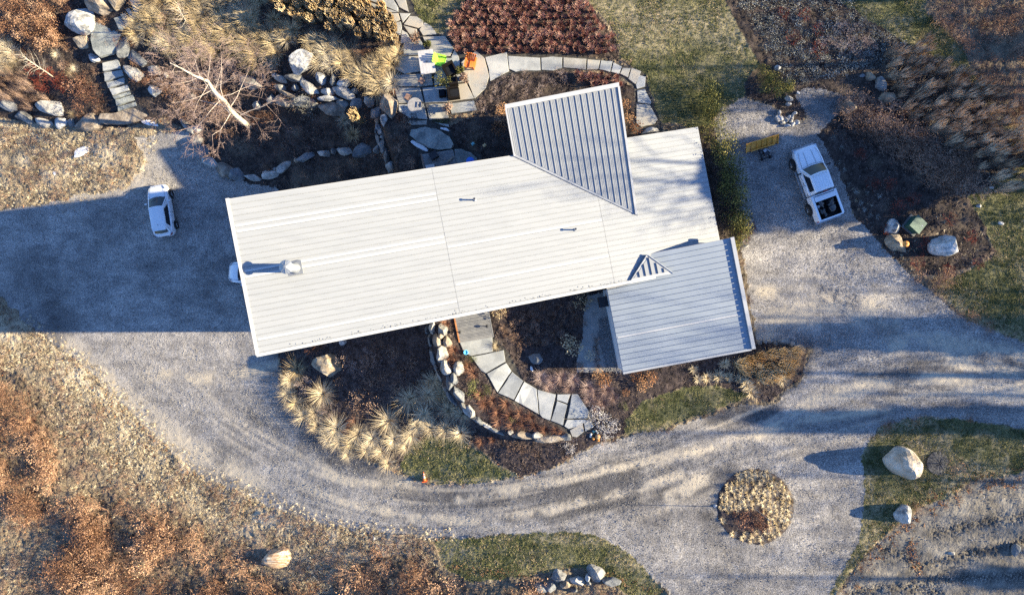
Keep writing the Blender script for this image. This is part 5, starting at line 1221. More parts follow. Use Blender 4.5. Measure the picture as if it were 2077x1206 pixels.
# things near the north deck
e = empty('storage_box', 'black box with sloping lid on the north deck', 'box', P(881, 317, .36), R(32)); MB().box((0, 0, .26), (.60, .48, .50), taper=.9).build('bin', M_black, e); MB().box((0, 0, .53), (.62, .50, .05)).build('lid', M_dark, e)
e = empty('cool_box', 'pale blue white box on the north deck by the eave', 'box', P(874, 341, .36), R(11)); MB().box((0, 0, .2), (.62, .36, .40)).build('bin', M_trim, e); MB().box((0, 0, .42), (.64, .38, .04)).build('lid', M_whm, e)
e = empty('animal', 'small grey tan animal walking over the north deck towards the big slab', 'animal', P(914, 325, .36), R(38))
vs_ = [(-.27, .0, .22), (-.14, 0, .24), (0, 0, .23), (.13, 0, .24), (.22, 0, .28), (.31, 0, .29), (.37, 0, .27)]; rr_ = [.05, .075, .07, .07, .05, .055, .025]
b = MB().tube(vs_, rr_, 10)
for x in (-.20, .14):
    for y in (-.05, .05): b.tube([(x, y, .22), (x+.02, y, .11), (x, y, 0)], [.035, .022, .022], 6)
b.tube([(-.28, 0, .24), (-.40, .02, .27), (-.52, .05, .22)], [.025, .02, .012], 6)
for y in (-.03, .03): b.tube([(.28, y, .32), (.275, y*1.3, .375)], [.02, .004], 4)
o = b.build('body', mat('grey_tan_fur', [(.16,.13,.10),(.30,.25,.20)], scale=14, rough=.9), e, smooth=True)
md = o.modifiers.new('r', 'REMESH'); md.mode = 'VOXEL'; md.voxel_size = .014; md.use_smooth_shade = True
tag(MB().lathe([(.02, 0), (.26, .02), (.30, .10), (.02, .16)], 20).build('blue_lid', mat('blue_plastic', [(.03,.13,.55),(.05,.18,.62)], rough=.4), loc=P(954, 327, .2)), 'bright blue round lid half under the north eave', 'lid')
tag(MB().lathe([(.02, 0), (.16, .02), (.18, .08), (.14, .09), (.12, .04), (.02, .03)], 20).build('bird_bath_dish', mat('sky_blue_plastic', [(.10,.42,.68),(.14,.50,.75)], rough=.4), loc=P(945, 714, .12)), 'sky blue round dish beside the entry path', 'dish')
for px, py, mm, lb in ((961, 299, mat('teal_paint', [(.12,.34,.40)], rough=.6), 'small teal bird feeder on a hook in the dark northern bed'), (984, 302, FM['straw'], 'small square tan feeder right of the teal one')):
    e = empty('bird_feeder', lb, 'bird feeder', P(px, py, 0)); MB().tube([(0, 0, 0), (0, 0, 1.2)], .012, 5).build('pole', M_dark, e); MB().box((0, 0, 1.24), (.24, .22, .12), .7, taper=.6).build('roof', mm, e)
e = empty('hook_pole', 'thin black pole at the corner of the north deck', 'pole', P(921, 305, 0)); MB().tube([(0, 0, 0), (0, 0, 1.6), (.05, -.05, 1.75), (.18, -.2, 1.7)], .02, 6).build('rod', M_dark, e)
for px, py, lb in ((988, 661, 'round black lamp at the right edge of the entry deck'), (933, 673, 'round black lamp at the left edge of the entry deck by the cedar board')):
    e = empty('deck_lamp', lb, 'lamp', P(px, py, .17)); MB().lathe([(.03, .0), (.03, .2)], 8).build('stem', M_dark, e); MB().lathe([(.04, .18), (.10, .23), (.11, .29), (.06, .36), (.01, .38)], 14).build('globe', M_dark, e)
# pumpkins
M_pump = mat('pumpkin_skin', [(.55,.20,.04),(.72,.32,.08)], scale=5, rough=.5); M_pump2 = mat('brown_pumpkin_skin', [(.36,.20,.09),(.48,.30,.15)], scale=5, rough=.5)
M_pwh = mat('white_gourd_skin', [(.60,.58,.52),(.72,.70,.65)], scale=6, rough=.5)
def pumpkin(px, py, r, m, label, h=0.0, loc=None):
    e = empty('pumpkin', label, 'pumpkin', P(px, py, h) if loc is None else loc); V = []; Fc = []; nu, nv = 32, 10
    for j in range(nv+1):
        t = math.pi*j/nv
        for i in range(nu):
            a = 2*math.pi*i/nu; k = 1+.07*abs(math.cos(a*4.5))*math.sin(t)-.05; V.append((r*k*math.sin(t)*math.cos(a), r*k*math.sin(t)*math.sin(a), r*.82*(1-.0)*(1-math.cos(t)*(1-.25*math.exp(-(t/.5)**2)))-0.0))
    for j in range(nv):
        for i in range(nu): Fc.append((j*nu+i, j*nu+(i+1) % nu, (j+1)*nu+(i+1) % nu, (j+1)*nu+i))
    b = MB().add(V, Fc); b.build('rind', m, e, smooth=True)
    MB().tube([(0, 0, r*1.45), (.01, 0, r*1.75), (.04, .01, r*1.9)], [r*.16, r*.11, r*.12], 6).build('stalk', FM['bark'], e); return e
pumpkin(1212, 884, .19, M_pump2, 'biggest brownish pumpkin in the heap at the end of the entry path')
pumpkin(1213, 891, .13, M_pump, 'bright orange pumpkin at the lower side of the heap')
pumpkin(1203, 888, .12, M_pump, 'orange red pumpkin left in the heap')
pumpkin(1198, 884, .09, M_pwh, 'lower of two small white gourds left of the heap')
pumpkin(1198.5, 880, .09, M_pwh, 'upper of two small white gourds left of the heap')
pumpkin(1209, 873, .08, M_pwh, 'small white gourd above the big brownish pumpkin')
pumpkin(1212, 877, .07, M_pwh, 'tiny white gourd touching the big brownish pumpkin')
e = empty('teal_lantern', 'small teal can next to the pumpkins', 'lantern', P(1203, 874, 0)); MB().lathe([(.07, 0), (.07, .2)], 14).build('can', mat('teal_glaze', [(.05,.36,.48),(.08,.45,.58)], rough=.3), e); MB().lathe([(.05, .2), (.05, .21)], 14).build('rim', M_dark, e)
zb_ = .93; pr = PZ(1834.5, 495, float(zf(1825, 492))+zb_); pumpkin(0, 0, .22, M_pump, 'orange pumpkin on top of the flat tan boulder', loc=pr)
# traffic cone lying on its side
cp = P(862, 974, 0); e = empty('traffic_cone', 'orange and white traffic cone tipped over on the driveway edge', 'traffic cone', cp+np.array([0, 0, .02]), R(100))
M_cone = mat('cone_orange', [(.80,.12,.025),(.85,.17,.04)], scale=3, rough=.5)
b = MB().box((0, 0, .19), (.04, .38, .38)); b.build('base', M_cone, e)
def cone_ring(a, c, m, nm):
    z0 = lambda x: .19-.17*(x/.72); r = lambda x: .14-.115*x/.72
    MB().tube([(a, 0, z0(a)), (c, 0, z0(c))], [r(a), r(c)], 20).build(nm, m, e, smooth=False)
cone_ring(.02, .22, M_cone, 'shell'); cone_ring(.22, .40, M_trim, 'reflective_band'); cone_ring(.40, .48, M_cone, 'shell'); cone_ring(.48, .58, M_trim, 'reflective_band'); cone_ring(.58, .72, M_cone, 'shell')
# utility box, drum, mulch ring, pole
e = empty('utility_box', 'dark green utility box with sloping lid and white stickers in the north east bed', 'utility box', P(1850, 457, 0), R(52))
M_ugrn = mat('utility_green', [(.025,.075,.055),(.035,.095,.07)], scale=3, rough=.5)
b = MB(); b.add([(-.45,-.45,0),(.45,-.45,0),(.45,.45,0),(-.45,.45,0),(-.45,-.45,.62),(.45,-.45,.62),(.45,.45,.80),(-.45,.45,.80)], [(3,2,1,0),(4,5,6,7),(0,1,5,4),(1,2,6,5),(2,3,7,6),(3,0,4,7)]); b.build('cabinet', M_ugrn, e)
b = MB(); b.add([(-.48,-.50,.63),(.48,-.50,.63),(.48,.48,.82),(-.48,.48,.82),(-.48,-.50,.67),(.48,-.50,.67),(.48,.48,.86),(-.48,.48,.86)], [(3,2,1,0),(4,5,6,7),(0,1,5,4),(1,2,6,5),(2,3,7,6),(3,0,4,7)]); b.build('lid', M_ugrn, e)
b = MB().box((-.12, -.46, .32), (.16, .02, .10)); b.build('sticker', M_trim, e); b = MB().box((.1, -.30, .715), (.09, .07, .01)); b.build('sticker', M_trim, e); MB().box((0, 0, .03), (1.15, 1.15, .06)).build('pad', mat('pad_grey', [(.14,.14,.13)], rough=.9), e)
e = empty('drum', 'round black drum with a small bung behind the tan boulder', 'drum', P(1743, 201, 0)); MB().lathe([(.28, 0), (.30, .05), (.30, .42), (.27, .46), (.24, .45)], 24).build('shell', M_dark, e); MB().lathe([(.03, .45), (.03, .47)], 8).build('bung', M_rim, e, loc=(.03, 0, 0))
cr = P(1904, 938, 0); s_ = mpp(1904, 938); r_ = 25*s_
b = MB(); prof = [(r_*1.0, -.10), (r_*.97, .05), (r_*.7, .10), (r_*.2, .13), (.02, .12)]; V_ = []; n = 40
o = MB().lathe(prof, n).build('mulch_ring', ground_mat('dark_mulch', [(.02,.02,.022),(.055,.053,.055),(.10,.098,.10)], scale=9, bump=.03, bscale=30, fine=.4, fscale=30), smooth=False, loc=cr)
for v in o.data.vertices: v.co.z += random.uniform(-.02, .02)
tag(o, 'round dark mulch ring on the lawn right of the huge cream boulder', 'mulch ring')
e = empty('sapling', 'young tree with sparse rusty leaves planted in the mulch ring', 'tree', cr+np.array([0, 0, .1]))
b = MB(); b.tube([(0, 0, 0), (.02, .01, 1.0), (0, 0, 1.9)], [.03, .022, .012], 6)
for k in range(10):
    a = k*2.4; z0 = .9+.11*k; b.tube([(0, 0, z0), (.30*math.cos(a), .30*math.sin(a), z0+.45)], [.01, .004], 4)
b.build('trunk', FM['bark'], e); v, f = leaf_cloud(260, .8, .8, 1.5, .07, 9, zc=1.65); obj('foliage', np_mesh('foliage', v, f, FM['orange']), e)
e = empty('flag_pole', 'slim bare pole standing in the middle of the round planted bed', 'pole', P(1528, 1027, 0)); MB().tube([(0, 0, 0), (0, 0, 2.9)], [.03, .02], 8).build('shaft', M_galv, e); MB().lathe([(.01, 2.9), (.04, 2.94), (.01, 2.98)], 8).build('finial', M_galv, e)

# ------------------------------------------------------------------ trees
def tree_parts(seed, H, r0, lean=(0, 0), crown0=.3, nb=16, spread=.9, depth=3, bend=.1, path=None, twr=.006, up=.5, n1=4, lr=.30, ll=.34):
    r = np.random.default_rng(seed); T = MB(); Bm = MB(); V = []; Fc = []
    if path is None:
        path = [np.array([lean[0]*t*H+bend*math.sin(t*4+seed), lean[1]*t*H+bend*math.cos(t*3+seed), t*H]) for t in np.linspace(0, 1, 8)]
    path = [np.array(p, float) for p in path]; k = len(path)
    T.tube(path, [r0*(1-.92*i/(k-1))**.9+.008 for i in range(k)], 9)
    def along(t):
        i = min(int(t*(k-1)), k-2); f = t*(k-1)-i; return path[i]*(1-f)+path[i+1]*f
    def twig(p, d, L, w_, n):
        pts = [p]; q = p.copy(); dd = d.copy()
        for s in range(3):
            dd = dd+r.normal(0, .14, 3); dd[2] += .04; dd /= np.linalg.norm(dd); q = q+dd*L/3; pts.append(q)
        if n >= depth-1: Bm.tube(pts, [w_, w_*.75, w_*.5, w_*.3], 4, cap=False)
        else:
            s_ = np.cross(dd, r.normal(0, 1, 3)); s_ /= np.linalg.norm(s_)+1e-9; s2 = np.cross(dd, s_)
            for sd_ in (s_, s2):
                o = len(V); V.extend([pts[0]-sd_*w_*.8, pts[0]+sd_*w_*.8, pts[1]+sd_*w_*.6, pts[1]-sd_*w_*.6, pts[2]+sd_*w_*.45, pts[2]-sd_*w_*.45, pts[3]])
                Fc.extend([(o, o+1, o+2), (o, o+2, o+3), (o+3, o+2, o+4), (o+3, o+4, o+5), (o+5, o+4, o+6)])
        if n > 0:
            for _ in range(n1):
                t = r.uniform(.3, 1); i = min(int(t*3), 2); pp = pts[i]+(pts[i+1]-pts[i])*(t*3-i)
                e = d+r.normal(0, .55, 3); e[2] += .1; e /= np.linalg.norm(e); twig(pp, e, L*r.uniform(.42, .68), max(w_*.5, twr), n-1)
    for i in range(nb):
        t = crown0+(1-crown0)*(i+.5)/nb; a = i*2.4+r.uniform(-.4, .4); d = np.array([math.cos(a)*spread, math.sin(a)*spread, up+.5*t]); d /= np.linalg.norm(d)
        L = H*ll*(1.15-t*.75)*r.uniform(.8, 1.2); twig(along(t), d, L, max(r0*lr*(1.1-t), .012), depth-1)
    return T, Bm, (np.array(V), np.array(Fc))
def make_tree(name, label, loc, parts, mt, mb, group=None, rz=0):
    T, Bm, (v, f) = parts; e = empty(name, label, 'tree', loc, rz, group)
    T.build('trunk', mt, e, smooth=True); Bm.build('limbs', mt, e); obj('twigs', np_mesh('twigs', v, f, mb), e); return e
# the birch beside the parking area: trunk follows its real bends
b0 = P(507, 258, 0); bt = [(507,258,0),(488,243,1.3),(468,225,2.6),(455,205,4.0),(440,193,5.1),(430,180,6.0),(421,165,7.0),(405,158,8.0),(392,153,8.9),(370,140,9.9),(345,128,10.8)]
pts = [P(507, 258, 0)]
for px, py, h in bt[1:]:
    z = b0[2]+h; pts.append(PZ(px, py, z))
pts = [p-b0 for p in pts]
Tb, Bb, tw = tree_parts(5, 10.5, .215, crown0=.12, nb=30, spread=1.0, depth=5, path=pts, twr=.008, up=.05, n1=4, lr=.24, ll=.31)
bt_ = make_tree('birch_tree', 'bare pale barked birch with leaning forked trunk beside the parking area', b0, (Tb, Bb, tw), FM['birch'], FM['birchtwig'])
for c_ in bt_.children:
    if c_.name.startswith('limbs'): c_.data.materials[0] = FM['birchtwig2']
b1 = P(110, 158, 0); pts = [PZ(x, y, b1[2]+h)-b1 for x, y, h in ((110,158,0),(95,147,1.0),(78,136,2.0),(60,124,3.1),(44,112,4.1))]
make_tree('birch_sapling', 'small white stemmed bare tree among red shrubs at the left', b1, tree_parts(9, 4.2, .05, crown0=.25, nb=26, spread=.8, depth=2, path=pts, twr=.006, up=.6), FM['birch'], FM['greytwig'])
b2 = P(383, 55, 0); pts = [PZ(x, y, b2[2]+h)-b2 for x, y, h in ((383,52,0),(375,40,1.2),(368,28,2.4),(362,15,3.6))]
make_tree('slim_tree', 'small bare tree rising out of the straw grass near the top', b2, tree_parts(12, 3.8, .05, crown0=.2, nb=26, spread=.9, depth=2, path=pts, twr=.007, up=.5), FM['birch'], FM['pinkgrey'])
# the wood east of the plot, whose long shadows cross the garden
gT = 'bare trees of the wood east of the garden'
protos = []
for s in range(4):
    parts = tree_parts(40+s, (17, 20, 15, 19)[s], (.30, .36, .24, .32)[s], crown0=.30, nb=13, spread=.75, depth=3, bend=.3, twr=.022, up=.7)
    protos.append(make_tree('wood_tree', 'tall bare tree in the wood east of the garden', (60, 0, 0), parts, FM['bark'], FM['bark'], gT))
def copy_tree(o, parent=None):
    c = o.copy(); C.objects.link(c); c.parent = parent
    for ch in list(o.children): copy_tree(ch, c)
    return c
fr_ = np.random.default_rng(77); spots = []
for i in range(46):
    spots.append((fr_.uniform(46, 92), fr_.uniform(-26, 27), i))
for k, (x, y, i) in enumerate(spots):
    if -8.5 < y < 6: x = max(x, 60+(x-46)*.6)
    o = protos[k] if k < 4 else copy_tree(protos[k % 4]); z = float(ground(np.array([min(x, 46)]), np.array([y]))[0])+max(0, x-46)*.03
    o.location = (x, y, z-.1); o.rotation_euler = (0, 0, fr_.uniform(0, 6.28)); o['label'] = 'tall bare tree in the wood east of the garden'
# dense evergreens of the same wood
def conifer(x, y, h, r, seed, label, rnd=False):
    z = float(ground(np.array([min(x, 46)]), np.array([y]))[0]); e = empty('conifer', label, 'tree', (x, y, z), 0, 'evergreens of the wood east of the garden')
    MB().tube([(0, 0, 0), (0, 0, h)], [.25, .03], 8).build('trunk', FM['bark'], e); rr = np.random.default_rng(seed); n = 8000; t = rr.random(n)**.75; V = []; Fc = []
    a = rr.uniform(0, 6.283, n); q = r*(1-t)**.85*(.25+.75*rr.random(n)**.5)*(.8+.25*np.sin(a*3+seed)+.15*np.sin(t*40)); zz = h*(.10+.9*t)-q*.25
    if rnd: t = .50+.50*rr.random(n); q = r*np.sqrt(np.clip(1-((t-.74)/.26)**2, 0, 1))*rr.random(n)**.4*(.85+.15*np.sin(a*4+seed)); zz = h*t
    c_ = np.stack([q*np.cos(a), q*np.sin(a), zz], -1); d1 = rr.normal(0, 1, (n, 3))*.33; d2 = rr.normal(0, 1, (n, 3))*.33
    V = np.concatenate([c_-d1, c_+d1, c_+d2]); Fc = np.stack([np.arange(n), np.arange(n)+n, np.arange(n)+2*n], -1)
    obj('foliage', np_mesh('foliage', V, Fc, FM['olive']), e)
CON = [(49.3, 8.6, 12.9, 3.4, 1), (62, 22.5, 15, 2.6), (48, -2.6, 9.5, 1.5), (66, -8.4, 17, 2.0), (72, -19.5, 15, 2.2), (58, 17.8, 9, 1.8)]
for i, t_ in enumerate(CON): conifer(*t_[:4], 90+i, 'dense evergreen in the wood east of the garden', len(t_) > 4)

# ------------------------------------------------------------------ planting: every tuft and shrub is its own object
def pset(kind, n, fn, m): return [proto(kind, fn(s), m) for s in range(n)]
def put(protos, px, py, sc, name, label, cat, group=None, h=None, rz=None, loc=None):
    p = P(px, py, 0) if loc is None else loc
    o = obj(name, random.choice(protos), None, p-np.array([0, 0, .02]), random.uniform(0, 6.28) if rz is None else rz, (sc, sc, sc if h is None else sc*h))
    return tag(o, label, cat, group)
def fill(poly, step, jit, protos, scr, name, label, cat, group, rot=0, keep=1.0, ystep=None, avoid=(), rz=None):
    xs = [p[0] for p in poly]; ys = [p[1] for p in poly]; out = []; ystep = ystep or step*.87; row = 0
    y = min(ys)
    while y < max(ys):
        x = min(xs)+(row % 2)*step/2
        while x < max(xs):
            px, py = x+random.uniform(-jit, jit), y+random.uniform(-jit, jit); x += step
            if not inside(np.array([px]), np.array([py]), poly)[0] or random.random() > keep: continue
            if any(math.hypot(px-a, py-b) < c for a, b, c in avoid): continue
            out.append((px, py))
        y += ystep; row += 1
    for px, py in out: put(protos, px, py, random.uniform(*scr), name, label, cat, group, rz=rz(px, py) if rz else None)
    return out
# russet grasses in rows
red = pset('russet_tuft', 4, lambda s: merge(blades(110, .60, .50, .026, lean=(.0, .12), droop=.22, seg=2, base_r=.06, seed=60+s), plumes(26, .68, .38, .22, .045, lean=(0, .12), seed=70+s)), FM['red'])
fill([(948,-45),(944,2),(917,50),(908,80),(921,106),(985,114),(1142,109),(1253,117),(1249,84),(1192,2),(1165,-45)], 15.6, 3.6, red, (.66, 1.08), 'russet_grass_tuft', 'russet grass tuft in the dense rows of the wedge shaped bed at the top', 'grass tuft', 'russet grasses in rows at the top', ystep=13.6, rz=lambda x, y: random.uniform(-.7, .7))
for px, py in ((1168,150),(1182,155),(1196,152),(1176,163),(1193,163),(1207,160),(1218,151),(1232,160),(1250,158),(1244,168),(1214,168),(1256,172),(1203,170),(1226,171)):
    put(red, px, py, random.uniform(.8, 1.05), 'russet_grass_tuft', 'russet grass tuft in the small clump between slab path and cross roof', 'grass tuft', 'russet grasses below the slab path')
# straw coloured fountain grass
straw = pset('straw_tuft', 5, lambda s: blades(230, 1.15, .85, .027, lean=(-.05, .08), droop=.42, seg=3, base_r=.12, seed=80+s), FM['straw'])
straw2 = pset('straw_tuft', 3, lambda s: blades(200, 1.1, .9, .025, lean=(-.05, .05), droop=.45, seg=3, base_r=.12, seed=90+s), FM['paleleaf'])
fill([(262,75),(285,25),(330,-40),(540,-40),(545,25),(610,70),(700,100),(770,118),(810,95),(816,155),(800,188),(768,203),(735,172),(660,135),(600,100),(560,140),(500,150),(450,115),(400,118),(340,118),(290,100)], 24.5, 6, straw+straw2, (.72, 1.12), 'straw_grass_tuft', 'straw coloured fountain grass tuft in the wide drift north of the birch', 'grass tuft', 'straw coloured grasses north of the birch', avoid=((614,125,24),(385,50,16),(300,40,8)), keep=.95)
gold = pset('golden_tuft', 4, lambda s: merge(plumes(120, 1.7, .16, .75, .06, lean=(-.06, .10), seed=100+s), blades(40, .8, .4, .02, droop=.4, seg=2, base_r=.1, seed=110+s)), FM['gold'])
fill([(540,-40),(548,5),(600,42),(690,72),(770,95),(806,108),(812,70),(800,40),(770,15),(735,0),(725,-40)], 15.5, 3, gold, (.85, 1.1), 'feather_grass', 'tall golden feather grass in the columns at the top edge', 'grass tuft', 'golden feather grasses left of the flagstones', ystep=17)
fill([(620,-45),(725,-45),(742,10),(700,14),(640,-5)], 13, 4, pset('crimson_brush', 2, lambda s: twigs(11, .95, 1.0, .012, seed=120+s, depth=3), FM['rust']), (.8, 1.1), 'rust_shrub', 'rust red twiggy shrub at the top edge behind the golden grasses', 'shrub', 'rust red shrubs at the top edge')
# spiky pale grasses south of the house
spk = pset('spiky_tuft', 4, lambda s: blades(230, 1.12, 1.25, .024, droop=.16, seg=2, base_r=.09, tilt_lo=.15, var=.28, seed=130+s), FM['pale'])
SP = [(603,748,1.0,'northernmost, beside the tan boulder'),(590,770,.85,'second from the north on the driveway side'),(585,798,.75,'small one on the driveway side'),(600,818,.8,'leftmost, where the bed edge begins to curve'),
 (656,798,1.15,'large one south of the tan boulder'),(618,843,.85,'on the curved edge below the leftmost ones'),(640,836,.8,'tucked between edge and bed centre'),(645,862,.85,'on the curved edge, half way round'),(684,868,1.1,'beside the crimson shrub'),
 (667,885,.8,'on the curved edge below the crimson shrub'),(690,893,.85,'touching the curved edge further along'),(727,878,1.0,'right of the crimson shrub'),(715,898,.8,'close to the gravel'),(757,888,.9,'between two larger ones near the gravel'),(745,912,.8,'nearly touching the gravel'),
 (790,852,1.15,'large one in the bed centre'),(800,890,.95,'just behind the southern tip'),(775,915,.8,'second from the southern tip'),(787,938,.8,'at the southern tip of the bed'),(835,880,.9,'at the top of the lawn patch'),(825,905,.75,'against the lawn patch'),
 (832,808,1.1,'in shade, leftmost of the dark cluster'),(868,800,1.0,'in shade, centre of the dark cluster'),(877,772,.95,'in shade, closest to the stone wall top'),(895,800,.9,'in shade, hugging the stone wall'),(860,840,.95,'half shaded below the dark cluster'),
 (910,830,1.0,'in shade on the lawn side of the wall'),(938,838,.8,'in shade, rightmost beside the wall'),(935,878,.85,'lit one standing alone at the right end'),(905,868,.85,'half shaded between wall and lawn'),(875,868,.85,'above the top of the lawn patch'),(705,920,.6,'smallest, at the gravel edge'),(848,862,.8,'between dark cluster and lawn')]
spk += [proto('spiky_tuft', blades(200, 1.2, 1.3, .022, lean=(.18*math.cos(q), .18*math.sin(q)), droop=.42, seg=3, base_r=.16, tilt_lo=.05, var=.45, seed=140+q), FM['straw' if q == 2 else 'pale']) for q in range(4)]
for px, py, sc, lb in SP: put(spk, px, py, sc*1.04, 'spiky_grass_tuft', 'pale spiky grass tuft '+lb, 'grass tuft', 'spiky grasses south of the house')
# round bed
stub = pset('pale_tuft', 3, lambda s: blades(85, .33, 1.0, .032, droop=.35, seg=2, base_r=.05, seed=150+s), FM['pale'])
stubg = pset('tan_tuft', 2, lambda s: blades(85, .30, 1.0, .026, droop=.35, seg=2, base_r=.05, seed=160+s), FM['straw'])
rst = pset('rust_tuft', 3, lambda s: leaf_cloud(120, .5, .5, .4, .07, 170+s), FM['rust'])
rb = P(1532, 1027, 0); rbr = 77*mpp(1532, 1027)
o = MB().lathe([(rbr, -.25), (rbr*.99, .02), (rbr*.9, .09), (rbr*.5, .14), (.05, .16)], 72).build('round_bed', GM['mulch_bed'], loc=rb)
_gz = ground(np.array([v.co.x+rb[0] for v in o.data.vertices]), np.array([v.co.y+rb[1] for v in o.data.vertices]))-rb[2]
for v, g_ in zip(o.data.vertices, _gz):
    v.co.z += float(g_); k = 1+.02*math.sin(v.co.x*9)*math.cos(v.co.y*7); v.co.x *= k; v.co.y *= k
tag(o, 'round mulched planting bed raised in the middle of the driveway', 'planting bed')
rpts = []
for _ in range(4000):
    a = random.uniform(0, 6.28); q = 73*math.sqrt(random.random()); px, py = 1532+q*math.cos(a), 1027+q*math.sin(a)
    if all(math.hypot(px-x, py-y) > 9.4 for x, y in rpts): rpts.append((px, py))
for px, py in rpts:
    inr = inside(np.array([px]), np.array([py]), [(1492,1030),(1530,1028),(1560,1045),(1552,1075),(1500,1080),(1475,1062),(1478,1048)])[0]
    l_ = P(px, py, 0); rr_ = math.hypot(px-1532, py-1027)/77; l_[2] += .15*(1-rr_)+.02
    if inside(np.array([px]), np.array([py]), [(1462,1036),(1492,1048),(1510,1085),(1478,1078)])[0]: continue
    if inr: put(rst, px, py, random.uniform(.7, 1.0), 'rust_tuft', 'rust red tuft in the open patch of the round bed', 'plant', 'rust red tufts in the round bed', loc=l_)
    else: put(stub if random.random() < .72 else stubg, px, py, random.uniform(.85, 1.15), 'pale_grass_tuft', 'small star shaped pale grass tuft in the round bed', 'grass tuft', 'pale tufts in the round bed', loc=l_)
# north east grasses leaning to the light
FM['buff'] = mat('buff_blades', [(.24,.165,.11),(.48,.36,.25),(.68,.54,.39)], scale=3, rnd=.25, rough=.8, spec=.2, lohi=(.3,.68))
ne = pset('wispy_tuft', 4, lambda s: merge(blades(110, 1.0, .45, .018, lean=(.22, .16), droop=.30, seg=3, base_r=.12, seed=180+s), plumes(60, 1.4, .28, .6, .045, lean=(.34, .22), seed=185+s)), FM['buff'])
fill([(1775,150),(1800,95),(1850,90),(1900,118),(1965,160),(2050,230),(2095,290),(2090,350),(2040,400),(1985,370),(1955,320),(1900,300),(1850,265),(1805,225)], 26, 6, ne, (.78, 1.08), 'wispy_grass_tuft', 'wispy buff grass tuft in the drift of the north east bed', 'grass tuft', 'buff grasses of the north east bed', rz=lambda x, y: random.uniform(-.35, .35))
brn = pset('brown_shrub', 4, lambda s: merge(twigs(16, 1.05, 1.15, .012, seed=190+s, depth=3, curl=.6), leaf_cloud(150, 1.0, 1.0, .9, .05, 192+s, shell=.3)), FM['brown'])
pnk = pset('greyish_shrub', 3, lambda s: twigs(16, .80, 1.2, .010, seed=195+s, depth=3, curl=.6), FM['pinkgrey'])
fill([(1760,195),(1800,240),(1850,270),(1900,305),(1960,330),(1990,375),(1940,395),(1880,365),(1830,330),(1790,290),(1745,260),(1705,235),(1700,215)], 21, 6, brn, (.85, 1.3), 'brown_shrub', 'brown twiggy shrub in the mass left of the buff grasses', 'shrub', 'brown shrubs of the north east bed')
for px, py in ((1708,230),(1722,245),(1738,262),(1712,214),(1745,238),(1758,255)): put(brn, px, py, .8, 'brown_shrub', 'brown twiggy shrub in the mass left of the buff grasses', 'shrub', 'brown shrubs of the north east bed')
crm = pset('crimson_shrub', 3, lambda s: twigs(13, .62, 1.15, .012, seed=200+s, depth=3, curl=.5), FM['crimson'])
CR = [(1585,30,1,'leftmost at the top edge'),(1632,33,1,'second from the left at the top edge'),(1605,78,1.1,'lower left of the four at the top'),(1658,64,.9,'rightmost of the upper four'),(1657,105,1.15,'largest near the top centre of the bed'),
 (1740,315,1,'right of the pickup bonnet'),(1765,372,1,'left one of a pair beside the pickup'),(1803,375,1,'right one of a pair beside the pickup'),(1850,405,.95,'above the green utility box'),(1815,422,1.1,'above the whitish boulder'),(1797,466,.8,'left of the whitish boulder'),
 (1925,445,1,'right of the green utility box'),(1872,500,1.15,'between pumpkin boulder and large white boulder'),(1858,532,1.05,'below the pumpkin boulder'),(1920,549,.9,'below the large white boulder'),(1980,534,.8,'rightmost near the lawn'),(1968,480,.9,'right of the large white boulder'),(1780,232,.8,'dark one behind the tan boulder'),(1822,232,.8,'dark one among the brown shrubs')]
for px, py, sc, lb in CR: put(crm, px, py, sc, 'crimson_shrub', 'low crimson twiggy shrub, '+lb, 'shrub', 'crimson shrubs of the north east bed')
sg = pset('sage_clump', 3, lambda s: merge(leaf_cloud(70, .62, .62, .22, .085, 210+s), twigs(7, .35, 1.2, .010, seed=213+s, depth=2)), FM['sage'])
fill([(1480,-40),(1690,-40),(1760,45),(1850,98),(1800,110),(1780,150),(1740,135),(1690,160),(1640,172),(1590,160),(1560,120),(1530,60),(1500,10)], 13.5, 5, sg, (.45, 1.0), 'grey_leaf_clump', 'low grey leaved clump in the dark bed at the top right', 'plant', 'grey leaved ground plants in the north east bed', keep=.85)
for px, py in ((1700,60),(1722,78),(1745,88),(1690,85),(1712,100),(1738,110),(1760,95),(1728,60),(1668,90)): put(pnk, px, py, .85, 'greyish_shrub', 'pale greyish twiggy shrub in the middle of the grey leaved plants', 'shrub', 'pale greyish shrubs of the north east bed')
gt = pset('green_tuft', 2, lambda s: blades(45, .22, 1.1, .016, droop=.4, seg=2, base_r=.05, seed=215+s), FM['sage'])
for px, py in ((1700,330),(1712,345),(1735,390),(1757,392),(1782,398),(1745,412),(1752,425),(1764,437),(1780,440),(1706,300),(1690,280),(1720,375)): put(gt, px, py, 1.1, 'grey_green_tuft', 'small grey green tuft between the pickup and the boulders', 'plant', 'grey green tufts beside the pickup')
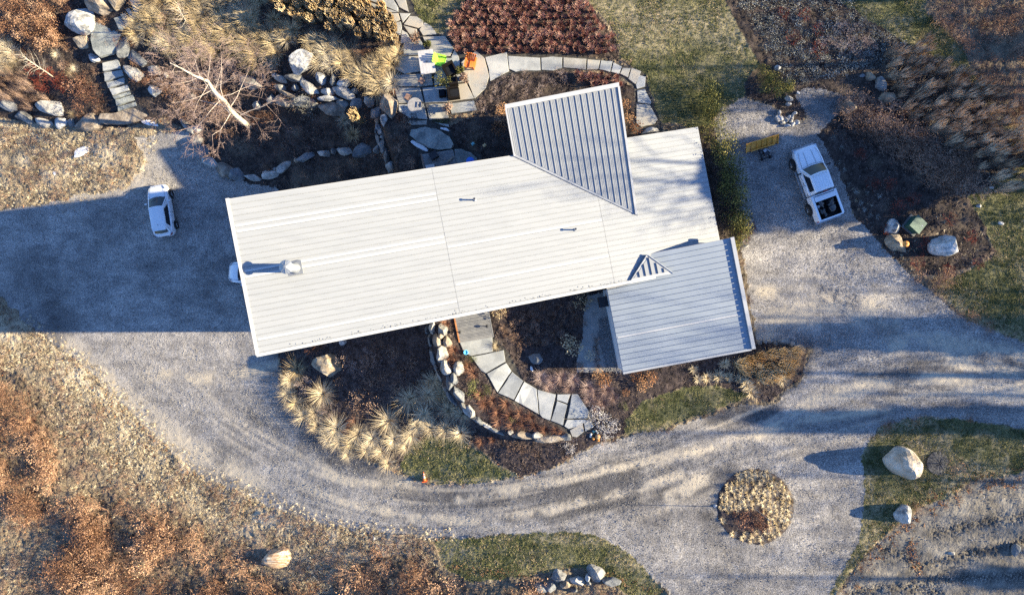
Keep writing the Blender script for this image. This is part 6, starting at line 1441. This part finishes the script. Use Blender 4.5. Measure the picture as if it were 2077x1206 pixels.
# evergreen hedge at the east end of the house
ev = pset('evergreen_shrub', 4, lambda s: leaf_cloud(900, 1.25, 1.25, 1.15, .10, 220+s, shell=.25, lumps=9), FM['olive'])
EV = [(1436,190,.95,'northernmost of the hedge'),(1430,215,1.0,'second from the north'),(1442,243,1.0,'third from the north'),(1438,270,.9,'beside the roof corner'),(1456,288,1.1,'level with the snow plough'),(1464,316,1.15,'just below the snow plough'),(1476,342,1.1,'bulging towards the gravel'),
 (1478,370,1.15,'in the middle of the hedge'),(1470,395,1.0,'set back towards the house'),(1486,404,1.0,'above the pale squared boulder'),(1484,432,1.15,'left of the pale squared boulder'),(1494,458,1.05,'below the pale squared boulder'),(1490,480,.9,'second from the south end'),(1487,494,.7,'southernmost, beside the garage roof'),
 (1543,148,.7,'small one at the lawn corner'),(1560,172,.9,'rounded one left of the pale stones'),(1578,190,.95,'leaning over the pale stones'),(1545,180,.8,'half shaded one by the gravel spur'),(1590,178,.7,'dark one behind the pale stones')]
for px, py, sc, lb in EV: put(ev, px, py, sc*(.9 if px < 1530 and py > 180 else .78), 'evergreen_shrub', 'olive green evergreen shrub, '+lb, 'shrub', 'evergreen shrubs east of the house', h=1.35)
for px, py in ((1513,470),(1520,462),(1507,482)): put(crm, px, py, .9, 'crimson_shrub', 'thin dark red shrub at the south end of the evergreen hedge', 'shrub', 'dark red shrubs at the hedge end')
# ornamental grasses by the garage corner
amb = pset('amber_tuft', 4, lambda s: merge(plumes(90, 1.25, .40, .55, .05, lean=(.25, .02), seed=230+s), blades(80, .9, .6, .018, lean=(.2, 0), droop=.4, seg=2, seed=235+s)), FM['gold'])
for px, py, lb in ((1490,738,'leftmost under the garage eave'),(1508,728,'second along the garage eave'),(1530,722,'third along the garage eave'),(1552,718,'below the round stones'),(1575,714,'right below the round stones'),(1600,712,'at the driveway corner'),(1500,750,'left in the middle row'),(1524,745,'in the centre'),
    (1548,742,'right of the centre'),(1572,738,'in the middle row near the driveway'),(1594,732,'rightmost above the gravel'),(1582,752,'lower right above the gravel'),(1556,760,'lowest in the middle'),(1534,762,'lowest left')):
    put(amb, px, py, random.uniform(1.0, 1.25), 'amber_grass_tuft', 'swept amber grass tuft, '+lb, 'grass tuft', 'amber grasses at the garage corner', rz=random.uniform(-.25, .25))
for px, py, lb in ((1415,768,'largest, at the left end'),(1406,748,'upper left, near the eave'),(1435,765,'second from the left'),(1457,763,'third from the left'),(1477,762,'fourth from the left'),(1497,768,'below the amber grasses'),(1512,775,'right of the fourth'),(1514,783,'near the lawn point'),(1523,795,'lowest, at the lawn point'),(1587,772,'at the gravel edge'),(1469,738,'grey one by the garage wall')):
    put(stub, px, py, random.uniform(1.3, 1.9), 'pale_dwarf_grass', 'small pale dwarf grass, '+lb, 'grass tuft', 'pale dwarf grasses by the crescent lawn')
# south garden shrubs and perennials
def grp(lst, protos, name, base, cat, group, sr=(.9, 1.1)):
    for t in lst: put(protos, t[0], t[1], random.uniform(*sr)*(t[3] if len(t) > 3 else 1), name, base+' '+t[2], cat, group)
spike = pset('rust_spike', 3, lambda s: merge(blades(85, .75, 1.15, .024, droop=.2, seg=2, base_r=.08, tilt_lo=.1, seed=240+s), twigs(6, .45, 1.1, .012, seed=243+s, depth=2)), FM['rust'])
grp([(906,655,'under the south eave by the deck'),(921,708,'below the deck, left of the blue dish',1.1),(912,722,'between wall stones and blue dish'),(951,742,'above the yellowish shrub',1.1),(962,757,'by the first bend of the path'),(925,735,'beside the round wall boulder'),
     (985,818,'upper left of the wall garden',1.1),(1000,812,'upper middle of the wall garden'),(1010,835,'centre of the wall garden',1.15),(1028,818,'against the path edge'),(1035,842,'lower centre of the wall garden',1.1),(1055,838,'right of the centre by the path'),(975,800,'close to the green leaved plant'),(1012,855,'just above the retaining wall'),
     (1062,858,'in the narrowing part'),(1085,862,'near the flat brown wall stone'),(1105,870,'close to the wall end'),(1128,872,'last one before the path end',.8),(1140,878,'tiny one at the wall tip',.6),(1078,845,'touching the path'),(1040,862,'low beside the wall'),(638,705,'under the eave above the tan boulder'),(652,698,'right under the eave'),(712,868,'in the middle of the spiky grasses',1.0),(720,852,'crimson one among the spiky grasses',.8),(978,895,'below the retaining wall',.8),(1000,890,'outside the retaining wall curve',.7)],
    spike, 'rust_perennial', 'rust brown spiky perennial', 'plant', 'rust brown perennials south of the house')
grp([(964,788,'at the top of the wall garden',1),(955,730,'yellow green one beside the round wall boulder',.6),(985,790,'next to the big one',.6),(1040,850,'small one deep in the rust perennials',.4),(1264,823,'small bright one by the crescent lawn',.5)], pset('yellow_green_shrub', 2, lambda s: leaf_cloud(420, .9, .9, .6, .07, 250+s), FM['moss']), 'yellow_green_shrub', 'rounded yellow green shrub', 'shrub', 'yellow green shrubs south of the house')
grp([(725,752,'right of the tan boulder'),(712,742,'upper right of the tan boulder',.7),(618,780,'between the first spiky grasses'),(668,828,'lower right of the large spiky grass'),(655,840,'below the large spiky grass',.8),(747,720,'below the south eave'),(765,735,'in the centre of the bed',.8)], pset('pinkgrey_shrub', 3, lambda s: twigs(22, .75, 1.35, .009, seed=255+s, depth=3, curl=.35), FM['pinkgrey']), 'twiggy_shrub', 'pinkish grey twiggy shrub', 'shrub', 'pinkish grey shrubs south of the house')
mop = pset('mophead_shrub', 3, lambda s: merge(twigs(14, .62, 1.2, .010, seed=260+s, depth=2, curl=.4), leaf_cloud(160, .95, .95, .8, .07, 265+s, shell=.8)), FM['brown'])
grp([(752,772,'left of a row of three rounded ones'),(780,768,'middle of a row of three rounded ones',1.1),(803,785,'right of a row of three rounded ones',1.1),(725,805,'left in the lower group'),(745,795,'upper in the lower group'),(760,818,'lower right with curled leaves',1.1),(730,825,'lowest in the group'),(690,770,'by the tan boulder foot',.8),(700,730,'above right of the tan boulder'),
     (745,742,'with straggling stems in the centre',1.1),(760,725,'with straggling stems near the eave'),(800,715,'under the eave near the wall',.9),(815,750,'in deep shade by the wall',.9),(835,735,'in deep shade close to the wall',.8),(770,700,'in deep shade under the eave',.9),(1060,910,'below the retaining wall end',.8),(1035,905,'outside the wall above the gravel',.8),(1085,918,'near the gravel below the wall',.7)], mop, 'brown_perennial', 'faded brown bushy perennial', 'plant', 'faded brown perennials south of the house')
wis = pset('mauve_grass', 3, lambda s: merge(blades(260, .72, 1.15, .011, droop=.25, seg=3, base_r=.16, seed=270+s), twigs(8, .5, 1.1, .010, seed=273+s, depth=2)), mat('mauve_grass', [(.16,.10,.085),(.33,.22,.19),(.48,.36,.31)], scale=4, rnd=.3, rough=.85))
grp([(1098,765,'left one beside the path',1.1),(1120,772,'second from the path',1),(1140,765,'in the middle between path and walk',1.1),(1163,770,'right one before the concrete walk',1),(1155,785,'lower one touching the path',.9),(1112,785,'low one at the path edge',.7),(1192,785,'left one below the walk',1),(1208,798,'below the orange flower heads',1.1),(1230,790,'right of the orange flower heads',1.1),(1195,808,'by the path slabs',.9),(1222,815,'lower middle of the clump',1),(1245,805,'rightmost of the clump',.9),(1210,828,'lowest of the clump',.8)],
    wis, 'mauve_grass_clump', 'soft mauve brown grass clump', 'grass tuft', 'mauve grasses beside the entry path')
cot = pset('woolly_clump', 3, lambda s: merge(twigs(12, .45, 1.3, .013, seed=280+s, depth=2, curl=.6), leaf_cloud(160, .8, .8, .5, .06, 283+s, shell=.6)), mat('woolly_seedheads', [(.30,.27,.26),(.50,.46,.44),(.66,.62,.58)], scale=7, rnd=.2, rough=.9))
grp([(1203,835,'at the right end of the path'),(1198,850,'touching the last path slab',.8),(1223,842,'upper right of the group'),(1217,860,'above the pumpkins'),(1236,868,'right of the pumpkins',1.1),(1230,880,'lowest right of the pumpkins',.9),(1244,855,'rightmost by the lawn',.8),(1153,904,'alone below the end of the retaining wall',.9),(1160,911,'tiny, below the wall end',.6)], cot, 'woolly_perennial', 'whitish woolly perennial', 'plant', 'woolly perennials around the pumpkins')
def hyd(s, n=60, r=1.3, h=.95, sz=.055):
    rr = np.random.default_rng(s); V, Fc = twigs(12, h*.9, 1.1, .010, seed=s, depth=2, curl=.4); Vs = [V]; Fs = [Fc]; o = len(V)
    for i in range(n):
        a = rr.uniform(0, 6.28); q = r*.5*math.sqrt(rr.random()); c = np.array([q*math.cos(a), q*math.sin(a), h*(.75+.35*rr.random())-q*.25])
        k = sz*rr.uniform(.7, 1.3); oc = np.array([(1,0,0),(-1,0,0),(0,1,0),(0,-1,0),(0,0,1),(0,0,-1)])*k+rr.normal(0, k*.15, (6, 3))+c
        Vs.append(oc); Fs.append(np.array([(0,2,4),(2,1,4),(1,3,4),(3,0,4),(2,0,5),(1,2,5),(3,1,5),(0,3,5)])+o); o += 6
    return np.concatenate(Vs), np.concatenate(Fs)
hy = pset('hydrangea', 3, lambda s: hyd(300+s), FM['head']); hyr = pset('hydrangea', 2, lambda s: hyd(310+s, 70, 1.2, .7, .05), FM['leaf'])
grp([(1160,700,'widest, beside the concrete walk',1.25),(1150,690,'behind the widest one',.8),(1180,610,'under the eave near the garage',1),(1012,632,'at the eave right of the deck',.85),(1195,720,'between walk and widest one',.6)], hy, 'hydrangea', 'bare shrub with round dry buff flower heads,', 'shrub', 'dry flower head shrubs in the courtyard')
grp([(1222,770,'orange tinted, at the end of the concrete walk',1),(1212,758,'orange tinted, touching the walk',.7),(1310,768,'greenish, below the garage eave',1),(1290,762,'left of the greenish one',.8),(1300,782,'small one near the crescent lawn',.7),(1268,795,'small brown one beside the lawn',.5),(1322,762,'rightmost below the garage eave',.7)], hyr, 'hydrangea', 'shrub with russet flower heads', 'shrub', 'russet flower head shrubs by the garage')
dk = pset('dark_clump', 3, lambda s: merge(twigs(13, .55, 1.2, .011, seed=320+s, depth=3, curl=.5), blades(50, .5, 1.0, .014, seg=2, seed=325+s)), FM['brown'])
fill([(1005,640),(1040,625),(1180,600),(1180,690),(1130,720),(1085,715),(1040,700),(1010,690)], 23, 7, dk, (.7, 1.1), 'shade_perennial', 'dark brown perennial in the shaded courtyard garden', 'plant', 'dark perennials in the courtyard')
fill([(1060,735),(1090,745),(1180,735),(1180,750),(1080,752)], 18, 5, dk, (.5, .8), 'shade_perennial', 'dark brown perennial in the shaded courtyard garden', 'plant', 'dark perennials in the courtyard')
for px, py, lb in ((1210,688,'upper'),(1208,702,'second'),(1212,716,'third'),(1209,730,'fourth'),(1214,743,'lowest')): put(dk, px, py, .65, 'pebble_perennial', lb+' dark clump between concrete walk and pebbles', 'plant', 'dark clumps along the concrete walk')
put(straw2, 1008, 700, .55, 'grey_grass_tuft', 'greyish grass tuft at the right of the first path slab', 'grass tuft')
# bed between the slab path and the house
fill([(992,170),(1020,152),(1140,146),(1160,158),(1160,175),(1020,208),(1024,250),(990,250),(965,215)], 21, 6, pnk, (.45, .75), 'bare_perennial', 'small bare greyish perennial in the bed between patio and slab path', 'plant', 'bare perennials in the north bed', keep=.8)
grp([(1019,240,'large leaved one by the cross roof corner'),(1012,262,'in the shade of the cross roof'),(1018,222,'near the upper roof corner',.8),(1290,300-40,'at the corner of cross roof and main roof',.8),(1275,240,'beside the cross roof edge',.7),(1268,215,'upper one beside the cross roof edge',.7)], hyr, 'hydrangea', 'russet leaved shrub', 'shrub', 'russet shrubs north of the house')
# north west bed
fill([(10,20),(50,5),(120,25),(140,60),(132,95),(95,100),(50,80),(15,60)], 20, 4, pset('orange_shrub', 3, lambda s: merge(leaf_cloud(420, .75, .75, 1.0, .075, 330+s, shell=.2), twigs(8, .8, .6, .012, seed=334+s, depth=2)), FM['orange']), (.85, 1.15), 'orange_brown_shrub', 'upright orange brown shrub of the dense group in the top left corner', 'shrub', 'orange brown shrubs in the top left corner')
obr = pset('red_brown_shrub', 3, lambda s: merge(leaf_cloud(380, 1.1, 1.1, .9, .07, 340+s, shell=.2), twigs(10, .8, 1.0, .011, seed=344+s, depth=2)), FM['rust'])
grp([(160,188,'left part of the rounded mass by the lower steps'),(178,178,'upper part of the rounded mass by the lower steps'),(192,198,'right part of the rounded mass by the lower steps'),(172,212,'lower part of the rounded mass by the lower steps'),(290,165,'at the foot of the birch branches',.7),(305,160,'beside the tan pointed boulder',.6)], obr, 'red_brown_shrub', 'dense red brown shrub,', 'shrub', 'red brown shrubs near the lower steps', (1.0, 1.2))
fill([(60,130),(130,150),(140,175),(110,190),(70,170)], 17, 5, crm, (.9, 1.1), 'red_shrub', 'bright red twiggy shrub under the small white stemmed tree', 'shrub', 'red shrubs under the small white tree')
fill([(-30,150),(40,140),(90,190),(120,225),(60,225),(0,190),(-30,180)], 19, 5, pset('leaning_tuft', 3, lambda s: blades(190, 1.1, .45, .016, lean=(-.5, .45), droop=.3, seg=3, base_r=.15, seed=350+s), FM['brown']), (.8, 1.1), 'leaning_grass_tuft', 'brown grass tuft swept to the upper left at the left edge', 'grass tuft', 'swept brown grasses at the left edge', rz=lambda x, y: random.uniform(-.3, .3))
fill([(0,95),(35,95),(45,135),(20,145),(-10,130)], 15, 4, straw2, (.8, 1.1), 'straw_clump', 'pale straw tuft left of the small white stemmed tree', 'grass tuft', 'straw tufts at the left edge')
fill([(130,130),(200,135),(205,230),(150,165),(125,150)], 20, 6, dk, (.7, 1.0), 'brown_perennial', 'low brown perennial left of the lower steps', 'plant', 'brown perennials left of the lower steps')
for px, py, sc in ((148,150,.6),(155,140,.5),(118,112,.5),(150,232,.5)): put(straw2, px, py, sc, 'straw_clump', 'small pale straw tuft left of the lower steps', 'grass tuft', 'straw tufts left of the lower steps')
fill([(330,160),(380,175),(450,200),(520,240),(545,290),(500,300),(450,290),(400,250),(360,225),(345,190)], 21, 7, brn+pset('under_shrub', 2, lambda s: leaf_cloud(150, 1.0, 1.0, .6, .07, 360+s), FM['rust']), (.6, .95), 'birch_underbrush', 'brown underbrush shrub beneath the birch', 'shrub', 'underbrush beneath the birch', keep=.9)
fill([(420,130),(520,150),(530,190),(470,180),(420,160)], 22, 7, pnk, (.7, 1.0), 'grey_underbrush', 'greyish underbrush shrub behind the birch trunk', 'shrub', 'greyish underbrush behind the birch')
bs = pset('buff_shrub', 2, lambda s: merge(blades(240, .95, .9, .018, droop=.3, seg=3, base_r=.15, seed=370+s)), FM['straw'])
for px, py, sc, pr_, lb in ((618,222,1.1,pset('grey_bush', 1, lambda s: merge(leaf_cloud(500, 1.5, 1.4, .8, .07, 372), twigs(14, .8, 1.2, .012, seed=373, depth=3)), FM['sage']),'rounded grey green shrub in front of the rock terrace'),(735,248,1.25,gold,'tall plumed grass right of the rock terrace'),(725,232,1.0,gold,'second plumed grass just behind the tall one'),(717,275,.85,straw,'dull grass tuft below the plumed grasses'),(700,245,.7,straw2,'small dull tuft left of the plumed grasses'),
    (562,178,.7,spike,'orange brown spiky plant among the terrace stones'),(812,240,1.0,spike,'reddish plant at the south west corner of the patio'),(822,250,.8,mop,'brown plant below the bistro chairs'),(808,300,.9,dk,'dark brown plant left of the big slab'),(822,285,.9,dk,'dark brown plant touching the big slab'),(835,330,.9,dk,'dark brown plant left of the north deck'),(804,185,.7,spike,'dark red plant at the west edge of the patio'),(548,180,.5,spike,'small orange brown plant left in the rock terrace')):
    put(pr_, px, py, sc, 'garden_plant', lb, 'plant')
fill([(880,244),(912,240),(914,252),(885,250)], 8, 1, pset('moss_pad', 2, lambda s: leaf_cloud(120, .4, .4, .12, .05, 376+s), FM['moss']), (.8, 1), 'moss_pad', 'moss green pad south of the patio paving', 'plant', 'moss pads south of the patio')
# russet brush masses (nobody could count the stems)
bb = [proto('brush_sprig', merge(twigs(9, 1.15, .9, .012, seed=380+s, depth=3, curl=.55), leaf_cloud(190, 1.15, 1.15, 1.2, .065, 384+s, shell=.15, lumps=5)), FM['orange']) for s in range(4)]
bd = [proto('brush_sprig', merge(twigs(9, .70, 1.1, .009, seed=390+s, depth=2, curl=.7)), FM['brown']) for s in range(3)]
hole = lambda x, y: (np.hypot((x-385)/38, (y-1145)/48) > 1)*(np.hypot((x-265)/22, (y-1085)/40) > 1)
for i, pl_ in enumerate(BRUSH):
    p, x, y = pts_in(None, 1.9 if i < 2 else 1.6, lambda x, y: hole(x, y)*np.clip(.62+4.5*vnoise(x, y, 34, 71), 0, 1)*(np.hypot((x-60)/70, (y-1120)/70) > 1), seed=31+i, poly=pl_, margin=80)
    scatter('russet_brush', p, rng.uniform(.75, 1.7, len(p)), bb, seed=20+i, tiltz=.22)
p, x, y = pts_in(None, 3.5, lambda x, y: np.clip(.5+2*vnoise(x, y, 45, 72), 0, 1), seed=37, poly=[(-60,700),(100,720),(200,900),(420,1090),(640,1100),(880,1110),(900,1260),(-60,1260)], margin=80)
scatter('tangled_brush', p, rng.uniform(.4, 1.1, len(p)), bd, seed=25, tiltz=.4)
p, x, y = pts_in('meadow', 4, lambda x, y: (x > 1700)*np.clip(.8+1.4*vnoise(x, y, 30, 73), 0, 1), seed=38, margin=60)
scatter('corner_brush', p, rng.uniform(.4, .8, len(p)), bb[:2]+bd, seed=26, tiltz=.4)
p, x, y = pts_in('garden_soil', 2.2, lambda x, y: (x < 860)*np.clip(.5+2*vnoise(x, y, 30, 74), 0, 1), seed=39, margin=60)
scatter('garden_litter', p, rng.uniform(.3, .7, len(p)), bd+bb[:1], seed=27, tiltz=.4)
p, x, y = pts_in('garden_soil', 14, lambda x, y: (x > 1640)*(y > 350)*np.clip(.3+2*vnoise(x, y, 40, 75), 0, 1), seed=40, margin=60)
scatter('thin_straw', p, rng.uniform(.3, .8, len(p)), sv, seed=28, tiltz=.4)

# ------------------------------------------------------------------ tidy: Empties move to the base of what they carry
bpy.context.view_layer.update()
for e in [o for o in C.objects if o.type == 'EMPTY' and o.location.length < 1e-6 and o.children]:
    pts = []
    for ch in e.children:
        if ch.type == 'MESH' and len(ch.data.vertices):
            bb_ = [ch.matrix_local @ __import__('mathutils').Vector(c) for c in ch.bound_box]; pts += bb_
    if not pts: continue
    cx_ = (min(p.x for p in pts)+max(p.x for p in pts))/2; cy_ = (min(p.y for p in pts)+max(p.y for p in pts))/2; cz_ = min(p.z for p in pts)
    e.location = (cx_, cy_, cz_)
    for ch in e.children: ch.location.x -= cx_; ch.location.y -= cy_; ch.location.z -= cz_

# neighbours that look alike are told apart by their place in the planting
ORD = ['first','second','third','fourth','fifth','sixth','seventh','eighth','ninth','tenth','eleventh','twelfth','thirteenth','fourteenth','fifteenth','sixteenth','seventeenth','eighteenth','nineteenth','twentieth','21st','22nd','23rd','24th','25th','26th','27th','28th','29th','30th']
from collections import defaultdict
by = defaultdict(list)
for o in C.objects:
    if o.parent is None and o.get('group') and o.get('label') and 'wood east' not in o['group']: by[(o['group'], o['label'])].append(o)
for (g, lb), lst in by.items():
    n = len(lst)
    if n < 2 or (n > 64 and 'rows' not in g): continue
    lst.sort(key=lambda o: -o.location.y); rows = [[lst[0]]]
    span = .52 if 'rows' in g else .75
    for o in lst[1:]:
        if rows[-1][0].location.y-o.location.y > span: rows.append([o])
        else: rows[-1].append(o)
    nm = lst[0].name.split('.')[0].replace('_', ' ')
    place = ' '.join(g.split()[-4:]) if len(g.split()) > 5 else g
    for k, row in enumerate(rows):
        row.sort(key=lambda o: o.location.x)
        for j, o in enumerate(row):
            if len(rows) == 1: o['label'] = f"{nm} {ORD[min(j, 29)]} from the left, {place}"
            elif len(row) == 1: o['label'] = f"{nm} alone in {ORD[min(k, 29)]} row from top, {place}"
            else: o['label'] = f"{nm} {ORD[min(j, 29)]} from left in {ORD[min(k, 29)]} row from top, {place}"
